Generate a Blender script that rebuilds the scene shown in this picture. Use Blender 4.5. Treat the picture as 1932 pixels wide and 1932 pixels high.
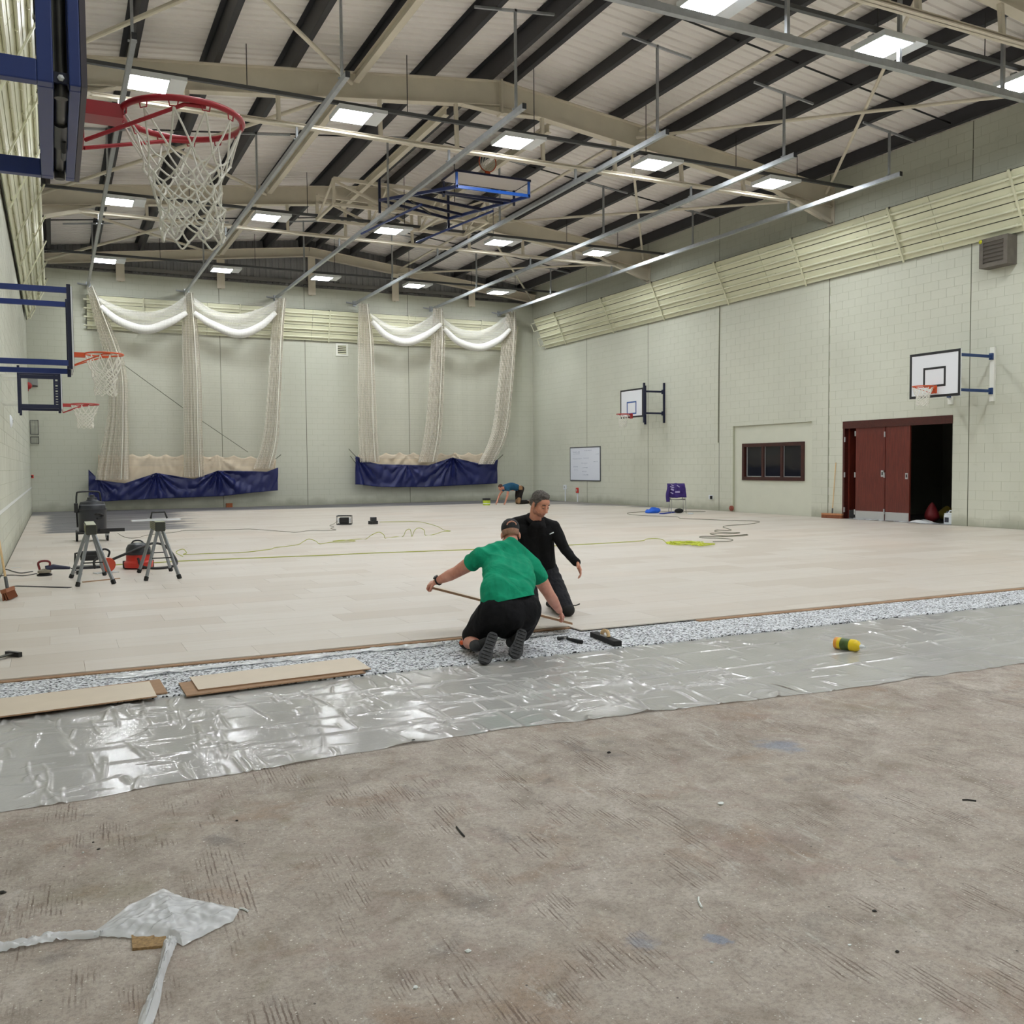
import bpy, bmesh, math, random
from mathutils import Vector, Matrix, Euler, Quaternion
random.seed(7)
PI = math.pi
scene = bpy.context.scene
for o in list(bpy.data.objects):
    bpy.data.objects.remove(o)
COL = scene.collection

# ---------------------------------------------------------------- camera
F_PX, YAW, PITCH, ROLL, CAM_H = 1768.75, 0.4538086, 0.0493349, -0.0082527, 1.55
_fw = Vector((math.sin(YAW)*math.cos(PITCH), math.cos(YAW)*math.cos(PITCH), -math.sin(PITCH)))
_r0 = Vector((math.cos(YAW), -math.sin(YAW), 0))
_u0 = _r0.cross(_fw)
_rt = _r0*math.cos(ROLL) + _u0*math.sin(ROLL)
_up = _u0*math.cos(ROLL) - _r0*math.sin(ROLL)
CAM = Vector((0, 0, CAM_H))
cam_data = bpy.data.cameras.new('camera')
cam_data.sensor_fit = 'HORIZONTAL'; cam_data.sensor_width = 36.0
cam_data.lens = 36.0*F_PX/1932.0
cam_data.clip_start = 0.05; cam_data.clip_end = 300
cam_ob = bpy.data.objects.new('camera', cam_data); COL.objects.link(cam_ob)
_m = Matrix((_rt, _up, -_fw)).transposed().to_4x4(); _m.translation = CAM
cam_ob.matrix_world = _m
scene.camera = cam_ob

def ray(x, y): return _rt*((x-966)/F_PX) - _up*((y-966)/F_PX) + _fw
def onz(x, y, z=0.0): d = ray(x, y); return CAM + d*((z-CAM_H)/d.z)
def onx(x, y, X): d = ray(x, y); return CAM + d*(X/d.x)
def ony(x, y, Y): d = ray(x, y); return CAM + d*(Y/d.y)
def proj(p):
    d = Vector(p)-CAM; w = d.dot(_fw)
    return 966+F_PX*d.dot(_rt)/w, 966-F_PX*d.dot(_up)/w, w

# ---------------------------------------------------------------- world, exposure
world = bpy.data.worlds.new('night'); scene.world = world
world.use_nodes = True
world.node_tree.nodes['Background'].inputs[0].default_value = (0.012, 0.014, 0.02, 1)
world.node_tree.nodes['Background'].inputs[1].default_value = 1.0
scene.view_settings.view_transform = 'Standard'
scene.view_settings.look = 'None'
scene.view_settings.gamma = 1.0
scene.view_settings.use_curve_mapping = False
scene.view_settings.exposure = 0.0
LAMP_STRENGTH = 82.0

# ---------------------------------------------------------------- hall dimensions (metres)
XL, XR, YF, YB = -0.75, 19.8, 38.3, -7.0
XC = 9.53
Z_SLAB, Z_FOAM, Z_BOARD = -0.036, -0.020, 0.0
Z_EAVE, Z_RIDGE = 9.24, 10.42            # top of rafters
WALL_TOP = 8.87
def roof_z(x): return Z_RIDGE - (Z_RIDGE-Z_EAVE)*abs(x-XC)/(XR-XC)

# ---------------------------------------------------------------- materials
def s2l(c):
    c = c/255.0
    return c/12.92 if c <= 0.04045 else ((c+0.055)/1.055)**2.4
def rgb(r, g, b): return (s2l(r), s2l(g), s2l(b), 1.0)
MATS = {}
class NT:
    def __init__(self, name):
        self.m = bpy.data.materials.new(name); self.m.use_nodes = True
        self.t = self.m.node_tree; self.n = self.t.nodes; self.l = self.t.links
        self.b = self.n['Principled BSDF']; self.out = self.n['Material Output']
    def node(self, typ, **kw):
        nd = self.n.new(typ)
        for k, v in kw.items(): setattr(nd, k, v)
        return nd
    def link(self, a, b): self.l.new(a, b)
    def set(self, nd, key, val):
        nd.inputs[key].default_value = val
    def coord(self, kind='Object', scale=(1, 1, 1), rot=(0, 0, 0), loc=(0, 0, 0)):
        c = self.node('ShaderNodeTexCoord'); mp = self.node('ShaderNodeMapping')
        src = c.outputs[kind] if kind != 'World' else None
        if kind == 'World':
            g = self.node('ShaderNodeNewGeometry'); src = g.outputs['Position']
        self.link(src, mp.inputs['Vector'])
        mp.inputs['Scale'].default_value = scale; mp.inputs['Rotation'].default_value = rot
        mp.inputs['Location'].default_value = loc
        return mp.outputs['Vector']
    def noise(self, vec, scale, detail=4, rough=0.55, dist=0.0):
        nd = self.node('ShaderNodeTexNoise'); self.link(vec, nd.inputs['Vector'])
        nd.inputs['Scale'].default_value = scale; nd.inputs['Detail'].default_value = detail
        nd.inputs['Roughness'].default_value = rough; nd.inputs['Distortion'].default_value = dist
        return nd.outputs['Fac']
    def ramp(self, fac, stops):
        nd = self.node('ShaderNodeValToRGB'); self.link(fac, nd.inputs['Fac'])
        e = nd.color_ramp.elements
        e[0].position = stops[0][0]; e[0].color = stops[0][1]
        e[1].position = stops[1][0]; e[1].color = stops[1][1]
        for p, c in stops[2:]:
            k = e.new(p); k.color = c
        return nd.outputs['Color']
    def mix(self, fac, a, b, mode='MIX'):
        nd = self.node('ShaderNodeMix'); nd.data_type = 'RGBA'; nd.blend_type = mode
        for idx, v in ((0, fac), (6, a), (7, b)):
            if hasattr(v, 'links') or isinstance(v, bpy.types.NodeSocket): self.link(v, nd.inputs[idx])
            else: nd.inputs[idx].default_value = v
        return nd.outputs[2]
    def math(self, op, a, b=None, clamp=False):
        nd = self.node('ShaderNodeMath'); nd.operation = op; nd.use_clamp = clamp
        for i, v in enumerate((a, b)):
            if v is None: continue
            if isinstance(v, bpy.types.NodeSocket): self.link(v, nd.inputs[i])
            else: nd.inputs[i].default_value = v
        return nd.outputs[0]
    def bump(self, h, strength=0.3, dist=0.01, normal=None):
        nd = self.node('ShaderNodeBump'); self.link(h, nd.inputs['Height'])
        nd.inputs['Strength'].default_value = strength; nd.inputs['Distance'].default_value = dist
        if normal: self.link(normal, nd.inputs['Normal'])
        self.link(nd.outputs['Normal'], self.b.inputs['Normal'])
        return nd.outputs['Normal']
W1 = (1, 1, 1, 1); K0 = (0, 0, 0, 1)
def mat(name, col, rough=0.6, metal=0.0, var=0.0, vscale=3.0, bump=0.0, bscale=40.0, spec=0.5, stretch=(1, 1, 1), coat=0.0):
    if name in MATS: return MATS[name]
    n = NT(name); n.b.inputs['Base Color'].default_value = col
    n.b.inputs['Roughness'].default_value = rough; n.b.inputs['Metallic'].default_value = metal
    n.b.inputs['Specular IOR Level'].default_value = spec
    if coat: n.b.inputs['Coat Weight'].default_value = coat
    if var > 0:
        v = n.coord('Object', stretch)
        f = n.noise(v, vscale, 5)
        d = tuple(c*(1-var) for c in col[:3])+(1,); l = tuple(min(1, c*(1+var)) for c in col[:3])+(1,)
        n.link(n.ramp(f, [(0.3, d), (0.7, l)]), n.b.inputs['Base Color'])
    if bump > 0:
        v = n.coord('Object', stretch)
        n.bump(n.noise(v, bscale, 3), bump, 0.005)
    MATS[name] = n.m
    return n.m

# ---------------------------------------------------------------- mesh builder
class MB:
    def __init__(self): self.v = []; self.f = []; self.mi = []
    def add(self, vs, fs, mi=0):
        o = len(self.v); self.v.extend([tuple(p) for p in vs])
        self.f.extend([tuple(i+o for i in f) for f in fs]); self.mi.extend([mi]*len(fs)); return self
    def box(self, x0, x1, y0, y1, z0, z1, mi=0):
        vs = [(x0,y0,z0),(x1,y0,z0),(x1,y1,z0),(x0,y1,z0),(x0,y0,z1),(x1,y0,z1),(x1,y1,z1),(x0,y1,z1)]
        return self.add(vs, [(0,3,2,1),(4,5,6,7),(0,1,5,4),(1,2,6,5),(2,3,7,6),(3,0,4,7)], mi)
    def obox(self, c, size, M=None, mi=0, bev=0.0):
        c = Vector(c); sx, sy, sz = (s/2 for s in size)
        M = M or Matrix.Identity(3)
        vs = [c + M @ Vector((a*sx, b*sy, d*sz)) for a, b, d in ((-1,-1,-1),(1,-1,-1),(1,1,-1),(-1,1,-1),(-1,-1,1),(1,-1,1),(1,1,1),(-1,1,1))]
        return self.add(vs, [(0,3,2,1),(4,5,6,7),(0,1,5,4),(1,2,6,5),(2,3,7,6),(3,0,4,7)], mi)
    def bar(self, p, q, w, h, up=(0, 0, 1), mi=0):
        """box section from p to q, width w (sideways), height h (along up)"""
        p, q = Vector(p), Vector(q); d = (q-p); L = d.length; d.normalize()
        up = Vector(up)
        if abs(d.dot(up)) > 0.98: up = Vector((1, 0, 0)) if abs(d.x) < 0.9 else Vector((0, 1, 0))
        s = d.cross(up).normalized(); u = s.cross(d).normalized()
        M = Matrix((s, d, u)).transposed()
        return self.obox((p+q)/2, (w, L, h), M, mi)
    def ibeam(self, p, q, w, h, t=0.02, tw=0.012, up=(0, 0, 1), mi=0):
        p, q = Vector(p), Vector(q); d = (q-p).normalized(); up = Vector(up)
        s = d.cross(up).normalized(); u = s.cross(d).normalized()
        self.bar(p, q, tw, h-2*t, u, mi)
        self.bar(p+u*(h-t)/2, q+u*(h-t)/2, w, t, u, mi)
        return self.bar(p-u*(h-t)/2, q-u*(h-t)/2, w, t, u, mi)
    def tube(self, pts, r, n=8, closed=False, cap=True, mi=0):
        pts = [Vector(p) for p in pts]; N = len(pts)
        rs = r if isinstance(r, (list, tuple)) else [r]*N
        tang = []
        for i in range(N):
            a = pts[i-1] if (i > 0 or closed) else pts[i]
            b = pts[(i+1) % N] if (i < N-1 or closed) else pts[i]
            t = b-a
            tang.append(t.normalized() if t.length > 1e-9 else Vector((0, 0, 1)))
        ref = Vector((0, 0, 1)) if abs(tang[0].z) < 0.9 else Vector((1, 0, 0))
        s = tang[0].cross(ref).normalized(); rings = []
        for i in range(N):
            if i > 0:
                q = tang[i-1].rotation_difference(tang[i]); s = (q @ s).normalized()
            s = (s - tang[i]*s.dot(tang[i])).normalized()
            u = tang[i].cross(s)
            rings.append([pts[i] + (s*math.cos(2*PI*k/n) + u*math.sin(2*PI*k/n))*rs[i] for k in range(n)])
        vs = [p for rg in rings for p in rg]; fs = []
        M = N if closed else N-1
        for i in range(M):
            j = (i+1) % N
            for k in range(n):
                k2 = (k+1) % n
                fs.append((i*n+k, i*n+k2, j*n+k2, j*n+k))
        if cap and not closed:
            fs.append(tuple(range(n-1, -1, -1))); fs.append(tuple((N-1)*n+k for k in range(n)))
        return self.add(vs, fs, mi)
    def cyl(self, p, q, r, n=12, mi=0): return self.tube([p, q], r, n, mi=mi)
    def lathe(self, prof, c=(0, 0, 0), n=20, M=None, mi=0, cap=True):
        """prof: list of (r, z)"""
        c = Vector(c); M = M or Matrix.Identity(3); vs = []; fs = []
        for r, z in prof:
            for k in range(n): vs.append(c + M @ Vector((r*math.cos(2*PI*k/n), r*math.sin(2*PI*k/n), z)))
        for i in range(len(prof)-1):
            for k in range(n):
                k2 = (k+1) % n; fs.append((i*n+k, i*n+k2, (i+1)*n+k2, (i+1)*n+k))
        if cap:
            fs.append(tuple(range(n-1, -1, -1))); fs.append(tuple((len(prof)-1)*n+k for k in range(n)))
        return self.add(vs, fs, mi)
    def ell(self, c, r, M=None, n=14, m=9, mi=0):
        c = Vector(c); M = M or Matrix.Identity(3); r = r if hasattr(r, '__len__') else (r, r, r)
        vs = [c + M @ Vector((0, 0, -r[2]))]; fs = []
        for i in range(1, m):
            a = -PI/2 + PI*i/m
            for k in range(n):
                b = 2*PI*k/n; vs.append(c + M @ Vector((r[0]*math.cos(a)*math.cos(b), r[1]*math.cos(a)*math.sin(b), r[2]*math.sin(a))))
        vs.append(c + M @ Vector((0, 0, r[2])))
        for k in range(n): fs.append((0, 1+(k+1) % n, 1+k))
        for i in range(m-2):
            for k in range(n):
                k2 = (k+1) % n; a = 1+i*n; b = a+n; fs.append((a+k, a+k2, b+k2, b+k))
        t = len(vs)-1; a = 1+(m-2)*n
        for k in range(n): fs.append((a+k, a+(k+1) % n, t))
        return self.add(vs, fs, mi)
    def prism(self, poly, axis, a, b, mi=0):
        """poly: 2D points in the other two axes; extruded along axis from a to b"""
        def mk(p, t):
            if axis == 'x': return (t, p[0], p[1])
            if axis == 'y': return (p[0], t, p[1])
            return (p[0], p[1], t)
        n = len(poly); vs = [mk(p, a) for p in poly]+[mk(p, b) for p in poly]
        fs = [tuple(range(n-1, -1, -1)), tuple(range(n, 2*n))]+[(i, (i+1) % n, n+(i+1) % n, n+i) for i in range(n)]
        return self.add(vs, fs, mi)
    def grid(self, fn, nu, nv, mi=0, thick=None):
        vs = [fn(i/nu, j/nv) for j in range(nv+1) for i in range(nu+1)]
        fs = [(j*(nu+1)+i, j*(nu+1)+i+1, (j+1)*(nu+1)+i+1, (j+1)*(nu+1)+i) for j in range(nv) for i in range(nu)]
        return self.add(vs, fs, mi)
    def mesh(self, name, mats, smooth=False):
        me = bpy.data.meshes.new(name); me.from_pydata(self.v, [], self.f)
        for m in (mats if isinstance(mats, (list, tuple)) else [mats]): me.materials.append(m)
        if any(self.mi): me.polygons.foreach_set('material_index', self.mi)
        bm = bmesh.new(); bm.from_mesh(me); bmesh.ops.recalc_face_normals(bm, faces=bm.faces); bm.to_mesh(me); bm.free()
        if smooth:
            me.polygons.foreach_set('use_smooth', [True]*len(me.polygons))
            me.set_sharp_from_angle(angle=math.radians(40))
        me.update(); return me
    def build(self, name, mats, parent=None, smooth=False, label=None, category=None, group=None, kind=None, bevel=0.0):
        ob = bpy.data.objects.new(name, self.mesh(name, mats, smooth)); COL.objects.link(ob)
        if parent: ob.parent = parent
        if bevel > 0:
            b = ob.modifiers.new('bevel', 'BEVEL'); b.width = bevel; b.segments = 2; b.limit_method = 'ANGLE'
        return tag(ob, label, category, group, kind)
def tag(o, label=None, category=None, group=None, kind=None):
    if label: o['label'] = label
    if category: o['category'] = category
    if group: o['group'] = group
    if kind: o['kind'] = kind
    return o
def thing(name, label, category, loc=(0, 0, 0), group=None, kind=None, rotz=0.0):
    o = bpy.data.objects.new(name, None); COL.objects.link(o); o.location = loc; o.rotation_euler = (0, 0, rotz)
    o.empty_display_size = 0.1
    return tag(o, label, category, group, kind)
def struct(name, label, loc=(0, 0, 0)):
    return thing(name, label, None, loc, kind='structure')
def copy_tree(o, parent=None, loc=None, label=None):
    c = o.copy(); COL.objects.link(c); c.parent = parent
    if loc is not None: c.location = loc
    if label: c['label'] = label
    for ch in o.children: copy_tree(ch, c)
    return c
def add_solid(ob, t, offset=-1):
    s = ob.modifiers.new('thick', 'SOLIDIFY'); s.thickness = t; s.offset = offset; return ob
def bez(pts, n=8):
    """Catmull-Rom through points"""
    pts = [Vector(p) for p in pts]; out = []
    P = [pts[0]*2-pts[1]]+pts+[pts[-1]*2-pts[-2]]
    for i in range(1, len(P)-2):
        for k in range(n):
            t = k/n; a, b, c, d = P[i-1], P[i], P[i+1], P[i+2]
            out.append(0.5*((2*b)+(-a+c)*t+(2*a-5*b+4*c-d)*t*t+(-a+3*b-3*c+d)*t**3))
    out.append(pts[-1]); return out
# ================================================================ surface materials
def m_concrete():
    n = NT('concrete_slab'); v = n.coord('World')
    big = n.noise(v, 0.8, 6, 0.62, 0.5); mid = n.noise(v, 4.2, 7, 0.68, 0.4); fine = n.noise(v, 70, 5, 0.75); grain = n.noise(v, 260, 2, 0.6)
    c = n.ramp(big, [(0.30, rgb(149, 136, 125)), (0.5, rgb(175, 163, 152)), (0.70, rgb(195, 186, 176))])
    c2 = n.ramp(mid, [(0.30, rgb(112, 99, 88)), (0.46, rgb(160, 149, 139)), (0.60, rgb(178, 169, 159)), (0.74, rgb(206, 200, 192))])
    c = n.mix(0.62, c, c2)
    # warm and pinkish glue patches
    for (loc, sc, lo, hi, col, k) in (((3.3, 1.7, 0), 1.6, 0.54, 0.70, (146, 116, 92), 0.55), ((8.1, 5.2, 0), 2.3, 0.56, 0.70, (150, 128, 120), 0.55), ((1.1, 9.4, 0), 2.0, 0.58, 0.72, (128, 120, 96), 0.5), ((6.1, 2.2, 0), 2.8, 0.60, 0.72, (104, 100, 100), 0.6)):
        f = n.noise(n.coord('World', loc=loc), sc, 6, 0.66, 0.7)
        c = n.mix(n.ramp(f, [(lo, K0), (hi, (k, k, k, 1))]), c, rgb(*col))
    # combed adhesive ridges running down the hall, only in broken patches
    st = None
    for (loc, sc, th, brk) in (((9, 4, 0), 19, 0.57, 0.50), ((2.5, 14, 0), 15, 0.58, 0.52), ((17, 3, 0), 24, 0.59, 0.50)):
        wv = n.node('ShaderNodeTexWave'); n.link(n.coord('World', (1, 1, 1), (0, 0, 0.05)), wv.inputs['Vector']); wv.inputs['Scale'].default_value = sc
        wv.inputs['Distortion'].default_value = 1.6; wv.inputs['Detail'].default_value = 2; wv.inputs['Detail Scale'].default_value = 1.5; wv.bands_direction = 'X'
        pm = n.noise(n.coord('World', (1.4, 0.8, 1), loc=loc), 2.1, 4, 0.55); br = n.noise(n.coord('World', (22, 2.2, 1), loc=loc), 2.0, 4, 0.7)
        f = n.math('MULTIPLY', n.ramp(wv.outputs['Fac'], [(0.55, K0), (0.8, W1)]), n.ramp(pm, [(th, K0), (th+0.05, W1)]))
        f = n.math('MULTIPLY', f, n.ramp(br, [(brk-0.06, K0), (brk+0.08, W1)]))
        st = f if st is None else n.math('MAXIMUM', st, f)
    c = n.mix(n.math('MULTIPLY', st, 0.72), c, rgb(92, 72, 62))
    sc = n.noise(n.coord('World', (1, 6, 1), (0, 0, 0.5)), 4.0, 6, 0.72, 1.0)
    c = n.mix(n.ramp(sc, [(0.63, K0), (0.72, (0.6, 0.6, 0.6, 1))]), c, rgb(92, 88, 86))
    for (loc, rot) in (((5, 5, 0), 0.9), ((15, 2, 0), -0.5)):
        sp = n.noise(n.coord('World', (5, 1.3, 1), (0, 0, rot), loc), 1.6, 7, 0.75, 0.8)
        c = n.mix(n.ramp(sp, [(0.60, K0), (0.72, (0.55, 0.55, 0.55, 1))]), c, rgb(210, 208, 204))
    for (loc, scl, r0) in (((0, 0, 0), 16, 0.05), ((4, 9, 0), 30, 0.07), ((11, 6, 0), 52, 0.09)):
        vo = n.node('ShaderNodeTexVoronoi'); n.link(n.coord('World', loc=loc), vo.inputs['Vector']); vo.inputs['Scale'].default_value = scl
        sx = n.node('ShaderNodeSeparateColor'); n.link(vo.outputs['Color'], sx.inputs[0])
        dot = n.math('MULTIPLY', n.ramp(vo.outputs['Distance'], [(r0, W1), (r0*1.7, K0)]), n.ramp(sx.outputs[0], [(0.50, K0), (0.52, W1)]))
        c = n.mix(n.math('MULTIPLY', dot, 0.85), c, rgb(224, 221, 214))
    vo2 = n.node('ShaderNodeTexVoronoi'); n.link(n.coord('World', loc=(31, 7, 0)), vo2.inputs['Vector']); vo2.inputs['Scale'].default_value = 9
    c = n.mix(n.ramp(vo2.outputs['Distance'], [(0.028, (0.85, 0.85, 0.85, 1)), (0.05, K0)]), c, rgb(58, 54, 52))
    for (sx, sy, r, k) in ((3.62, 4.02, 0.16, 0.5), (1.95, 2.45, 0.05, 0.6), (1.72, 2.55, 0.08, 0.35)):
        g = n.node('ShaderNodeNewGeometry'); vm = n.node('ShaderNodeVectorMath'); vm.operation = 'DISTANCE'
        n.link(g.outputs['Position'], vm.inputs[0]); vm.inputs[1].default_value = (sx, sy, Z_SLAB)
        dd = n.math('ADD', vm.outputs['Value'], n.math('MULTIPLY', n.noise(v, 11, 5), 0.24))
        c = n.mix(n.ramp(dd, [(r*0.5+0.1, (k, k, k, 1)), (r+0.1, K0)]), c, rgb(112, 134, 164))
    c = n.mix(n.ramp(fine, [(0.32, (0.5, 0.5, 0.5, 1)), (0.55, K0)]), c, rgb(98, 90, 82))
    c = n.mix(n.ramp(grain, [(0.55, K0), (0.75, (0.3, 0.3, 0.3, 1))]), c, rgb(214, 209, 201))
    n.link(c, n.b.inputs['Base Color'])
    n.b.inputs['Roughness'].default_value = 0.7; n.b.inputs['Specular IOR Level'].default_value = 0.3
    n.bump(n.math('ADD', n.math('MULTIPLY', st, -0.8), n.math('MULTIPLY', fine, 0.6)), 0.4, 0.004)
    return n.m
def m_wallpaint(name='painted_block', col=(203, 204, 189)):
    n = NT(name); v = n.coord('World')
    a = n.noise(v, 0.35, 4, 0.5); b = n.noise(n.coord('World', (1, 1, 3)), 2.5, 5, 0.6)
    c = n.ramp(a, [(0.3, rgb(*[x-7 for x in col])), (0.7, rgb(*[x+5 for x in col]))])
    c = n.mix(n.ramp(b, [(0.62, K0), (0.8, (0.35, 0.35, 0.35, 1))]), c, rgb(col[0]-30, col[1]-30, col[2]-34))
    # darker olive band just above the floor
    sep = n.node('ShaderNodeSeparateXYZ'); g = n.node('ShaderNodeNewGeometry'); n.link(g.outputs['Position'], sep.inputs[0])
    low = n.math('ADD', sep.outputs['Z'], n.math('MULTIPLY', n.noise(v, 1.6, 5), 0.5))
    c = n.mix(n.ramp(low, [(0.28, (0.5, 0.5, 0.5, 1)), (0.55, K0)]), c, rgb(112, 112, 88))
    n.link(c, n.b.inputs['Base Color']); n.b.inputs['Roughness'].default_value = 0.55
    n.b.inputs['Specular IOR Level'].default_value = 0.35
    n.bump(n.noise(v, 45, 4, 0.6), 0.25, 0.004)
    return n.m
def m_board():
    n = NT('floor_board')
    oi = n.node('ShaderNodeObjectInfo'); g = n.node('ShaderNodeNewGeometry')
    r = n.math('FRACT', n.math('ADD', oi.outputs['Random'], g.outputs['Random Per Island']))
    c = n.ramp(r, [(0.0, rgb(196, 186, 174)), (0.5, rgb(205, 197, 187)), (1.0, rgb(209, 202, 193))])
    v = n.coord('World', (0.5, 4, 1))
    c = n.mix(n.ramp(n.noise(v, 3, 5), [(0.4, K0), (0.75, (0.4, 0.4, 0.4, 1))]), c, rgb(196, 182, 166))
    big = n.noise(n.coord('World'), 0.25, 4)
    c = n.mix(n.ramp(big, [(0.52, K0), (0.72, (0.45, 0.45, 0.45, 1))]), c, rgb(214, 196, 180))
    # grey primer brushed on at the wall and in the corner, with streaky ends
    sep = n.node('ShaderNodeSeparateXYZ'); n.link(g.outputs['Position'], sep.inputs[0])
    X, Y = sep.outputs['X'], sep.outputs['Y']
    nb = n.noise(n.coord('World', (0.25, 2.4, 1)), 1.0, 5, 0.75)
    nb2 = n.noise(n.coord('World', (0.1, 1.5, 1), loc=(4, 2, 0)), 1.0, 4, 0.6)
    off = n.math('MULTIPLY', n.math('SUBTRACT', nb, 0.5), 7.0)
    inx0 = n.ramp(n.math('ADD', n.math('ADD', X, 0.3), n.math('MULTIPLY', off, 0.22)), [(0.0, K0), (0.12, W1)])
    inx1 = n.ramp(n.math('SUBTRACT', n.math('ADD', n.math('MULTIPLY', n.math('SUBTRACT', Y, 25.3), 0.10), 3.0), n.math('ADD', X, off)), [(0.0, K0), (0.12, W1)])
    iny = n.ramp(n.math('SUBTRACT', n.math('ADD', Y, n.math('MULTIPLY', off, 0.03)), 25.3), [(0.0, K0), (0.1, W1)])
    patch = n.math('MULTIPLY', n.math('MULTIPLY', inx0, inx1), iny)
    strip = n.ramp(n.math('SUBTRACT', n.math('ADD', Y, n.math('MULTIPLY', n.math('SUBTRACT', nb2, 0.5), 4.0)), 35.2), [(0.0, K0), (0.15, W1)])
    rs = n.ramp(n.math('SUBTRACT', n.math('ADD', n.math('ADD', X, off), n.math('MULTIPLY', n.math('SUBTRACT', Y, 30), 0.30)), 18.9), [(0.0, K0), (0.15, W1)])
    rs = n.math('MULTIPLY', rs, n.ramp(n.math('SUBTRACT', Y, 25.5), [(0.0, K0), (0.2, W1)]))
    m = n.math('MAXIMUM', n.math('MAXIMUM', patch, strip), n.math('MULTIPLY', rs, 0.75))
    fl = n.noise(n.coord('World', (0.18, 3.0, 1), loc=(2, 5, 0)), 1.0, 5, 0.75)
    pc = n.ramp(fl, [(0.38, rgb(58, 57, 63)), (0.50, rgb(88, 87, 94)), (0.58, rgb(120, 119, 124)), (0.66, rgb(178, 175, 174))])
    c = n.mix(n.math('MULTIPLY', m, 0.97), c, pc)
    n.link(c, n.b.inputs['Base Color']); n.b.inputs['Roughness'].default_value = 0.42
    n.b.inputs['Specular IOR Level'].default_value = 0.35
    return n.m
M_CONC = m_concrete(); M_WALL = m_wallpaint(); M_BOARD = m_board()
M_MORTAR = mat('mortar_paint', rgb(178, 180, 158), 0.8)
M_SEAL = mat('joint_sealant', rgb(92, 93, 80), 0.8)
M_SHEET = mat('roof_sheet', rgb(248, 243, 238), 0.5, var=0.03, vscale=0.5)
M_CLAD = mat('gable_cladding', rgb(150, 150, 152), 0.5, var=0.08, vscale=0.6)
M_PURLIN = mat('dark_steel', rgb(54, 54, 59), 0.5, 0.2, var=0.1)
M_CREAM = mat('cream_steel', rgb(224, 215, 197), 0.5, var=0.05, vscale=2)
M_GALV = mat('galvanised', rgb(178, 182, 186), 0.38, 0.75, var=0.08, vscale=9)
M_DCOND = mat('conduit_grey', rgb(86, 88, 90), 0.45, 0.4)
M_PANEL = mat('heater_paint', rgb(212, 211, 182), 0.42, var=0.05, vscale=1.2)
M_PIPE = mat('heater_pipe', rgb(222, 221, 196), 0.35)
M_BRACK = mat('wall_bracket_steel', rgb(80, 78, 70), 0.6)
M_BLACK = mat('black_steel', rgb(26, 26, 28), 0.45)
M_RUBBER = mat('black_rubber', rgb(24, 24, 25), 0.75)
M_MDF = mat('board_core', rgb(160, 127, 98), 0.8, var=0.08, vscale=20)
M_FACE = mat('board_face', rgb(208, 193, 172), 0.5, var=0.03, vscale=5)

# ================================================================ floor slab
fl = MB()
nx, ny = 42, 92
fl.box(XL-0.2, XR+5.2, YB-0.2, YF+0.2, Z_SLAB-0.2, Z_SLAB)
fl.build('floor', M_CONC, label='bare stained concrete floor slab of the sports hall', kind='structure')

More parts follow.
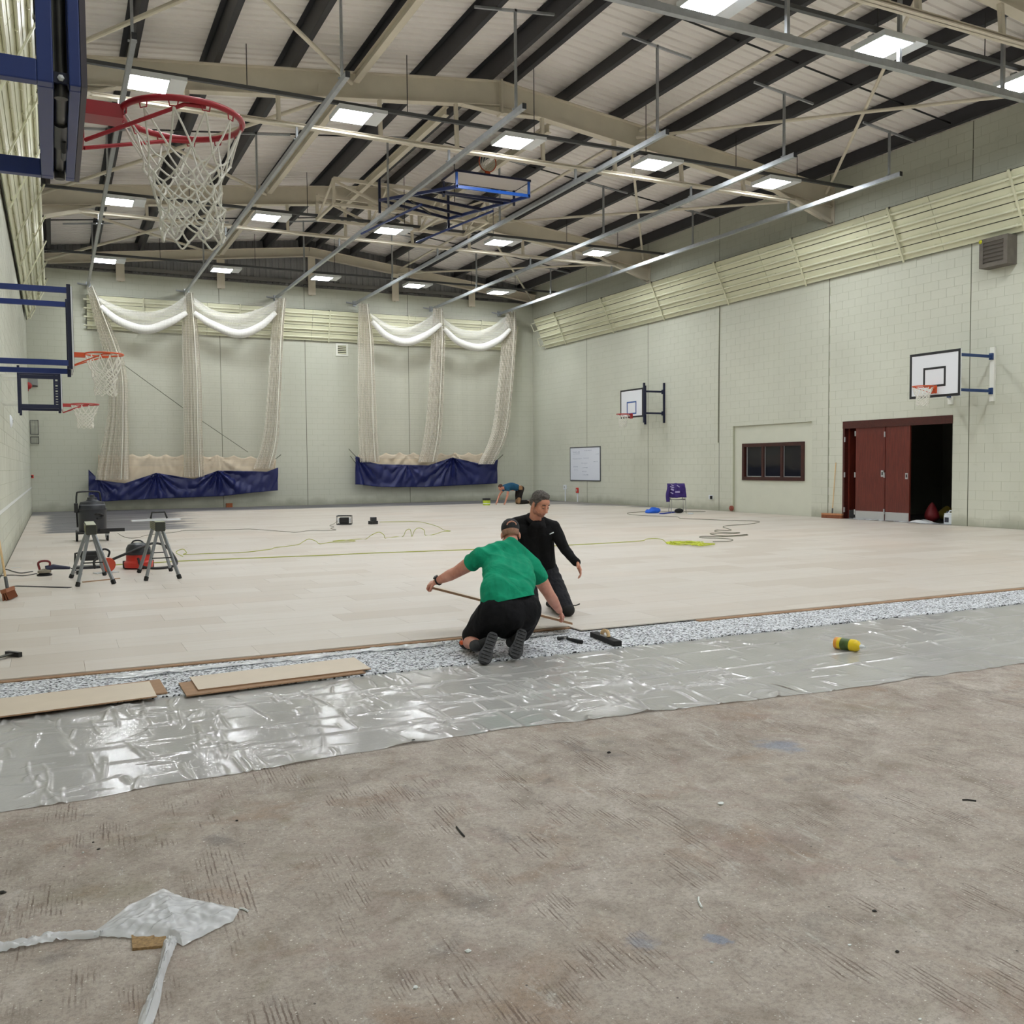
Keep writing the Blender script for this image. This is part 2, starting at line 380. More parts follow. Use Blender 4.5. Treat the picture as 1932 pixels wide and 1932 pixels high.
# ================================================================ block walls
def cells(us, zs, openings):
    U = sorted(set(us+[o[0] for o in openings]+[o[1] for o in openings])); Z = sorted(set(zs+[o[2] for o in openings]+[o[3] for o in openings]))
    out = []
    for i in range(len(U)-1):
        for j in range(len(Z)-1):
            cu, cz = (U[i]+U[i+1])/2, (Z[j]+Z[j+1])/2
            if any(o[0] < cu < o[1] and o[2] < cz < o[3] for o in openings): continue
            out.append((U[i], U[i+1], Z[j], Z[j+1]))
    return out
BL, BH, JT = 0.45, 0.225, 0.006
def wall(name, label, u0, u1, z0, z1, place, openings=(), joints=(), individual=0, thick=0.25, seams=True):
    """place(u, z, d) -> world, d = distance out of the wall towards the hall"""
    root = MB()
    def pbox(mb, a, b, c, d, e, f):
        P = [place(u, z, w) for w in (e, f) for (u, z) in ((a, c), (b, c), (b, d), (a, d))]
        mb.add(P, [(0,1,2,3),(4,7,6,5),(0,4,5,1),(1,5,6,2),(2,6,7,3),(3,7,4,0)])
    for (a, b, c, d) in cells([u0, u1], [z0, z1], list(openings)): pbox(root, a, b, c, d, -thick, -0.003)
    R = root.build(name, M_MORTAR, label=label, kind='structure')
    pieces = []; row = 0; z = z0
    edges = sorted([u0]+list(joints)+[u1])
    while z < z1-0.03:
        zt = min(z+BH, z1)
        for s in range(len(edges)-1):
            a, b = edges[s], edges[s+1]
            ga = 0.012 if s > 0 else 0.0; gb = 0.012 if s < len(edges)-2 else 0.0
            u = a+ga; first = BL*0.5 if row % 2 else BL
            while u < b-gb-0.02:
                ue = min(u+first, b-gb); first = BL
                rect = (u, ue, z, zt); u = ue
                # clip against openings
                parts = [rect]
                for o in openings:
                    nxt = []
                    for (p, q, c, d) in parts:
                        if q <= o[0] or p >= o[1] or d <= o[2] or c >= o[3]: nxt.append((p, q, c, d)); continue
                        if c < o[2]-0.02: nxt.append((p, q, c, o[2]))
                        if d > o[3]+0.02: nxt.append((p, q, o[3], d))
                        cc, dd = max(c, o[2]), min(d, o[3])
                        if p < o[0]-0.02: nxt.append((p, o[0], cc, dd))
                        if q > o[1]+0.02: nxt.append((o[1], q, cc, dd))
                    parts = nxt
                pieces.extend(parts)
        z = zt; row += 1
    rnd = random.Random(len(name))
    scored = []
    for (p, q, c, d) in pieces:
        ctr = Vector(place((p+q)/2, (c+d)/2, 0)); x, y, w = proj(ctr)
        vis = w > 0.5 and 0 < x < 1932 and 0 < y < 1932
        scored.append((-((q-p)*(d-c)/(w*w)) if vis else 1, (p, q, c, d)))
    scored.sort(key=lambda t: t[0])
    stuff = MB(); h = JT/2
    for i, (sc, (p, q, c, d)) in enumerate(scored):
        if q-p < 0.03 or d-c < 0.03: continue
        dd = rnd.uniform(-0.001, 0.001)
        t = stuff if (i >= individual or sc > 0) else MB()
        vs = [place(u, zz, -0.02) for (u, zz) in ((p+h, c+h), (q-h, c+h), (q-h, d-h), (p+h, d-h))]+[place(u, zz, dd) for (u, zz) in ((p+h, c+h), (q-h, c+h), (q-h, d-h), (p+h, d-h))]
        t.add(vs, [(4,5,6,7),(0,1,5,4),(1,2,6,5),(2,3,7,6),(3,0,4,7)])
        if t is not stuff: t.build('block', M_WALL, R)
    stuff.build('blockwork', M_WALL, R, kind='stuff')
    sj = MB()
    for j in joints: pbox(sj, j-0.009, j+0.009, z0, z1, -0.0031, -0.0012)
    if joints: sj.build('movement_joint', M_SEAL, R)
    return R
DOOR = (15.95, 19.50, Z_SLAB, 2.70)
NICHE = (20.70, 24.22, Z_SLAB, 2.76)
WIN = (21.05, 23.80, 1.03, 2.19)
JR = [33.48, 29.05, 24.92, 20.05, 15.5, 11.0, 6.5, 2.0, -2.5]
wall_right = wall('wall_right', 'long pale green painted block wall with the red storeroom door', YB, YF+0.25, Z_SLAB, 9.62,
                  lambda u, z, d: (XR-d, u, z), [DOOR, NICHE], JR, individual=300)
wall_left = wall('wall_left', 'long pale green painted block wall with three folding hoops', YB, YF+0.25, Z_SLAB, 9.62,
                 lambda u, z, d: (XL+d, u, z), [], [33.5, 29, 24.5, 20, 15.5, 11.0, 6.5, 2.0, -2.5], individual=60)
wall_far = wall('wall_far', 'pale green painted block end wall behind the cricket nets', XL, XR, Z_SLAB, WALL_TOP,
                lambda u, z, d: (u, YF-d, z), [], [6.0, 9.35, 13.8], individual=0)
wb = MB(); wb.box(XL-0.2, XR+0.2, YB-0.25, YB, Z_SLAB, 10.7)
wb.build('wall_back', M_WALL, label='plain pale green end wall on the bare concrete side', kind='structure')
# window niche: smooth recessed infill around the window
ni = MB()
for (a, b, c, d) in cells([NICHE[0], NICHE[1]], [NICHE[2], NICHE[3]], [WIN]): ni.box(XR+0.07, XR+0.2, a, b, c, d)
ni.build('infill_panel', mat('smooth_render', rgb(203, 204, 188), 0.5, var=0.02), wall_right)
# painted white line low on the left wall
ln = MB(); ln.box(XL-0.001, XL+0.0025, 10.0, YF-0.02, 0.87, 0.93)
ln.build('painted_line', mat('white_line', rgb(228, 230, 226), 0.6), wall_left)
# faint outline of blocked-up openings high on the right wall
for (a, b) in ((17.15, 21.6), (12.2, 16.7)):
    bl = MB()
    for u in (a, b): bl.box(XR-0.006, XR+0.01, u-0.012, u+0.012, 8.1, 8.95)
    bl.box(XR-0.006, XR+0.01, a, b, 8.94, 8.96)
    bl.build('blocked_opening_edge', M_WALL, wall_right)

# ================================================================ gable cladding, posts
gc = MB(); pitch = 0.25; k = 0; x = XL
prof = []
while x < XR:
    prof += [(x, 0.0), (x+0.10, 0.0), (x+0.125, 0.035), (x+0.225, 0.035)]; x += pitch
prof.append((XR, 0.0))
vs = []
for (px, dy) in prof:
    vs += [(px, YF+0.12-dy, WALL_TOP), (px, YF+0.12-dy, roof_z(px)+0.41)]
gc.add(vs, [(2*i, 2*i+2, 2*i+3, 2*i+1) for i in range(len(prof)-1)])
wg = gc.build('wall_gable', M_CLAD, label='grey ribbed sheet cladding in the gable above the end wall', kind='structure')
sl = MB(); sl.box(XL, XR, YF-0.02, YF+0.2, WALL_TOP, WALL_TOP+0.04); sl.box(XL, XR, YF-0.01, YF+0.06, WALL_TOP+0.12, WALL_TOP+0.27)
sl.build('sill_rail', mat('grey_rail', rgb(120, 118, 116), 0.5), wg)
for i, px in enumerate((228, 417, 588, 745, 889)):
    X = ony(px, 560, YF-0.1).x
    g = MB(); g.ibeam((X, YF-0.10, WALL_TOP-0.32), (X, YF-0.10, roof_z(X)-0.36), 0.17, 0.16, up=(0, 1, 0)); g.bar((X, YF-0.18, WALL_TOP-0.32), (X, YF-0.18, roof_z(X)-0.36), 0.30, 0.015, (0, 1, 0))
    nth = ('first', 'second', 'third', 'fourth', 'fifth')[i]
    g.build('gable_post', M_CREAM, label=f'cream steel gable post, {nth} from the wall with the blue folding hoops', category='post', group='gable posts')

# ================================================================ roof sheets
ceil = struct('ceiling', 'off-white ribbed metal roof sheeting over dark purlins')
for side in (-1, 1):
    r = MB(); prof = []; y = YB-0.2; P = 0.26
    while y < YF+0.2:
        prof += [(y, 0.0), (y+0.13, 0.0), (y+0.15, 0.032), (y+0.24, 0.032)]; y += P
    xe = XC+side*(XR-XC+0.3)
    vs = []
    for (py, dz) in prof:
        vs += [(XC, py, Z_RIDGE+0.385+dz), (xe, py, roof_z(xe)+0.385+dz)]
    r.add(vs, [(2*i, 2*i+2, 2*i+3, 2*i+1) for i in range(len(prof)-1)])
    r.build('roof_sheet', M_SHEET, ceil)

# ================================================================ portal frames with ties
FRAMES = [(2.0, 'f'), (11.0, 'f'), (20.0, 'f'), (29.0, 'f'), (38.02, 'g'), (-6.8, 'f')]
FNAME = {2.0: 'over the bare concrete', 11.0: 'between the first two light rows', 20.0: 'in front of the stowed hoop', 29.0: 'behind the stowed hoop', 38.02: 'along the gable cladding', -6.8: 'at the back wall'}
for (Y, kind) in FRAMES:
    t = thing('portal_frame', f'cream steel portal frame {FNAME[Y]}', 'frame', (XC, Y, 8.4))
    D = 0.56 if kind == 'f' else 0.36
    def L(p): return (p[0]-XC, p[1]-Y, p[2]-8.4)
    for s in (-1, 1):
        xe = XC+s*(XR-XC-0.02)
        m = MB(); m.ibeam(L((xe, Y, roof_z(xe)-D/2)), L((XC, Y, Z_RIDGE-D/2)), 0.22, D, 0.02, 0.014)
        m.build('rafter', M_CREAM, t)
        if kind == 'f':
            # eave haunch and apex haunch (tapered webs)
            m = MB(); zb = roof_z(xe)-D
            m.prism([(xe-XC, zb-8.4), (xe-s*2.0-XC, roof_z(xe-s*2.0)-D-8.4), (xe-XC, zb-0.42-8.4)], 'y', -0.008, 0.008)
            m.bar(L((xe, Y, zb-0.42)), L((xe-s*2.0, Y, roof_z(xe-s*2)-D)), 0.2, 0.02)
            m.box(xe-XC-0.012, xe-XC+0.012, -0.13, 0.13, zb-0.48-8.4, roof_z(xe)-8.4)
            m.build('eave_haunch', M_CREAM, t)
            m = MB(); xa = XC+s*0.95
            m.prism([(0, Z_RIDGE-D-8.4), (xa-XC, roof_z(xa)-D-8.4), (0, Z_RIDGE-D-0.16-8.4)], 'y', -0.008, 0.008)
            m.bar((0, 0, Z_RIDGE-D-0.16-8.4), L((xa, Y, roof_z(xa)-D)), 0.2, 0.018)
            m.build('apex_haunch', M_CREAM, t)
    if kind == 'f':
        m = MB(); m.box(-0.02, 0.02, -0.14, 0.14, Z_RIDGE-D-0.2-8.4, Z_RIDGE+0.02-8.4)
        m.build('apex_plate', M_CREAM, t)
        if Y > 5:
            zt = 8.72
            m = MB(); m.bar(L((XL+1.6, Y-0.12, zt)), L((XR-1.5, Y-0.12, zt)), 0.09, 0.02); m.bar(L((XL+1.6, Y-0.12, zt-0.07)), L((XR-1.5, Y-0.12, zt-0.07)), 0.16, 0.02)
            m.bar(L((XL+1.6, Y-0.12, zt-0.03)), L((XR-1.5, Y-0.12, zt-0.03)), 0.014, 0.1)
            m.build('tie_beam', M_CREAM, t)
            for px in (2.6, 4.4, 6.6, 8.4, 10.6, 12.6, 14.6, 16.6):
                p = MB(); p.bar(L((px, Y-0.1, zt)), L((px, Y-0.05, roof_z(px)-D+0.01)), 0.08, 0.08); p.build('hanger_post', M_CREAM, t)
            for s, xa, xb in ((1, XR-1.5, XR-0.1), (-1, XL+1.6, XL+0.1)):
                p = MB(); p.bar(L((xa, Y-0.12, zt-0.03)), L((xb, Y-0.05, 8.28)), 0.1, 0.1); p.build('knee_brace', M_CREAM, t)

# ================================================================ purlins, braces, rods
PUR = [0.33, 1.75, 3.3, 4.85, 6.4, 7.95, 9.5]
NTH = ['first', 'second', 'third', 'fourth', 'fifth', 'sixth', 'seventh', 'eighth']
for s, sd in ((1, 'storeroom side'), (-1, 'folding-hoop side')):
    for i, d in enumerate(PUR):
        x = XC+s*d; z = roof_z(x)
        m = MB(); m.bar((0, YB, 0.19), (0, YF+0.03, 0.19), 0.016, 0.375)
        m.box(-0.11, 0.0, YB, YF+0.03, 0.0, 0.012); m.box(0.0, 0.11, YB, YF+0.03, 0.366, 0.378); m.box(-0.11, -0.095, YB, YF+0.03, 0.0, 0.05)
        o = m.build('purlin', M_PURLIN, label=f'dark steel roof purlin, {NTH[i]} down from the ridge on the {sd}', category='purlin', group='roof purlins')
        o.location = (x, 0, z); o.rotation_euler = (0, s*0.115, 0)
        if s < 0: o.scale = (-1, 1, 1)
# sag rods between purlins, mid bay
for bi, Y in enumerate((6.5, 15.5, 24.5, 33.5)):
    for s, sd in ((1, 'storeroom side'), (-1, 'folding-hoop side')):
        t = thing('sag_rod_line', ['thin black sag rods over the bare concrete, ', 'thin black sag rods in the bay over the loose boards, ', 'thin black sag rods in the bay over the stowed hoop, ', 'thin black sag rods in the bay over the cricket nets, '][bi]+sd, 'rod', (XC, Y, Z_RIDGE), group='purlin sag rods')
        for i in range(len(PUR)-1):
            a, b = XC+s*PUR[i], XC+s*PUR[i+1]
            m = MB(); m.cyl((a-XC, 0.02*(i % 2), roof_z(a)+0.12-Z_RIDGE), (b-XC, 0.02*(i % 2), roof_z(b)+0.12-Z_RIDGE), 0.02, 6)
            m.build('sag_rod', M_BLACK, t)
# cream longitudinal struts and cross bracing
def strut(label, p, q, w=0.09, grp='roof bracing tubes', tube=True, name='roof_brace', cat='brace'):
    p, q = Vector(p), Vector(q)
    m = MB()
    if tube: m.cyl((0, 0, 0), q-p, w/2, 10)
    else: m.ibeam((0, 0, 0), q-p, 0.14, 0.2, 0.016, 0.012)
    o = m.build(name, M_CREAM, smooth=False, label=label, category=cat, group=grp); o.location = p
    return o
BAY = {2.0: 'over the bare concrete', 11.0: 'before the stowed hoop', 20.0: 'over the stowed hoop', 29.0: 'over the cricket nets'}
def rz(x): return roof_z(x)-0.22
ys = [2.0, 11.0, 20.0, 29.0, 37.9]
for i in range(4):
    a, b = ys[i]+0.15, ys[i+1]-0.15
    bay = BAY[ys[i]]
    for X, sd in ((6.05, 'folding-hoop side'), (13.3, 'storeroom side')):
        strut(f'cream steel strut along the roof {bay}, {sd}', (X, a, rz(X)+0.06), (X, b, rz(X)+0.06), tube=(X > 10), grp='roof struts', name='roof_strut', cat='beam')
    e = -0.35
    strut(f'cream bracing tube {bay}, folding-hoop side, rising towards the nets', (e, a, rz(e)-0.05), (5.95, b, rz(5.95)-0.05))
    strut(f'cream bracing tube {bay}, folding-hoop side, falling towards the nets', (5.95, a, rz(5.95)-0.14), (e, b, rz(e)-0.14))
    e = XR-0.35
    strut(f'cream bracing tube {bay}, storeroom side, falling towards the nets', (13.2, a, rz(13.2)-0.05), (e, b, rz(e)-0.05), 0.075)
    strut(f'cream bracing tube {bay}, storeroom side, rising towards the nets', (e, a, rz(e)-0.14), (13.2, b, rz(13.2)-0.14), 0.075)

# ================================================================ conduits and lights
M_LAMP = NT('lamp_diffuser'); _e = M_LAMP.node('ShaderNodeEmission'); _e.inputs['Color'].default_value = (0.93, 0.97, 1.0, 1); _e.inputs['Strength'].default_value = LAMP_STRENGTH
M_LAMP.link(_e.outputs[0], M_LAMP.out.inputs['Surface']); M_LAMP = M_LAMP.m
M_HOUS = mat('lamp_housing', rgb(225, 228, 230), 0.4)
ROWS = [(35.6, 'nearest the cricket nets'), (27.65, 'behind the stowed hoop'), (19.0, 'in front of the stowed hoop'), (12.0, 'over the loose boards'), (4.0, 'over the bare concrete'), (-4.0, 'by the back wall')]
LX = [1.8, 5.72, 9.42, 13.15, 16.85]
lamp0 = None
def make_lamp():
    t = thing('panel_light', 'x', 'light', (0, 0, 0), 'ceiling panel lights')
    m = MB(); m.box(-0.36, 0.66, -0.38, 0.38, 0.03, 0.1); m.box(-0.36, 0.36, -0.38, -0.35, 0.0, 0.03); m.box(-0.36, 0.36, 0.35, 0.38, 0.0, 0.03); m.box(0.34, 0.36, -0.38, 0.38, 0.0, 0.03); m.box(-0.36, -0.34, -0.38, 0.38, 0.0, 0.03)
    m.build('housing', M_HOUS, t)
    m = MB(); m.box(-0.335, 0.335, -0.345, 0.345, 0.006, 0.028); m.build('diffuser', M_LAMP, t)
    m = MB(); m.box(0.60, 0.64, -0.06, 0.06, 0.1, 0.16); m.box(-0.3, -0.26, -0.06, 0.06, 0.1, 0.16); m.build('mounting_clip', M_GALV, t)
    return t
for (Y, nm) in ROWS:
    z = 8.95
    t = thing('lighting_conduit', f'dark grey lighting conduit across the hall {nm}', 'conduit', (XC, Y, z), 'lighting conduits')
    m = MB(); m.box(XL+0.15-XC, XR-0.25-XC, -0.04, 0.04, -0.035, 0.035); m.build('trunking', M_DCOND, t)
    for x in (3.6, 6.9, 9.9, 12.9, 15.6, 17.6):
        h = MB(); h.cyl((x-XC, 0, 0.03), (x-XC, 0, roof_z(x)+0.05-z), 0.009, 6); h.build('suspension_wire', M_BLACK, t)
    for i, x in enumerate(LX):
        lab = f'white panel light {nm}, {NTH[i]} from the folding-hoop wall'
        if lamp0 is None: lamp0 = make_lamp(); lamp0.location = (x, Y+0.12, z-0.2); lamp0['label'] = lab
        else: copy_tree(lamp0, None, (x, Y+0.12, z-0.2), lab)

# ================================================================ cricket net tracks
TZ = 8.33
TX = [1.33, 4.76, 8.18, 11.45, 14.85, 18.1]
for i, x in enumerate(TX):
    t = thing('net_track', f'galvanised cricket net track, {NTH[i]} from the folding-hoop wall', 'rail', (x, 16.1, TZ), 'cricket net tracks')
    m = MB(); m.box(-0.04, 0.04, 0, YF-16.1-0.05, -0.05, 0.05); m.build('rail', M_GALV, t)
    m = MB(); m.box(-0.041, 0.041, -0.012, 0.0, -0.052, 0.052); m.build('end_cap', M_BLACK, t)
    for yy, top in ((0.35, roof_z(x)), (3.75, 8.65), (8.0, roof_z(x)), (12.75, 8.65), (17.3, roof_z(x))):
        p = MB(); p.bar((0, yy, 0.05), (0, yy, top-TZ), 0.045, 0.045); p.box(-0.07, 0.07, yy-0.03, yy+0.03, 0.05, 0.065); p.build('dropper', M_GALV, t)
        if top > 9:
            p = MB(); sg = 1 if x > XC else -1
            p.bar((-0.85, yy, roof_z(x-0.85)-TZ-0.03), (0.85, yy, roof_z(x+0.85)-TZ-0.03), 0.045, 0.045); p.build('cross_channel', M_GALV, t)
    m = MB(); m.bar((0, YF-16.1-0.08, 0.0), (-0.35, YF-16.1-0.01, 0.05), 0.05, 0.05); m.box(-0.07, 0.07, YF-16.1-0.06, YF-16.1, -0.1, 0.12); m.build('wall_bracket', M_GALV, t)
# dividing-curtain track across the hall
t = thing('curtain_track', 'galvanised curtain track hung across the full width of the hall', 'rail', (XC, 11.85, TZ))
m = MB(); m.box(XL+0.3-XC, XR-0.3-XC, -0.05, 0.05, -0.06, 0.06); m.build('rail', M_GALV, t)
for x in (3.0, 5.5, 8.2, 10.75, 13.25, 15.9, 18.4):
    p = MB(); p.bar((x-XC, 0, 0.06), (x-XC, 0, roof_z(x)-TZ), 0.06, 0.06); p.box(x-XC-0.08, x-XC+0.08, -0.04, 0.04, 0.06, 0.075); p.build('dropper', M_GALV, t)
# ================================================================ floor build-up
def noise2(x, y, seed=0):
    from mathutils import noise as _n
    return _n.noise(Vector((x, y, seed*7.31)))
def m_foam():
    n = NT('chip_foam'); v = n.coord('World', (1, 1.5, 1), (0, 0, 0.3))
    vo = n.node('ShaderNodeTexVoronoi'); n.link(v, vo.inputs['Vector']); vo.inputs['Scale'].default_value = 62
    c = n.node('ShaderNodeSeparateColor'); n.link(vo.outputs['Color'], c.inputs[0])
    f = n.math('ADD', c.outputs[0], n.math('MULTIPLY', n.noise(v, 30, 3), 0.25))
    col = n.ramp(f, [(0.30, rgb(26, 28, 33)), (0.37, rgb(110, 114, 122)), (0.46, rgb(196, 200, 206)), (0.8, rgb(234, 236, 240))])
    n.link(col, n.b.inputs['Base Color']); n.b.inputs['Roughness'].default_value = 0.9
    n.bump(vo.outputs['Distance'], 0.8, 0.01)
    return n.m
def m_film(name, alpha, col=(205, 205, 205), rough=0.12, bs=1.0):
    n = NT(name); v = n.coord('World')
    n.b.inputs['Base Color'].default_value = rgb(*col); n.b.inputs['Roughness'].default_value = rough
    n.b.inputs['Specular IOR Level'].default_value = 0.6
    r = n.node('ShaderNodeTexNoise'); n.link(n.coord('World', (2.6, 1.0, 1), (0, 0, 0.1)), r.inputs['Vector']); r.inputs['Scale'].default_value = 6; r.inputs['Detail'].default_value = 4
    try: r.noise_type = 'RIDGED_MULTIFRACTAL'
    except Exception: pass
    n.bump(n.math('ADD', r.outputs['Fac'], n.math('MULTIPLY', n.noise(v, 22, 3), 0.4)), 0.35*bs, 0.02)
    tr = n.node('ShaderNodeBsdfTransparent'); mx = n.node('ShaderNodeMixShader')
    fc = n.ramp(n.noise(v, 1.2, 4), [(0.3, (alpha-0.08,)*3+(1,)), (0.7, (min(1, alpha+0.06),)*3+(1,))])
    n.link(fc, mx.inputs[0]); n.link(tr.outputs[0], mx.inputs[1]); n.link(n.b.outputs[0], mx.inputs[2])
    n.link(mx.outputs[0], n.out.inputs['Surface'])
    return n.m
M_FOAM = m_foam(); M_FILM = m_film('membrane_film', 0.52, (208, 206, 203), 0.07, 1.0); M_FILM2 = m_film('crumpled_film', 0.74, (222, 224, 226), 0.15)

# --- laid boards
Lb, Wb, gap = 1.33, 0.45, 0.0022
bf = thing('laid_board_floor', 'pale laid floorboards covering the far part of the hall', 'floor', (0, 0, 0))
rects = []
def row(y0, y1, x0, x1, shift):
    x = x0-shift
    while x < x1-0.02:
        a, b = max(x, x0), min(x+Lb, x1)
        if b-a > 0.03: rects.append((a, b, y0, y1))
        x += Lb
row(7.60, 7.85, 4.42, XR-0.015, 0.0)
y = 7.85; i = 0
while y < YF-0.02:
    row(y, min(y+Wb, YF-0.015), XL+0.015, XR-0.015, (0.42, 0.95, 0.13, 0.67)[i % 4]); y += Wb; i += 1
def board_score(r):
    x, y, w = proj(((r[0]+r[1])/2, (r[2]+r[3])/2, 0))
    if w < 1 or x < -150 or x > 2080: return 1
    return -(r[1]-r[0])*(r[3]-r[2])/w**3
rects.sort(key=board_score)
TH = 0.0095
shared = MB(); shared.box(0, Lb-gap, 0, Wb-gap, -TH, 0); shared_me = shared.mesh('board', [M_BOARD])
rest = MB(); cnt = 0
for r in rects:
    full = abs(r[1]-r[0]-Lb) < 1e-4 and abs(r[3]-r[2]-Wb) < 1e-4
    if cnt < 300 and board_score(r) < 0:
        if full: o = bpy.data.objects.new('board', shared_me); COL.objects.link(o); o.parent = bf
        else:
            m = MB(); m.box(0, r[1]-r[0]-gap, 0, r[3]-r[2]-gap, -TH, 0); o = m.build('board', M_BOARD, bf)
        o.location = (r[0], r[2], random.uniform(-0.0004, 0)); cnt += 1
    else: rest.box(r[0], r[1]-gap, r[2], r[3]-gap, -TH, -0.0002)
rest.build('distant_boards', M_BOARD, bf, kind='stuff')
# lower layer boards showing as a brown lip along the laid edge, and as a base underneath
x = XL+0.015; k = 0
while x < XR-0.03:
    x2 = min(x+1.62, XR-0.015)
    yl = 7.53 if x > 4.2 else 7.79
    m = MB(); m.box(x, x2-0.003, yl, 8.3, -0.0195, -TH-0.0004); m.build('lower_board', M_MDF, bf); x = x2
m = MB(); m.box(XL+0.015, XR-0.015, 8.3, YF-0.015, -0.0195, -TH-0.0004); m.build('lower_layer', M_MDF, bf)

# --- foam underlay strip
def foam_front(x): return 6.82+0.03*noise2(x*1.7, 0, 1)+0.012*noise2(x*23, 3, 2)
m = MB(); N = 900
vs = []
for i in range(N+1):
    x = XL+0.02+(XR-0.05-XL)*i/N; yf = foam_front(x)
    vs += [(x, yf, Z_SLAB+0.0035), (x, yf, Z_FOAM-0.002), (x, yf+0.02, Z_FOAM), (x, 8.4, Z_FOAM)]
fs = []
for i in range(N):
    for k in range(3): fs.append((4*i+k, 4*i+4+k, 4*i+5+k, 4*i+1+k))
m.add(vs, fs)
m.build('foam_underlay', M_FOAM, label='white and black chip foam underlay strip along the board edge', category='underlay')

# --- vapour membrane with creases
def mem_front(x):
    return 4.86+0.16*math.exp(-((x-2.1)/1.6)**2)-0.025*max(0, x-4)+0.05*noise2(x*0.9, 1, 3)+0.03*noise2(x*4, 2, 4)
import numpy as np
def np_creases(xs, Y, seed, density):
    """height field of explicit creases on the sheet; xs (nx,), Y (ny,nx)"""
    R = np.random.RandomState(seed); H = np.zeros_like(Y); X = np.broadcast_to(xs, Y.shape)
    def ridge(cx, cy, ang, L, sig, h, bend=0.0):
        dx, dy = math.cos(ang), math.sin(ang)
        rx, ry = abs(dx)*L/2+0.08, abs(dy)*L/2+0.08
        i0, i1 = np.searchsorted(xs, [cx-rx, cx+rx])
        if i1-i0 < 2: return
        a = X[:, i0:i1]-cx; b = Y[:, i0:i1]-cy
        t = a*dx+b*dy; n = -a*dy+b*dx-bend*t*t
        H[:, i0:i1] += h*np.exp(-(n/sig)**2)*np.clip(1.15-(2*t/L)**2, 0, 1)
    x0, x1 = xs[0], xs[-1]
    for k in range(int(density*(x1-x0)*26)):      # short creases across the sheet
        cx = R.uniform(x0, x1); cy = R.uniform(4.85, 6.95); L = R.uniform(0.10, 0.55); ang = math.pi/2+R.normal(0, 0.12)
        ridge(cx, cy, ang, L, R.uniform(0.007, 0.016), R.uniform(0.003, 0.009)*R.choice([1, 1, 0.6]), R.normal(0, 0.3))
    for k in range(int(density*(x1-x0)*20)):      # short creases along it
        cx = R.uniform(x0, x1); cy = R.uniform(4.85, 6.95); L = R.uniform(0.06, 0.30); ang = R.normal(0, 0.25)
        ridge(cx, cy, ang, L, R.uniform(0.006, 0.014), R.uniform(0.003, 0.007), R.normal(0, 0.8))
    for k in range(int(density*(x1-x0)*7)):
        ridge(R.uniform(x0, x1), R.uniform(4.85, 6.95), R.uniform(0, 3.14), R.uniform(0.08, 0.3), R.uniform(0.010, 0.022), R.uniform(0.004, 0.010), R.normal(0, 1.5))
    for cy, h in ((5.42, 0.012), (5.76, 0.010), (6.35, 0.006)):   # long fold lines
        x = x0
        while x < x1:
            L = R.uniform(0.7, 1.8); ridge(x+L/2, cy+R.normal(0, 0.02), R.normal(0, 0.012), L*1.15, R.uniform(0.012, 0.022), h*R.uniform(0.6, 1.1)); x += L
    for k in range(int((x1-x0)*6)):                # soft puffs
        cx, cy, r = R.uniform(x0, x1), R.uniform(4.9, 6.9), R.uniform(0.05, 0.16)
        i0, i1 = np.searchsorted(xs, [cx-0.4, cx+0.4]); H[:, i0:i1] += R.uniform(0.001, 0.006)*np.exp(-(((X[:, i0:i1]-cx)/r)**2+((Y[:, i0:i1]-cy)/(r*1.6))**2))
    return H
def mem_patch(m, x0, x1, nx, ny, seed, density):
    xs = np.linspace(x0, x1, nx+1); yf = np.array([mem_front(x) for x in xs]); v = np.linspace(0, 1, ny+1)[:, None]
    Y = yf[None, :]+(7.05-yf[None, :])*v
    H = np_creases(xs, Y, seed, density)
    edge = np.array([max(0, noise2(x*3.1, 0, 13)) for x in xs]); H += 0.016*np.exp(-(Y-yf[None, :])/0.05)*edge[None, :]
    H *= 1.25*np.clip((1-v)/0.14, 0, 1)
    P = np.stack([np.broadcast_to(xs, Y.shape), Y, Z_SLAB+0.003+np.maximum(0, H)], -1).reshape(-1, 3)
    q = np.arange((nx+1)*(ny+1)).reshape(ny+1, nx+1)
    F = np.stack([q[:-1, :-1], q[:-1, 1:], q[1:, 1:], q[1:, :-1]], -1).reshape(-1, 4)
    m.add(P.tolist(), F.tolist())
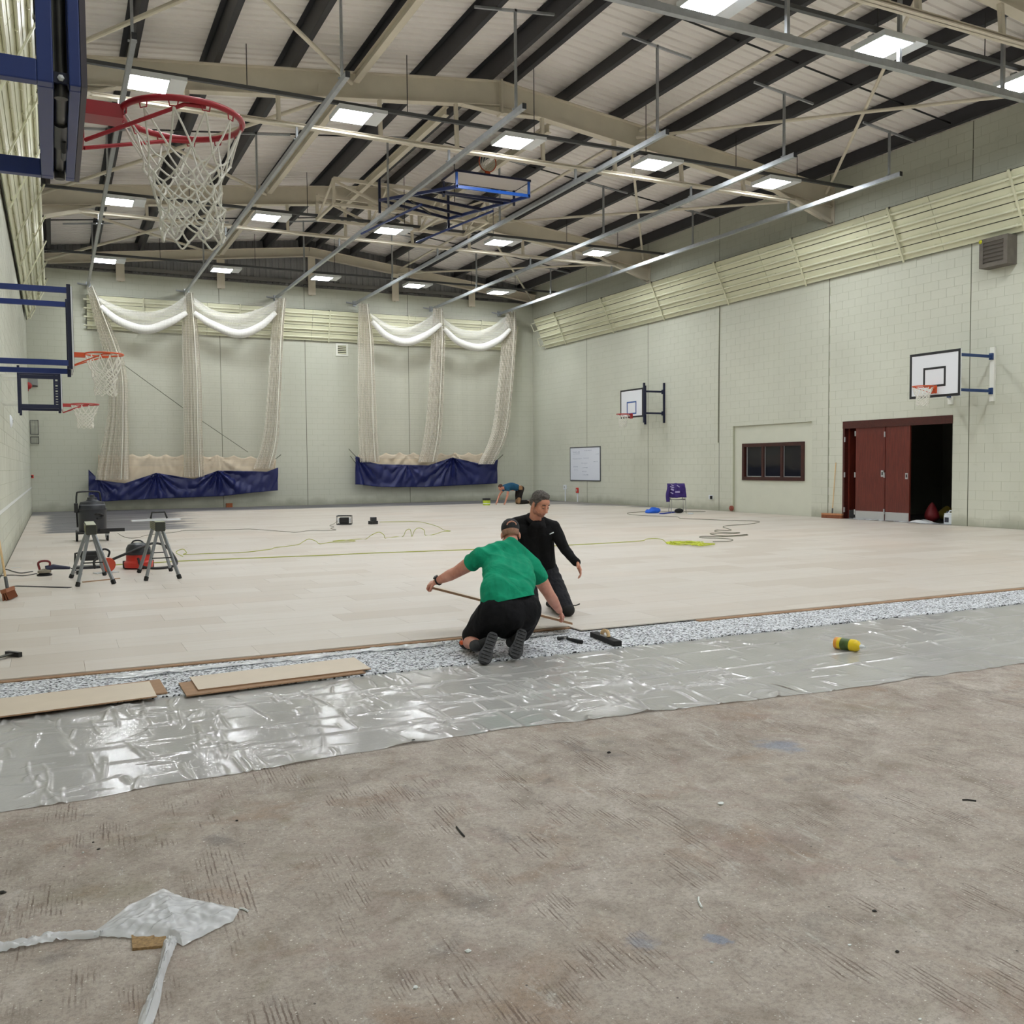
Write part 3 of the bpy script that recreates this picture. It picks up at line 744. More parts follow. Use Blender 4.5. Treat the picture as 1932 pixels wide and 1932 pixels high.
def m_membrane():
    n = NT('membrane_film'); v = n.coord('World')
    fine = n.noise(n.coord('World', (1.6, 1, 1)), 26, 3, 0.6)
    bp = n.node('ShaderNodeBump'); n.link(fine, bp.inputs['Height']); bp.inputs['Strength'].default_value = 0.15; bp.inputs['Distance'].default_value = 0.01
    df = n.node('ShaderNodeBsdfDiffuse'); df.inputs['Color'].default_value = rgb(214, 213, 211)
    tr = n.node('ShaderNodeBsdfTransparent'); tr.inputs['Color'].default_value = (0.93, 0.93, 0.93, 1)
    gl = n.node('ShaderNodeBsdfGlossy'); gl.inputs['Roughness'].default_value = 0.055; n.link(bp.outputs[0], gl.inputs['Normal'])
    m1 = n.node('ShaderNodeMixShader'); n.link(n.ramp(n.noise(v, 1.3, 4), [(0.3, (0.56, 0.56, 0.56, 1)), (0.7, (0.68, 0.68, 0.68, 1))]), m1.inputs[0]); n.link(tr.outputs[0], m1.inputs[1]); n.link(df.outputs[0], m1.inputs[2])
    fr = n.node('ShaderNodeFresnel'); fr.inputs['IOR'].default_value = 1.5; n.link(bp.outputs[0], fr.inputs['Normal'])
    m2 = n.node('ShaderNodeMixShader'); n.link(n.math('MINIMUM', n.math('ADD', n.math('MULTIPLY', fr.outputs[0], 1.0), 0.03), 0.45), m2.inputs[0]); n.link(m1.outputs[0], m2.inputs[1]); n.link(gl.outputs[0], m2.inputs[2])
    n.link(m2.outputs[0], n.out.inputs['Surface']); return n.m
m = MB(); mem_patch(m, XL+0.02, 4.6, 860, 330, 3, 1.7); mem_patch(m, 4.6, 10.5, 560, 220, 4, 0.75); mem_patch(m, 10.5, XR-0.03, 260, 60, 5, 0.4)
m.build('vapour_membrane', m_membrane(), smooth=False, label='clear crinkled plastic membrane sheet between the foam and bare concrete', category='plastic sheet')
_mm = bpy.data.objects['vapour_membrane'].data; _mm.polygons.foreach_set('use_smooth', [True]*len(_mm.polygons))
if _mm.polygons[0].normal.z < 0: _mm.flip_normals()

# --- crumpled film flap lying over the foam along the laid edge
def flap(name, label, x0, x1, yc, wid, seed, amp):
    def fn(u, v):
        x = x0+(x1-x0)*u
        w = wid*(0.6+0.5*noise2(x*1.5, seed, 14))*math.sin(PI*min(1, max(0.02, u*1.0)))**0.25
        y = yc(x)+(v-0.5)*w+0.03*noise2(x*3, v*2, seed)
        h = amp*abs(noise2(x*6, y*9, seed+1))+amp*0.6*abs(noise2(x*13, y*17, seed+2))
        return (x, y, Z_FOAM+0.003+h)
    m = MB(); m.grid(fn, int((x1-x0)*60), 22)
    m.build(name, M_FILM2, smooth=True, label=label, category='plastic film')
flap('film_strip', 'crumpled clear film strip on the foam beside the left floorboards', 0.25, 3.05, lambda x: 7.60+0.02*x, 0.36, 21, 0.022)
flap('film_scrap', 'bunched clear film scrap on the foam beside the held board', 3.55, 4.3, lambda x: 7.60, 0.26, 25, 0.035)

# --- loose boards waiting on the foam
def board_box(x0, x1, y0, y1, z, rot=0, tilt=0):
    return (x0, x1, y0, y1, z)
def loose(label, pts, z, face, t=0.0095, tilt=0.0):
    p = [onz(px, py, z) for px, py in pts]
    c = sum(p, Vector())/4
    m = MB()
    top = [q-c+Vector((0, 0, 0)) for q in p]; vs = [(q.x, q.y, -t) for q in top]+[(q.x, q.y, 0) for q in top]
    m.add(vs, [(0,3,2,1),(0,1,5,4),(1,2,6,5),(2,3,7,6),(3,0,4,7)], 1); m.add(vs[4:], [(0,1,2,3)], 0)
    o = m.build('loose_floorboard', [face, M_MDF], label=label, category='board', group='loose floorboards on the foam'); o.location = c
    return o
loose('pale board lying face up, upper one of the pair by the kneeling man', [(358, 1277), (668, 1240), (700, 1261), (374, 1301)], 0.004, M_FACE)
loose('brown-cored board lying under the pale board by the kneeling man', [(337, 1288), (640, 1252), (690, 1268), (352, 1312)], -0.0065, M_MDF)
loose('pale board lying face up near the folding-hoop wall, upper one', [(-110, 1330), (282, 1285), (296, 1313), (-110, 1366)], 0.004, M_FACE)
loose('brown-cored board with its end poking out near the folding-hoop wall', [(-60, 1325), (301, 1281), (316, 1306), (-60, 1352)], -0.0065, M_MDF)
# ================================================================ radiant heater panels
def heater(name, label, place, L0, L1, straps, seams, loops):
    """place(u, s, d): u along wall, s 0..1 bottom->top across panel, d out of the face (metres)"""
    t = thing(name, label, 'heater', (0, 0, 0), 'radiant heater panels')
    def slab(mb, u0, u1, s0, s1, d0, d1):
        P = [place(u, s, d) for d in (d0, d1) for (u, s) in ((u0, s0), (u1, s0), (u1, s1), (u0, s1))]
        mb.add(P, [(0,3,2,1),(4,5,6,7),(0,1,5,4),(1,2,6,5),(2,3,7,6),(3,0,4,7)])
    cuts = [L0]+sorted(s for s in seams if L0 < s < L1)+[L1]
    n = 8
    for k in range(n):
        for a, b in zip(cuts[:-1], cuts[1:]):
            m = MB(); slab(m, a+0.006, b-0.006, (k+0.07)/n, (k+0.93)/n, 0.0, 0.025); m.build('heater_strip', M_PANEL, t)
    m = MB(); slab(m, L0, L1, 0.0, 1.0, -0.02, 0.0); m.build('back_plate', mat('heater_groove_shade', rgb(72, 72, 58), 0.7), t)  # back plate coloured dark to draw the shadow lines between the strips
    for k in (0, 2, 4, 6):
        s = (k+1.0)/n-0.004
        m = MB(); m.cyl(place(L0-0.1, s, 0.055), place(L1+0.1, s, 0.055), 0.028, 8); p = m.build('pipe', M_PIPE, t, smooth=True)
        c = MB(); u = L0+0.4
        while u < L1: slab(c, u-0.012, u+0.012, s-0.03, s+0.03, 0.02, 0.07); u += 1.1
        c.build('pipe_clips', M_PIPE, p, kind='stuff')
    for u in straps:
        m = MB(); slab(m, u-0.025, u+0.025, -0.02, 1.02, 0.07, 0.10); m.build('strap', M_PANEL, t)
        m = MB(); P0 = Vector(place(u, 1.0, 0.05)); P1 = Vector(place(u, 1.0, 0.05)); 
        w = Vector(loops(u)); m.bar(P0, Vector((w.x, w.y, P0.z+0.06)), 0.05, 0.05); m.build('wall_bracket', M_BRACK, t)
    # end return loops
    for (sa, sb) in ((0.10, 0.36), (0.62, 0.87)):
        m = MB(); m.tube([place(L1+0.02, sa, 0.045), place(L1+0.35, sa, 0.045), place(L1+0.35, sb, 0.045), place(L1+0.02, sb, 0.045)], 0.022, 8)
        m.build('return_pipe', M_PIPE, t)
    return t
def along(p0, p1, nrm):
    p0, p1, nrm = Vector(p0), Vector(p1), Vector(nrm).normalized()
    return p0, p1, nrm
# right wall: bottom edge at the wall, top edge leaning into the hall
rb, rt_ = Vector((XR-0.06, 0, 6.72)), Vector((XR-0.66, 0, 7.98))
rn = Vector((-(rt_.z-rb.z), 0, (rt_.x-rb.x))).normalized()
def place_r(u, s, d): p = rb.lerp(rt_, s)+rn*d; return (p.x, u, p.z)
st_r = [onx(px, py, XR-0.66).y for px, py in ((1047, 602), (1135, 570), (1230, 535), (1350, 494), (1495, 447), (1678, 385), (1907, 318))]+[10.5, 7.3, 4.1, 0.9, -2.3, -5.2]
heater('radiant_heater', 'cream ribbed radiant heater panel leaning along the storeroom wall', place_r, -6.0, 36.9, st_r, [31.0, 26.9, 22.3, 18.2, 16.2, 12, 8, 4, 0], lambda u: (XR-0.01, u, 0))
lb, lt = Vector((XL+0.06, 0, 6.72)), Vector((XL+0.66, 0, 7.98))
ln_ = Vector(((lt.z-lb.z), 0, -(lt.x-lb.x))).normalized()
def place_l(u, s, d): p = lb.lerp(lt, s)+ln_*d; return (p.x, u, p.z)
heater('radiant_heater', 'cream ribbed radiant heater panel leaning along the folding-hoop wall', place_l, 2.0, 36.7, [35.5-2.9*i for i in range(12)], [31, 26.5, 22, 18, 14, 10, 6], lambda u: (XL+0.01, u, 0))
fb, ft = Vector((0, YF-0.06, 6.72)), Vector((0, YF-0.42, 7.92))
fn_ = Vector((0, -(ft.z-fb.z), (ft.y-fb.y))).normalized()
def place_f(u, s, d): p = fb.lerp(ft, s)+fn_*d; return (u, p.y, p.z)
heater('radiant_heater', 'cream ribbed radiant heater panel on the end wall behind the nets', place_f, 1.25, 18.5, [ony(px, py, YF-0.4).x for px, py in ((270, 560), (452, 566), (622, 575), (770, 586), (908, 596))], [5.5, 9.6, 14], lambda u: (u, YF-0.01, 0))

# ================================================================ door, window, storeroom
M_DOOR = None
def m_wood(name, a, b, sc=(14, 14, 1.2), rough=0.35):
    n = NT(name); v = n.coord('Object', sc)
    f = n.noise(v, 2.0, 6, 0.65, 0.4)
    n.link(n.ramp(f, [(0.3, rgb(*a)), (0.7, rgb(*b))]), n.b.inputs['Base Color'])
    n.b.inputs['Roughness'].default_value = rough
    n.bump(f, 0.1, 0.003); return n.m
M_DOOR = m_wood('mahogany', (76, 28, 22), (110, 45, 34)); M_DOOR2 = m_wood('mahogany_dark', (58, 22, 18), (80, 34, 26), (1, 14, 14))
M_ALU = mat('brushed_metal', rgb(200, 202, 204), 0.35, 0.8)
M_BRACKW = mat('off_white_metal', rgb(226, 226, 216), 0.45)
M_PINE = m_wood('pine_handle', (205, 170, 120), (226, 196, 148), (20, 20, 2), 0.5)
d1 = struct('door_1', 'dark red wooden folding door standing half open at the storeroom')
m = MB(); m.box(XR-0.02, XR+0.16, DOOR[0], DOOR[1], 2.50, 2.70); m.build('header', M_DOOR2, d1)
m = MB(); m.box(XR-0.01, XR+0.2, DOOR[1]-0.07, DOOR[1], 0, 2.5); m.build('jamb', M_DOOR2, d1)
def leaf(p, q, t=0.045):
    p, q = Vector((p[0], p[1], 0)), Vector((q[0], q[1], 0)); d = (q-p).normalized(); nrm = Vector((-d.y, d.x, 0))
    if nrm.x > 0: nrm = -nrm
    M = Matrix((d, nrm, Vector((0, 0, 1)))).transposed(); L = (q-p).length
    m = MB(); m.obox((p+q)/2+Vector((0, 0, 1.255)), (L-0.006, t, 2.49), M); o = m.build('door_leaf', M_DOOR, d1)
    m = MB(); m.obox((p+q)/2+nrm*(t/2+0.003)+Vector((0, 0, 0.13)), (L-0.02, 0.004, 0.22), M); m.build('kick_plate', M_ALU, o)
    return o, M, nrm, p, q
l1 = leaf((XR+0.03, 19.04), (XR+0.05, 18.045)); l2 = leaf((XR+0.05, 18.03), (XR+0.02, 17.22)); l3 = leaf((XR+0.12, 19.40), (XR+0.9, 19.36))
for (lf, yy, zz, w, h) in ((l1, 18.10, 1.26, 0.09, 0.17), (l2, 17.31, 1.20, 0.08, 0.16)):
    m = MB(); m.box(XR-0.012, XR+0.012, yy-w/2, yy+w/2, zz-h/2, zz+h/2); m.build('lock_plate', M_ALU, lf[0])
    m = MB(); m.box(XR-0.016, XR-0.01, yy-0.02, yy+0.02, zz-0.04, zz+0.04); m.build('keyhole', M_BLACK, lf[0])
for yy, zs in ((19.05, (2.35, 1.22, 0.2)), (18.037, (2.3, 1.22, 0.25)), (19.43, (2.2, 1.22, 0.25))):
    for zz in zs:
        m = MB(); m.box(XR-0.014, XR+0.014, yy-0.018, yy+0.018, zz-0.07, zz+0.07); m.build('hinge', M_ALU, d1)
w1 = struct('window_1', 'dark wooden three-pane internal window beside the storeroom door')
Y0, Y1, Z0, Z1 = WIN
M_WFR = m_wood('window_mahogany', (46, 20, 17), (68, 32, 26), (6, 3, 6))
f = MB()
xw0, xw1 = XR+0.02, XR+0.14
for (a, b, c, d) in ((Y0, Y1, Z0, Z0+0.11), (Y0, Y1, Z1-0.11, Z1), (Y0, Y0+0.11, Z0+0.11, Z1-0.11), (Y1-0.11, Y1, Z0+0.11, Z1-0.11)): f.box(xw0, xw1, a, b, c, d)
f.build('window_frame', M_WFR, w1)
pw = (Y1-Y0-0.22)/3
n = NT('dark_glass'); n.b.inputs['Base Color'].default_value = (0.012, 0.013, 0.016, 1); n.b.inputs['Roughness'].default_value = 0.06; M_GLASS = n.m
for k in range(3):
    a = Y0+0.11+k*pw
    if k: m = MB(); m.box(xw0+0.01, xw1, a-0.045, a+0.045, Z0+0.11, Z1-0.11); m.build('mullion', M_WFR, w1)
    m = MB(); m.box(XR+0.085, XR+0.095, a+0.02, a+pw-0.02, Z0+0.1, Z1-0.1); m.build('pane', M_GLASS, w1)
    m = MB(); m.box(XR+0.075, XR+0.085, a+pw-0.085, a+pw-0.055, Z0+0.11, Z1-0.11); m.box(XR+0.075, XR+0.085, a+0.05, a+pw-0.08, Z0+0.11, Z0+0.13); m.build('pane_bead', M_ALU, w1)
# storeroom shell
M_SRM = mat('storeroom_wall_shade', rgb(120, 120, 108), 0.8); M_SRF = mat('storeroom_floor_shade', rgb(60, 58, 56), 0.8)  # wall and floor colours darkened to paint in the unlit room's shade
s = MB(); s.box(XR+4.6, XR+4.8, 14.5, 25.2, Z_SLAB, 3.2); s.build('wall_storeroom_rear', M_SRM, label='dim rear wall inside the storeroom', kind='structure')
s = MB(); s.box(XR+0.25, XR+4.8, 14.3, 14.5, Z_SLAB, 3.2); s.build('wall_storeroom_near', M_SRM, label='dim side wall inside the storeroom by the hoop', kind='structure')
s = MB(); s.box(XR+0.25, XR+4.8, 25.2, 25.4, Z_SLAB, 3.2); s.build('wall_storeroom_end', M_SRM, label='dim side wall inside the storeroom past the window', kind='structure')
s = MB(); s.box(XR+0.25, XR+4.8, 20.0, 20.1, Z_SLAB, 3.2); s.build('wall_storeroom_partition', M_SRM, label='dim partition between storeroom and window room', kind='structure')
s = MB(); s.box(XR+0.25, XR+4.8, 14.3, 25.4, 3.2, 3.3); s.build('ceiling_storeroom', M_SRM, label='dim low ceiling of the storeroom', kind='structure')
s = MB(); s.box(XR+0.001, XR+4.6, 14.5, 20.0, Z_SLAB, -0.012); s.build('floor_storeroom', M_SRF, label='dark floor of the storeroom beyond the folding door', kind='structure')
# shelf rack deep inside
t = thing('shelf_rack', 'grey metal shelf rack in the dark storeroom', 'shelf', (XR+3.9, 16.6, -0.012))
M_RACK = mat('rack_grey', rgb(110, 110, 104), 0.6)
for yy in (-0.95, 0.0, 0.95, 1.9):
    for xx in (-0.3, 0.3):
        m = MB(); m.box(xx-0.025, xx+0.025, yy-0.025, yy+0.025, 0, 2.1); m.build('upright', M_RACK, t)
for zz in (0.3, 0.95, 1.6):
    m = MB(); m.box(-0.33, 0.33, -0.95, 1.9, zz, zz+0.04); m.build('shelf', M_RACK, t)
m = MB(); m.box(XR+3.5, XR+3.9, 15.9, 16.35, 0.978, 1.4); m.build('storage_box', mat('card_box', rgb(120, 104, 80), 0.8), label='brown box on the storeroom shelf rack', category='box')
m = MB(); m.box(XR+4.57, XR+4.595, 15.5, 15.85, 1.3, 1.85); m.build('notice', mat('dark_notice', rgb(30, 32, 36), 0.6), label='dark notice pinned to the storeroom rear wall', category='notice')
# red sack, yellow tub, white jerrycan just inside the doorway
def lump(name, c, r, m_, label, cat, seed, flat=0.0):
    mb = MB(); mb.ell((0, 0, r[2]), r, n=18, m=12)
    mb.v = [(x*(1+0.18*noise2(z*4, x*4, seed))*(1.0-0.42*max(0, z/r[2]-0.5)), y*(1+0.18*noise2(z*4, y*4, seed+1))*(1.0-0.42*max(0, z/r[2]-0.5)), max(0, z)) for (x, y, z) in mb.v]
    o = mb.build(name, m_, smooth=True, label=label, category=cat); o.location = c; return o
lump('red_sack', (XR+0.72, 17.12, -0.012), (0.22, 0.2, 0.26), mat('red_sack', rgb(112, 22, 28), 0.6), 'crumpled red sack on the storeroom floor inside the door', 'bag', 31)
lump('yellow_sack', (XR+1.5, 17.3, -0.012), (0.25, 0.3, 0.2), mat('yellow_sack', rgb(120, 104, 30), 0.6), 'dull yellow sack behind the red sack in the storeroom', 'bag', 33)
t = thing('jerrycan', 'white plastic jerrycan standing inside the storeroom doorway', 'canister', (XR+0.35, 16.22, -0.012))
wp = mat('white_plastic', rgb(226, 230, 234), 0.4)
m = MB(); m.box(-0.11, 0.11, -0.15, 0.15, 0, 0.24); m.prism([(-0.15, 0.24), (0.15, 0.24), (0.15, 0.28), (0.02, 0.30), (-0.15, 0.30)], 'x', -0.1, 0.1); m.build('body', wp, t, bevel=0.015)
m = MB(); m.tube([(0, -0.1, 0.29), (0, -0.08, 0.345), (0, 0.06, 0.345), (0, 0.09, 0.28)], 0.018, 8); m.build('handle', wp, t)
m = MB(); m.cyl((0, 0.12, 0.27), (0, 0.12, 0.33), 0.03, 12); m.build('cap', mat('blue_grey_cap', rgb(70, 78, 92), 0.5), t)
m = MB(); m.box(-0.113, -0.109, 0.0, 0.12, 0.06, 0.18); m.build('sticker', mat('dark_sticker', rgb(60, 62, 72), 0.5), t)
# plastic sheet bunched along the threshold
def fn(u, v):
    y = 15.98+3.2*u; x = XR-0.16+0.30*v
    return (x+0.04*noise2(y*3, v, 40), y, 0.004+0.05*abs(noise2(y*2.6, v*1.5, 41))+0.07*math.exp(-((u-0.27)/0.08)**2)*(v > 0.3)+0.012*abs(noise2(y*12, v*5, 42)))
m = MB(); m.grid(fn, 150, 10)
m.build('threshold_sheet', m_film('threshold_film', 0.75, (215, 217, 219), 0.2), smooth=True, label='bunched plastic sheet along the storeroom threshold', category='plastic sheet')

# ================================================================ fittings on the walls
t = thing('extractor_fan', 'dusty grey-brown louvred fan box high on the storeroom wall', 'fan', (XR, 14.68, 6.36))
M_FAN = mat('dusty_fan', rgb(104, 98, 90), 0.8, var=0.15, vscale=6)
m = MB(); m.box(-0.30, 0, -0.36, 0.36, -0.33, 0.33); m.build('casing', M_FAN, t)
for a, b, c, d in ((-0.36, 0.36, 0.24, 0.33), (-0.36, 0.36, -0.33, -0.24), (-0.36, -0.26, -0.24, 0.24), (0.26, 0.36, -0.24, 0.24)):
    m = MB(); m.box(-0.33, -0.30, a, b, c, d); m.build('frame_bar', M_FAN, t)
M_FAN2 = mat('fan_slat', rgb(84, 78, 70), 0.8)
for k in range(5):
    z = -0.18+k*0.09; m = MB(); m.prism([(-0.325, z-0.02), (-0.30, z+0.04), (-0.295, z+0.03), (-0.32, z-0.03)], 'y', -0.26, 0.26)
    m.v = [(p[0], p[1], p[2]) for p in m.v]; m.build('slat', M_FAN2, t)
m = MB(); m.ell((-0.31, 0.33, 0.28), 0.05); m.build('yellow_tag', mat('yellow_tag', rgb(206, 206, 40), 0.5), t)
P = ony(645, 660, YF)
t = thing('air_vent', 'square cream louvred vent on the end wall between the two net bays', 'vent', (P.x, YF, P.z))
m = MB(); m.box(-0.26, 0.26, -0.03, 0, 0.18, 0.26); m.box(-0.26, 0.26, -0.03, 0, -0.26, -0.18); m.box(-0.26, -0.18, -0.03, 0, -0.18, 0.18); m.box(0.18, 0.26, -0.03, 0, -0.18, 0.18); m.build('frame', M_BRACKW, t)
m = MB(); m.box(-0.18, 0.18, -0.006, 0, -0.18, 0.18); m.build('backing', M_BLACK, t)
for k in range(5):
    z = -0.15+k*0.075; m = MB(); m.prism([(-0.028, z-0.012), (-0.006, z+0.02), (-0.004, z+0.012), (-0.026, z-0.02)], 'x', -0.18, 0.18); m.build('slat', M_PANEL, t)
# whiteboard with faint writing
t = thing('whiteboard', 'white dry-wipe board with faint writing on the wall beyond the hoop', 'whiteboard', (XR, 33.63, 1.60))
m = MB(); m.box(-0.02, 0, -1.2, 1.2, -0.68, 0.68); m.build('board', mat('whiteboard_face', rgb(226, 230, 240), 0.2), t)
m = MB()
for a, b, c, d in ((-1.23, 1.23, 0.67, 0.71), (-1.23, 1.23, -0.71, -0.67), (-1.23, -1.2, -0.67, 0.67), (1.2, 1.23, -0.67, 0.67)): m.box(-0.03, 0.0, a, b, c, d)
m.build('frame', mat('grey_frame', rgb(96, 98, 104), 0.4, 0.5), t)
ink = MB(); rr = random.Random(5)
for (yy, zz, w) in ((1.0, 0.5, 0.6), (0.05, 0.55, 0.6), (0.95, 0.42, 0.5), (1.0, 0.22, 0.75), (0.1, 0.24, 0.4), (0.3, 0.03, 0.45), (0.2, -0.15, 0.4), (0.2, -0.31, 0.3), (0.2, -0.45, 0.45), (-0.85, 0.4, 0.25), (-0.7, 0.1, 0.3), (0.95, -0.12, 0.35), (0.9, -0.25, 0.3)):
    k = 0; y = yy
    while y > yy-w:
        st = rr.uniform(0.03, 0.07); pts = [(-0.0215, y-st*q/5, zz+rr.uniform(-0.02, 0.02)) for q in range(6)]
        ink.tube(pts, 0.0035, 4); y -= st+rr.uniform(0.01, 0.035)
ink.build('faint_writing', mat('faded_ink', rgb(158, 164, 186), 0.6), t, kind='stuff')
# sockets and boxes low on the right wall
def wallbox(name, label, cat, y, z, w, h, dpt, m_, stem=None, stem_m=None):
    t = thing(name, label, cat, (XR, y, z))
    mb = MB(); mb.box(-dpt, 0, -w/2, w/2, -h/2, h/2); mb.build('plate', m_, t, bevel=0.004)
    if stem: mb = MB(); mb.box(-0.025, 0, -0.03, 0.03, -stem, -h/2); mb.build('trunking', stem_m, t)
    mb = MB(); mb.box(-dpt-0.004, -dpt, -w*0.2, w*0.2, -h*0.2, h*0.2); mb.build('face', mat('socket_face', rgb(186, 186, 180), 0.5), t)
P = onx(1067, 919, XR); wallbox('wall_socket', 'white wall socket with white trunking below the whiteboard', 'socket', P.y, P.z, 0.22, 0.2, 0.05, wp, P.z, wp)
P = onx(1090, 925, XR); wallbox('fire_call_point', 'small red call point with white trunking under the whiteboard', 'call point', P.y, P.z, 0.16, 0.22, 0.05, mat('signal_red', rgb(204, 52, 40), 0.4), P.z, wp)
P = onx(1342, 938, XR); t = thing('plug_socket', 'white plug socket with a black plug beside the purple-draped chair', 'socket', (XR, P.y, P.z))
m = MB(); m.box(-0.03, 0, -0.1, 0.1, -0.07, 0.07); m.build('plate', wp, t); m = MB(); m.box(-0.09, -0.03, -0.1, -0.03, -0.06, 0.05); m.build('plug', M_BLACK, t)
P = onx(1381, 959, XR); t = thing('pipe_flange', 'rusty red pipe flange low on the wall near the window', 'pipe', (XR, P.y, max(0.09, P.z)))
m = MB(); m.cyl((0.01, 0, 0), (-0.05, 0, 0), 0.085, 16); m.build('flange', mat('rusty_red', rgb(150, 84, 70), 0.7), t); m = MB(); m.cyl((-0.05, 0, 0), (-0.09, 0, 0), 0.045, 12); m.build('stub', mat('rusty_red'), t) if False else m.build('stub', MATS['rusty_red'], t)
# vertical cables on the right wall
for (a, b, lab) in (((1358, 575), (1355, 835), 'long dark cable clipped down the wall between the two right-hand hoops'), ((1225, 565), (1220, 600), 'short dark cable stub under the heater end')):
    p, q = onx(*a, XR-0.012), onx(*b, XR-0.012); m = MB(); m.tube([(0, 0, 0), (0, (q.y-p.y)*0.5+0.01, (q.z-p.z)*0.5), q-p], 0.014, 6); o = m.build('wall_cable', mat('green_grey_cable', rgb(112, 112, 92), 0.6), label=lab, category='cable'); o.location = p
# left / far corner fittings
P = onx(19, 795, XL); t = thing('wall_switch', 'white rounded switch on the folding-hoop wall', 'switch', (XL, P.y, P.z))
m = MB(); m.ell((0.0, 0, 0), (0.05, 0.17, 0.13)); m.build('cover', wp, t, smooth=True); m = MB(); m.box(0.045, 0.06, -0.03, 0.03, -0.03, 0.03); m.build('rocker', mat('socket_face', rgb(186, 186, 180)), t)
P = ony(57, 715, YF); t = thing('corner_notice', 'grey notice sheet in a bracket high in the net-wall corner', 'notice', (P.x, YF, P.z))
m = MB(); m.box(-0.10, 0.24, -0.03, -0.01, -0.22, 0.22); m.build('sheet', mat('grey_notice', rgb(150, 152, 150), 0.5), t); m = MB(); m.box(-0.1, 0.24, -0.06, 0.0, -0.27, -0.24); m.build('shelf_bar', M_BLACK, t)
P = ony(53, 729, YF); t = thing('alarm_bell', 'red alarm bell in the corner beside the grey notice', 'bell', (XL, YF-0.3, P.z))
m = MB(); m.lathe([(0.0, 0.0), (0.13, 0.0), (0.13, 0.03), (0.10, 0.09), (0.04, 0.13), (0, 0.135)], M=Matrix.Rotation(PI/2, 3, 'Y')); m.build('gong', mat('bell_red', rgb(170, 36, 36), 0.3), t, smooth=True); m = MB(); m.box(0, 0.02, -0.05, 0.05, -0.2, 0.05); m.build('base', MATS['bell_red'], t)
for (a, b, lab, nb) in (((61, 793), (61, 820), 'small black wire cage in the net-wall corner, upper one', 4), ((60, 824), (60, 837), 'small black wire cage in the net-wall corner, lower one', 2)):
    p, q = ony(*a, YF), ony(*b, YF); hz = p.z-q.z
    t = thing('wire_cage', lab, 'cage', (XL+0.14, YF, q.z), 'wire cages')
    for (x0, x1, z0, z1) in ((-0.12, 0.16, 0, 0.02), (-0.12, 0.16, hz-0.02, hz), (-0.12, -0.10, 0, hz), (0.14, 0.16, 0, hz)):
        m = MB(); m.box(x0, x1, -0.14, -0.12, z0, z1); m.build('cage_bar', M_BLACK, t)
    for z in (0, hz): m = MB(); m.box(0.13, 0.15, -0.14, 0, z-0.01, z+0.01); m.build('cage_arm', M_BLACK, t)
    m = MB()
    for k in range(1, 6): m.box(-0.12+0.28*k/6-0.003, -0.12+0.28*k/6+0.003, -0.135, -0.129, 0, hz)
    m.build('wire_mesh', M_DCOND, t, kind='stuff')
P = ony(60, 899, YF); t = thing('break_glass', 'small red break-glass box low in the net-wall corner', 'call point', (P.x, YF, P.z))
m = MB(); m.box(-0.06, 0.06, -0.05, 0, -0.06, 0.06); m.build('box', MATS['signal_red'], t); m = MB(); m.box(-0.03, 0.03, -0.054, -0.05, -0.03, 0.03); m.build('glass', M_BLACK, t)
P = ony(432, 951, YF); m = MB(); m.box(-0.12, 0.12, -0.10, -0.002, 0, 0.16); o = m.build('brick_offcut', mat('orange_brick', rgb(150, 84, 48), 0.8, var=0.2), label='orange brick offcut against the foot of the net wall', category='brick'); o.location = (P.x, YF, 0.0)
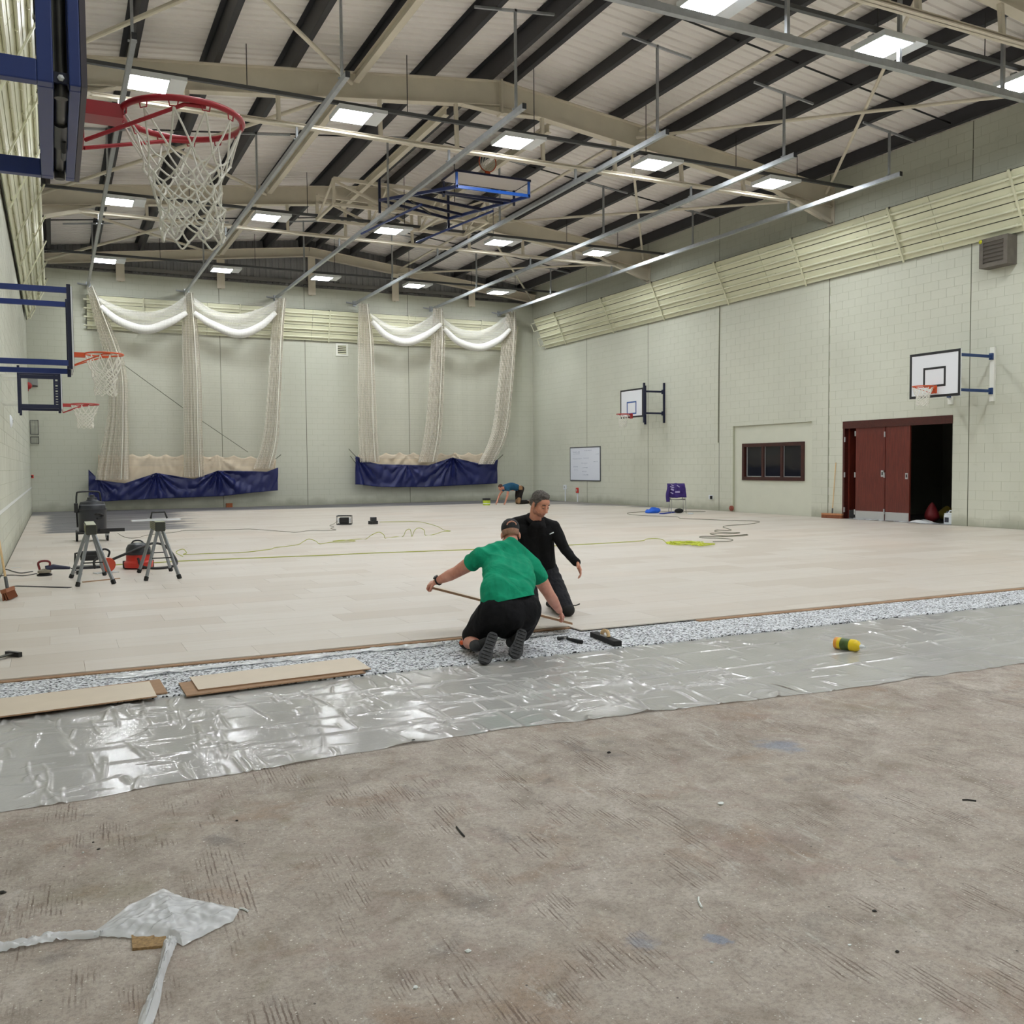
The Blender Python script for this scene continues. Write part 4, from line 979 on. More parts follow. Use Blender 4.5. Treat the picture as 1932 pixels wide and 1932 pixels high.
# ================================================================ basketball hoops
M_BLUE = mat('hoop_blue', rgb(32, 52, 116), 0.35, 0.1, var=0.06, vscale=6)
M_NAVY = mat('hoop_navy', rgb(20, 26, 58), 0.4)
M_BRIGHT = mat('bright_blue', rgb(30, 92, 190), 0.35)
M_RIMRED = mat('rim_red', rgb(168, 40, 50), 0.35, var=0.06, vscale=12)
M_RIMOR = mat('rim_orange', rgb(206, 84, 40), 0.4)
M_CORD = mat('net_cord', rgb(226, 224, 214), 0.8)
M_WBOARD = mat('white_backboard', rgb(226, 228, 232), 0.3)
M_STEELT = mat('worn_steel', rgb(70, 68, 64), 0.4, 0.7, var=0.2, vscale=10)
def hoop_rim(parent, origin, dirx, M_R, board_d=0.38, R=0.228, tube=0.011, cord=0.0045, drop=0.42, seed=1, hooks=True, bottom=0.125, skew=(0, 0)):
    """rim centre at origin (local to parent); dirx = unit vector from board to court"""
    o = Vector(origin); d = Vector(dirx).normalized(); up = Vector((0, 0, 1)); s = up.cross(d).normalized()
    if abs(d.z) > 0.5: pass
    M = Matrix((d, s, up)).transposed()
    def W(p): return o + M @ Vector(p)
    m = MB(); n = 40
    m.tube([W((R*math.cos(2*PI*k/n), R*math.sin(2*PI*k/n), 0)) for k in range(n)], tube, 10, closed=True)
    rim = m.build('rim', M_R, parent, smooth=True)
    m = MB(); m.obox(W((-(board_d+R)/2-0.005, 0, -0.02)), (board_d-R+0.02, 0.11, 0.055), M)
    m.obox(W((-board_d+0.004, 0, -0.06)), (0.008, 0.16, 0.18), M); m.build('bracket', M_R, rim)
    for sg in (-1, 1):
        m = MB(); m.tube([W((-board_d+0.01, sg*0.05, -0.15)), W((-0.02, sg*(R-0.012), -0.018)), W((0.06, sg*(R-0.018), -0.014))], 0.008, 8); m.build('strut', M_R, rim)
    if hooks:
        for k in range(12):
            a = 2*PI*(k+0.5)/12; m = MB(); c, sn = math.cos(a), math.sin(a)
            m.tube([W(((R-0.003)*c-0.018*sn, (R-0.003)*sn+0.018*c, -0.008)), W(((R-0.004)*c-0.014*sn, (R-0.004)*sn+0.014*c, -0.03)), W(((R-0.004)*c+0.014*sn, (R-0.004)*sn-0.014*c, -0.03)), W(((R-0.003)*c+0.018*sn, (R-0.003)*sn-0.018*c, -0.008))], 0.003, 5); m.build('net_hook', M_R, rim)
    # net: diamond mesh, 12 cells round
    rr = random.Random(seed); lev = [0.0, 0.13, 0.175, 0.215, 0.255, 0.29, 0.325, 0.36, 0.395, 0.43]
    rad = [R-0.006, 0.172, 0.155, 0.144, 0.136, 0.130, 0.126, bottom, bottom, bottom+0.004]
    nodes = []
    for j, (z, q) in enumerate(zip(lev, rad)):
        ring = []
        for k in range(12):
            a = 2*PI*(k+0.5+(0.5 if j % 2 else 0))/12
            jit = 0 if j == 0 else 0.012
            zz = -0.03-z*drop/0.43
            f = (z/0.43)**1.5
            ring.append(W((q*math.cos(a)+rr.uniform(-jit, jit)+skew[0]*f, q*math.sin(a)+rr.uniform(-jit, jit)+skew[1]*f, zz+rr.uniform(-jit, jit)*0.6)))
        nodes.append(ring)
    m = MB(); ns = 5 if cord < 0.006 else 6
    def sag(a, b): 
        c = (a+b)/2+Vector((0, 0, -0.004))+Vector((rr.uniform(-1, 1), rr.uniform(-1, 1), 0))*0.004
        return [a, c, b]
    for j in range(len(lev)-1):
        for k in range(12):
            a = nodes[j][k]
            for dk in ((0, -1) if j % 2 == 0 else (0, 1)):
                b = nodes[j+1][(k+dk) % 12]
                m.tube(sag(a, b), cord, ns)
    for k in range(12):   # knots and bottom loops
        a, b = nodes[-1][k], nodes[-1][(k+1) % 12]
        if k % 2 == 0: m.tube(bez([a, (a+b)/2+Vector((0, 0, -0.03)), b], 4), cord, ns)
    for ring in nodes[1:]:
        for p in ring: m.ell(p, cord*1.7, n=6, m=4)
    m.build('net', M_CORD, parent)
    return rim
# ---- near folding hoop on the left wall
Yn, Yf_, zb, zt = 3.43, 4.56, 2.80, 3.86
t = thing('basketball_hoop', 'blue-framed folding hoop with dark red rim and white cord net', 'basketball hoop', (XL, 4.0, 2.8))
def T(p): return (p[0]-XL, p[1]-4.0, p[2]-2.8)
M_PURP = mat('grey_purple_edge', rgb(104, 96, 120), 0.5)
bk = MB(); bk.box(0.118-XL, 0.136-XL, Yn-4, Yf_-4, 0, zt-2.8); bko = bk.build('backboard', mat('backboard_ply', rgb(72, 66, 76), 0.5), t)
for nm, (x0, x1) in (('backboard_frame', (0.082, 0.117)), ('swing_frame', (-0.012, 0.036))):
    for (a, b, c, d) in ((Yn, Yn+0.05, zb, zt), (Yf_-0.05, Yf_, zb, zt), (Yn+0.05, Yf_-0.05, zb, zb+0.05), (Yn+0.05, Yf_-0.05, zt-0.05, zt)):
        m = MB(); m.box(x0-XL, x1-XL, a-4, b-4, c-2.8, d-2.8); m.build(nm, M_BLUE, t, bevel=0.004)
for (yy) in (Yn+0.08, Yf_-0.09):
    m = MB(); m.cyl(T((0.058, yy, zb-0.02)), T((0.058, yy, zt)), 0.021, 14); m.build('pivot_tube', M_STEELT, t, smooth=True)
    for zz in (zb+0.02, zt-0.06):
        m = MB(); m.box(0.03-XL, 0.088-XL, yy-4-0.03, yy-4+0.03, zz-2.8, zz-2.8+0.035); m.build('pivot_lug', M_NAVY, t)
    m = MB(); m.lathe([(0.0, 0), (0.011, 0), (0.011, 0.008), (0, 0.01)], T((0.058, yy-0.03, zb+0.035)), 6, Matrix.Rotation(PI/2, 3, 'X')); m.build('bolt', M_ALU, t)
m = MB(); m.cyl(T((0.06, Yn+0.1, zb+0.03)), T((0.06, Yf_-0.1, zb+0.03)), 0.024, 14); m.build('adjuster_bar', M_STEELT, t, smooth=True)
m = MB(); m.cyl(T((0.06, 3.86, zb+0.03)), T((0.06, 4.12, zb+0.03)), 0.034, 14); m.build('adjuster_collar', M_BLACK, t, smooth=True)
m = MB(); m.tube([T((0.07, 4.02, zb)), T((0.07, 4.05, zb-0.03)), T((0.07, 4.14, zb-0.03)), T((0.07, 4.16, zb))], 0.009, 8); m.build('adjuster_lever', M_BLACK, t)
for yy in (Yn+0.025, Yf_-0.025):
    for zz in (zb+0.035, zt-0.04):
        m = MB(); m.bar(T((XL+0.02, yy, zz)), T((-0.012, yy, zz)), 0.045, 0.07); m.build('arm', M_BLUE, t, bevel=0.004)
    m = MB(); m.box(0, 0.03, yy-4-0.06, yy-4+0.06, -0.25, zt-2.8+0.2); m.build('wall_plate', M_BLUE, t)
hoop_rim(t, T((0.515, 4.10, 2.975)), (1, 0, 0), M_RIMRED, 0.38, 0.235, 0.0125, 0.0043, 0.44, 3, bottom=0.118, skew=(0.03, -0.02))
# ---- second and third folding hoops on the left wall
def side_hoop(label, Yc, xb, zr, half, zlo, zhi, x_in, M_R, seed, lattice, net_drop=0.4):
    t = thing('basketball_hoop', label, 'basketball hoop', (XL, Yc, zr))
    m = MB(); m.box(xb-XL-0.016, xb-XL, -half, half, zlo-zr, zhi-zr); m.build('backboard', M_WBOARD, t)
    b = MB()
    for (a, c, e, g) in ((-half, half, zlo, zlo+0.04), (-half, half, zhi-0.04, zhi), (-half, -half+0.05, zlo, zhi), (half-0.05, half, zlo, zhi)): b.box(xb-XL, xb-XL+0.003, a, c, e-zr, g-zr)
    b.build('border', M_BLACK, t)
    for sg in (-1, 1):
        y = sg*(half-0.06)
        m = MB(); m.box(xb-XL-0.06, xb-XL-0.017, y-0.025, y+0.025, zlo-zr-0.03, zhi-zr+0.03); m.build('board_upright', M_NAVY, t)
        if lattice:
            m = MB(); m.box(xb-XL-0.13, xb-XL-0.1, y-0.02, y+0.02, zlo-zr+0.02, zhi-zr); m.build('inner_upright', M_NAVY, t)
            for k in range(7):
                z = zlo-zr+0.05+(zhi-zlo-0.08)*k/6; r = MB(); r.box(xb-XL-0.11, xb-XL-0.05, y-0.015, y+0.015, z-0.015, z+0.015); r.build('rung', M_NAVY, t)
        for zz in ((zhi-0.04), (zlo+0.04)):
            m = MB(); m.bar((x_in-XL, y, zz-zr), (xb-XL-0.05, y, zz-zr), 0.045, 0.065); m.build('arm', M_BLUE if not lattice else M_NAVY, t)
        m = MB(); m.box(x_in-XL-0.02, x_in-XL+0.02, y-0.025, y+0.025, zlo-zr-0.08, zhi-zr+0.08); m.build('wall_upright', M_NAVY, t)
        for zz in (zlo-zr+0.1, zhi-zr-0.1):
            m = MB(); m.bar((0.004, y, zz), (x_in-XL, y, zz), 0.04, 0.04); m.build('stand_off', M_BRACKW if lattice else M_NAVY, t)
    hoop_rim(t, (xb-XL+0.36, 0, 0), (1, 0, 0), M_R, 0.36, 0.226, 0.011, 0.0065, net_drop, seed, hooks=False)
    return t
side_hoop('long-armed blue hoop with orange rim, middle of the folding-hoop wall', 13.0, 0.255, 3.0, 0.6, 2.78, 3.72, XL+0.03, M_RIMOR, 5, False, 0.46)
side_hoop('small ladder-framed blue hoop with red rim nearest the net wall', 18.2, 0.165, 2.69, 0.42, 2.58, 3.22, XL+0.26, mat('rim_dull_red', rgb(176, 52, 48), 0.4), 8, True, 0.36)
# ---- right wall hoops: board facing the hall (-X)
def right_hoop(label, X, Y0, Y1, Z0, Z1, rim_c, line, plates, arm_m, plate_m, M_R, seed, tall, pw=0.06):
    yc, zc = (Y0+Y1)/2, (Z0+Z1)/2
    t = thing('basketball_hoop', label, 'basketball hoop', (XR, yc, zc))
    x = X-XR; hy, hz = (Y1-Y0)/2, (Z1-Z0)/2
    m = MB(); m.box(x, x+0.025, -hy, hy, -hz, hz); bo = m.build('backboard', M_WBOARD, t)
    b = MB(); w = 0.06
    for (a, c, e, g) in ((-hy, hy, hz-w, hz), (-hy, hy, -hz, -hz+w), (-hy, -hy+w, -hz+w, hz-w), (hy-w, hy, -hz+w, hz-w)): b.box(x-0.004, x, a, c, e, g)
    b.build('border', M_BLACK, bo)
    ry, rz_ = rim_c[1]-yc, rim_c[2]-zc
    b = MB(); sw, sh, lw = 0.31, 0.46, 0.05
    for (a, c, e, g) in ((-sw, sw, sh-lw, sh), (-sw, sw, 0, lw), (-sw, -sw+lw, lw, sh-lw), (sw-lw, sw, lw, sh-lw)): b.box(x-0.004, x, ry+a, ry+c, rz_+e, rz_+g)
    b.build('target_square', line, bo)
    for py in plates:
        m = MB(); m.box(-0.06, 0, py-yc-pw, py-yc+pw, -hz-tall, hz+tall); m.build('wall_plate', plate_m, t)
        for zz in (hz-0.12, -hz+0.14):
            m = MB(); m.bar((-0.04, py-yc, zz), (x+0.05, py-yc, zz), 0.05, 0.065); m.build('arm', arm_m, t)
            m = MB(); m.box(-0.12, -0.03, py-yc-0.04, py-yc+0.04, zz-0.075, zz+0.075); m.build('arm_socket', arm_m, t)
        m = MB(); m.box(x+0.026, x+0.075, py-yc-0.04, py-yc+0.04, -hz, hz); m.build('board_upright', arm_m, t)
    hoop_rim(t, (rim_c[0]-XR, ry, rz_), (-1, 0, 0), M_R, X-rim_c[0], 0.228, 0.012, 0.0065, 0.4, seed, hooks=False)
    return t
RX = 18.5; rc = onx(1742, 729, RX-0.38)
right_hoop('white backboard with black lines and orange rim above the storeroom door', RX, 14.72, 16.12, 3.06, 4.12, (RX-0.38, 15.42, rc.z), M_BLACK, (14.86, 16.0), mat('arm_blue', rgb(28, 58, 108), 0.4), M_BRACKW, M_RIMOR, 11, 0.1)
RX2 = 18.78; rc2 = onx(1178, 781, RX2-0.38)
t2 = right_hoop('white backboard with blue square and red rim beyond the window', RX2, 27.87, 29.34, 3.24, 4.27, (RX2-0.38, 28.6, rc2.z), mat('line_blue', rgb(44, 84, 150), 0.4), (28.0, 29.2), M_NAVY, M_NAVY, MATS['rim_dull_red'], 12, 0.2, 0.03)
m = MB(); m.box(RX2-XR+0.0, RX2-XR+0.06, -0.79, -0.73, -0.72, 0.68); m.build('hinge_post', M_NAVY, t2)

# ---- ceiling hoop stowed flat under the roof
t = thing('stowed_hoop', 'blue-framed hoop with white board folded flat under the roof', 'basketball hoop', (9.8, 21.4, 8.3))
def U(x, y, z): return (x-9.8, y-21.4, z-8.3)
bx0, bx1, by0, by1, bz = 8.85, 10.85, 21.05, 21.95, 8.6
m = MB(); m.box(bx0-9.8, bx1-9.8, by0-21.4, by1-21.4, bz-8.3, bz-8.3+0.03); m.build('backboard', mat('stowed_board', rgb(206, 198, 192), 0.5), t)
m = MB()
for (a, b, c, d) in ((bx0, bx1, by0-0.02, by0), (bx0, bx1, by1, by1+0.02), (bx0-0.02, bx0, by0, by1), (bx1, bx1+0.02, by0, by1)): m.box(a-9.8, b-9.8, c-21.4, d-21.4, bz-8.3-0.01, bz-8.3+0.04)
m.build('board_edge', M_NAVY, t)
for (x, y) in ((bx0+0.03, by0+0.03), (bx1-0.03, by0+0.03), (bx0+0.03, by1-0.03), (bx1-0.03, by1-0.03)):
    m = MB(); m.bar(U(x, y, bz), U(x, y, 8.22), 0.05, 0.05); m.build('corner_post', M_BRIGHT if y < 21.3 else M_NAVY, t)
m = MB(); m.bar(U(bx0, by0+0.03, 8.25), U(bx1, by0+0.03, 8.25), 0.05, 0.07); m.build('front_rail', M_BRIGHT, t)
m = MB(); m.bar(U(bx0, by1-0.03, 8.33), U(bx1, by1-0.03, 8.33), 0.05, 0.06); m.build('rear_rail', M_NAVY, t)
eL, eR = ony(716, 378, 25.5), ony(846, 413, 25.5); sL, sR = Vector((bx0+0.03, by0+0.03, 8.24)), Vector((bx1-0.03, by0+0.03, 8.24))
for a, b in ((sL, eL), (sR, eR)):
    m = MB(); m.bar(U(*a), U(*b), 0.06, 0.075); m.build('swing_beam', M_BLUE, t)
    m = MB(); m.bar(U(*b), U(b.x, b.y, b.z+0.75), 0.06, 0.06); m.build('hanger', M_NAVY, t)
    m = MB(); m.bar(U(*b), U(b.x, b.y, b.z-0.35), 0.06, 0.06); m.build('hinge_post', M_NAVY, t)
for a, b in ((ony(930, 398, 22.6), ony(786, 457, 26.3)), (ony(795, 386, 22.6), ony(682, 441, 26.3))):
    m = MB(); m.cyl(U(*a), U(*b), 0.032, 8); m.build('stay_tube', M_BLUE, t)
for k in (0.28, 0.55, 0.8, 0.99):
    m = MB(); m.bar(U(*sL.lerp(eL, k)), U(*sR.lerp(eR, k)), 0.055, 0.07); m.build('cross_tube', M_NAVY, t)
m = MB(); m.cyl(U(*sL.lerp(eL, 0.75).lerp(sR.lerp(eR, 0.75), 0.2)), U(*eL.lerp(eR, 0.75)), 0.025, 8); m.build('winch_bar', M_STEELT, t)
m = MB(); m.cyl(U(9.75, 23.3, 8.55), U(9.75, 23.3, 9.75), 0.012, 6); m.build('winch_cable', M_BLACK, t)
# its rim points up, lying over on the stowed board
rimp = thing('rim_pivot', None, None); rimp.parent = t; rimp.location = (0.05, -0.12, bz-8.3+0.42); rimp.rotation_euler = (0, -PI/2, 0); 
bpy.data.objects.remove(rimp)
m = MB(); n = 28; cz = bz-8.3+0.40
m.tube([(0.0+0.228*math.cos(2*PI*k/n), -0.1, cz+0.228*math.sin(2*PI*k/n)) for k in range(n)], 0.012, 8, closed=True); ro = m.build('rim', M_RIMOR, t, smooth=True)
m = MB(); m.box(-0.06, 0.06, -0.13, -0.07, bz-8.3+0.03, cz-0.22); m.build('bracket', M_RIMOR, ro)
m = MB(); rr = random.Random(4)
for k in range(12):
    a = 2*PI*k/12; p = Vector((0.22*math.cos(a), -0.1, cz+0.22*math.sin(a))); q = Vector((0.1*math.cos(a+0.2)+0.03, 0.12, cz-0.12+0.12*math.sin(a))); e = Vector((0.09*math.cos(a), 0.22, cz-0.25+0.1*math.sin(a)))
    q2 = Vector((0.1*math.cos(a+0.72)+0.03, 0.12, cz-0.12+0.12*math.sin(a+0.52)))
    m.tube([p, q, e], 0.007, 5); m.tube([p, q2], 0.007, 5); m.tube([q, q2], 0.007, 5)
m.build('net', M_CORD, t)
# cream lattice that carries it
t = thing('hoop_support_truss', 'cream lattice truss carrying the stowed ceiling hoop', 'truss', (9.5, 25.0, 9.0))
def V(x, y, z): return (x-9.5, y-25.0, z-9.0)
for x in (8.25, 10.9):
    m = MB(); m.ibeam(V(x, 20.15, 9.62), V(x, 28.85, 9.62), 0.13, 0.2, 0.016, 0.012); m.build('long_beam', M_CREAM, t)
for y in (25.9, 27.7):
    for (p, q, w) in (((7.2, y, 9.55), (11.9, y, 9.55), 0.09), ((7.2, y, 8.85), (11.9, y, 8.85), 0.08), ((7.2, y, 8.85), (7.2, y, 9.55), 0.08), ((8.8, y, 8.85), (8.8, y, 9.55), 0.08), ((10.4, y, 8.85), (10.4, y, 9.55), 0.08), ((11.9, y, 8.85), (11.9, y, 9.55), 0.08), ((7.2, y, 9.5), (8.8, y, 8.9), 0.06), ((8.8, y, 9.5), (10.4, y, 8.9), 0.06), ((11.9, y, 9.5), (10.4, y, 8.9), 0.06)):
        m = MB(); m.bar(V(*p), V(*q), w, w); m.build('lattice_bar', M_CREAM, t)
for x in (7.2, 8.8, 10.4, 11.9):
    m = MB(); m.bar(V(x, 25.9, 8.85), V(x, 27.7, 8.85), 0.07, 0.07); m.build('lattice_bar', M_CREAM, t)
    m = MB(); m.bar(V(x, 25.9, 9.55), V(x, 27.7, 8.85), 0.05, 0.05); m.build('lattice_bar', M_CREAM, t)

# ================================================================ cricket nets
def m_net(name, alpha, col, stripes=60.0, amp=0.25):
    n = NT(name); n.b.inputs['Base Color'].default_value = rgb(*col); n.b.inputs['Roughness'].default_value = 0.9; n.b.inputs['Specular IOR Level'].default_value = 0.1
    w = n.node('ShaderNodeTexWave'); n.link(n.coord('Object', (1, 1, 0.02)), w.inputs['Vector']); w.inputs['Scale'].default_value = stripes/6.28; w.inputs['Distortion'].default_value = 6; w.inputs['Detail'].default_value = 3
    w.bands_direction = 'X'
    w2 = n.node('ShaderNodeTexWave'); n.link(n.coord('Object', (0.3, 0.3, 1)), w2.inputs['Vector']); w2.inputs['Scale'].default_value = 3.2; w2.inputs['Distortion'].default_value = 2; w2.bands_direction = 'Z'
    f = n.math('ADD', alpha-amp*0.5, n.math('MULTIPLY', n.math('ADD', n.math('MULTIPLY', w.outputs['Fac'], 0.7), n.math('MULTIPLY', w2.outputs['Fac'], 0.3)), amp), True)
    tr = n.node('ShaderNodeBsdfTransparent'); mx = n.node('ShaderNodeMixShader'); n.link(f, mx.inputs[0]); n.link(tr.outputs[0], mx.inputs[1]); n.link(n.b.outputs[0], mx.inputs[2]); n.link(mx.outputs[0], n.out.inputs['Surface'])
    return n.m
M_NETC = m_net('net_bunch', 0.36, (236, 229, 216)); M_NETR = m_net('net_roll', 0.85, (238, 236, 230), 40, 0.2); M_NETS = m_net('net_sheet', 0.30, (238, 236, 230), 70, 0.25)
M_CANV = mat('canvas_skirt', rgb(222, 206, 182), 0.85, var=0.05, vscale=3); M_VINYL = mat('blue_vinyl', rgb(28, 36, 92), 0.38, var=0.06, vscale=4)
YN = YF-0.72
cols = [  # px centreline top->bottom and half-width px
    ([(170, 540), (190, 600), (218, 690), (222, 780), (212, 905)], [5, 9, 13, 13, 22], 'hanging slantwise, first from the folding-hoop wall'),
    ([(356, 552), (358, 620), (362, 720), (364, 820), (366, 900)], [6, 11, 13, 13, 14], 'hanging straight, second from the folding-hoop wall'),
    ([(530, 562), (524, 620), (518, 740), (511, 830), (497, 884)], [8, 9, 10, 12, 14], 'curling at the foot, third from the folding-hoop wall'),
    ([(686, 572), (690, 640), (692, 740), (694, 820), (697, 872)], [8, 13, 15, 16, 16], 'hanging straight, third from the storeroom wall'),
    ([(826, 582), (826, 640), (822, 740), (816, 820), (806, 872)], [8, 12, 13, 15, 16], 'hanging straight, second from the storeroom wall'),
    ([(965, 588), (961, 640), (953, 740), (942, 820), (918, 876)], [8, 13, 14, 15, 14], 'curling at the foot, first from the storeroom wall')]
for i, (pts, hw, lab) in enumerate(cols):
    ctr = bez([ony(px, py, YN) for px, py in pts], 8); N = len(ctr)-1
    top = ony(*pts[0], YN)
    wid = []
    for k in range(N+1):
        u = k/N*(len(hw)-1); j = min(int(u), len(hw)-2); wid.append((hw[j]+(hw[j+1]-hw[j])*(u-j))*0.0262)
    m = MB(); nf = 44; rr = random.Random(i)
    ph = [rr.uniform(0, 6.28) for _ in range(4)]
    def fn(u, v):
        k = min(int(round(v*N)), N); c = ctr[k]; a = u*2-1
        dx = a*wid[k]; dy = 0.10*math.sin(a*16+ph[0])*(0.6+0.4*math.sin(v*3+ph[1]))+0.05*math.sin(a*37+ph[2]+v*2)
        return (c.x-top.x+dx, c.y-top.y+dy, c.z-top.z)
    m.grid(fn, nf, N)
    m2 = MB()
    def fn2(u, v):
        x, y, z = fn(u, v); k = min(int(round(v*N)), N)
        return (x*1.0+0.02, y*0.6+0.11, z)
    t = thing('cricket_net', f'bunched white cricket net {lab}', 'net', top, 'bunched cricket nets')
    m.build('net_front', M_NETC, t, smooth=True); m2.grid(fn2, nf, N); m2.build('net_back', M_NETC, t, smooth=True)
    m = MB(); m.tube([ctr[k]-top+Vector((wid[k]*0.5, -0.12, 0)) for k in range(0, N+1, 2)], 0.016, 5); m.build('edge_cord', M_CORD, t)
    m = MB(); m.cyl((0, -0.05, 0.0), (0, -0.05, TZ-0.05-top.z), 0.02, 6); m.build('track_hook', M_GALV, t)
sw = [([(190, 578), (225, 606), (275, 622), (320, 608), (352, 590)], [(180, 556), (230, 580), (280, 588), (320, 578), (350, 558)], 'between the first and second nets from the folding-hoop wall'),
      ([(366, 590), (400, 612), (450, 630), (490, 616), (520, 590)], [(364, 560), (405, 585), (450, 592), (490, 582), (524, 566)], 'between the second and third nets from the folding-hoop wall'),
      ([(702, 606), (730, 634), (765, 646), (800, 634), (832, 612)], [(700, 590), (735, 612), (765, 618), (795, 608), (820, 590)], 'between the third and second nets from the storeroom wall'),
      ([(838, 620), (865, 645), (905, 656), (940, 642), (962, 622)], [(838, 600), (865, 618), (900, 624), (930, 614), (955, 596)], 'between the second and first nets from the storeroom wall')]
for roll, topc, lab in sw:
    rp = bez([ony(px, py, YN-0.08) for px, py in roll], 8); tp = bez([ony(px, py, YN-0.02) for px, py in topc], 8); o0 = rp[0].copy()
    t = thing('net_swag', f'rolled white net swag slung {lab}', 'net', o0, 'net swags')
    N = len(rp); m = MB(); m.tube([p-o0 for p in rp], [0.09+0.075*math.sin(PI*k/(N-1)) for k in range(N)], 12); m.build('roll', M_NETR, t, smooth=True)
    m = MB()
    def fn(u, v):
        k = min(int(round(u*(N-1))), N-1); p = tp[k].lerp(rp[k], v)-o0
        return (p.x, p.y+0.06*math.sin(v*9+u*5), p.z)
    m.grid(fn, N-1, 10); m.build('drape', M_NETS, t, smooth=True)
    m = MB()
    def fn(u, v):
        k = min(int(round(u*(N-1))), N-1); a = tp[k]+Vector((0, 0.1, 0.0)); b = tp[k].lerp(rp[k], 0.45)+Vector((0, 0.1, 0))
        p = a.lerp(b, v)-o0; return (p.x, p.y, p.z)
    m.grid(fn, N-1, 5); m.build('upper_fold', M_NETS, t, smooth=True)
M_NETB = m_net('net_backdrop', 0.13, (226, 220, 206), 80, 0.12)
for (a, b, c, d, lab) in (((172, 560), (528, 572), (188, 880), (515, 880), 'faint net sheet hanging behind the two nets nearest the folding hoops'), ((690, 585), (962, 600), (690, 865), (935, 868), 'faint net sheet hanging behind the nets nearest the storeroom wall')):
    A, B, Cc, D = [ony(p[0], p[1], YF-0.5) for p in (a, b, c, d)]; o0 = A.copy()
    m = MB()
    def fn(u, v):
        p = A.lerp(B, u).lerp(Cc.lerp(D, u), v)-o0; return (p.x, p.y+0.04*math.sin(u*60+2*math.sin(v*4)), p.z)
    m.grid(fn, 90, 24); o = m.build('net_backdrop', M_NETB, smooth=True, label=lab, category='net'); o.location = o0
# canvas skirts and blue vinyl covers
def lerp_px(poly, x):
    for (x0, y0), (x1, y1) in zip(poly[:-1], poly[1:]):
        if x0 <= x <= x1: return y0+(y1-y0)*(x-x0)/(x1-x0)
    return poly[0][1] if x < poly[0][0] else poly[-1][1]
def cloth(name, label, cat, topl, botl, Yd, m_, nu, nv, scallop, amp, seed, grp):
    x0, x1 = topl[0][0], topl[-1][0]; o0 = ony((x0+x1)/2, lerp_px(botl, (x0+x1)/2), Yd)
    m = MB()
    def fn(u, v):
        px = x0+(x1-x0)*u; yt = lerp_px(topl, px); yb = lerp_px(botl, px)
        if scallop:
            ph = ((px-x0) % scallop)/scallop; yt += 5.0*math.sin(PI*ph)
        p = ony(px, yt+(yb-yt)*v, Yd)
        fold = 0.0
        for (fx, k) in seed:   # radial folds from the peaks
            r = math.hypot(px-fx, (v*40+2)); a = math.atan2(px-fx, v*40+2); fold += k*math.sin(a*9)*math.exp(-r/70)
        fold += amp*noise2(px*0.05, v*1.2, 51)+amp*0.5*noise2(px*0.12+v*2, v*2, 52)
        return (p.x-o0.x, p.y-o0.y-abs(fold)*0.9-fold*0.3, p.z-o0.z)
    m.grid(fn, nu, nv); o = m.build(name, m_, smooth=True, label=label, category=cat, group=grp); o.location = o0; add_solid(o, 0.006); return o
cloth('canvas_skirt', 'cream scalloped canvas skirt at the foot of the nets nearest the folding hoops', 'canvas', [(185, 858), (240, 856), (330, 857), (420, 858), (520, 862)], [(185, 912), (240, 915), (330, 908), (420, 898), (520, 893)], YF-0.28, M_CANV, 150, 10, 32, 0.08, [(295, 0.05), (410, 0.05)], 'canvas net skirts')
cloth('canvas_skirt', 'cream scalloped canvas skirt at the foot of the nets nearest the storeroom wall', 'canvas', [(676, 858), (740, 853), (830, 854), (900, 853), (928, 856)], [(676, 890), (740, 885), (830, 882), (900, 885), (928, 885)], YF-0.28, M_CANV, 120, 10, 26, 0.08, [(768, 0.05), (852, 0.05)], 'canvas net skirts')
cloth('vinyl_cover', 'dark blue vinyl cover sagging along the wall behind the tall grey vacuum', 'cover', [(167, 886), (187, 906), (235, 912), (295, 892), (330, 898), (366, 904), (410, 888), (480, 889), (503, 890), (524, 882)], [(175, 947), (290, 941), (420, 936), (470, 930), (526, 925)], YF-0.5, M_VINYL, 220, 24, 0, 0.10, [(295, 0.13), (410, 0.13), (187, 0.08)], 'blue vinyl covers')
cloth('vinyl_cover', 'dark blue vinyl cover sagging along the wall near the crouching man', 'cover', [(670, 860), (695, 871), (715, 876), (768, 877), (808, 878), (852, 863), (905, 875), (938, 867)], [(675, 914), (720, 919), (800, 919), (860, 916), (941, 912)], YF-0.5, M_VINYL, 200, 24, 0, 0.10, [(852, 0.14), (672, 0.12), (768, 0.06)], 'blue vinyl covers')
# tie cords and the slack rope
p, q = ony(233, 688, YF-0.7), ony(468, 853, YF-0.4); m = MB(); m.tube([Vector((0, 0, 0)), (q-p)*0.5+Vector((0, 0, -0.06)), q-p], 0.013, 6); o = m.build('slack_rope', mat('grey_rope', rgb(96, 96, 84), 0.8), label='thin grey rope slanting across the nets nearest the folding hoops', category='rope'); o.location = p
for (a, b, lab) in (((507, 876), (530, 858), 'short tie cord at the blue cover end near the wall centre'), ((672, 862), (658, 847), 'upper tie cord on the cover near the crouching man'), ((672, 875), (661, 860), 'lower tie cord on the cover near the crouching man'), ((938, 868), (949, 858), 'tie cord at the cover end beside the crouching man')):
    p, q = ony(*a, YF-0.45), ony(*b, YF-0.02); m = MB(); m.cyl((0, 0, 0), q-p, 0.014, 6); o = m.build('tie_cord', MATS['grey_rope'], label=lab, category='rope', group='cover tie cords'); o.location = p
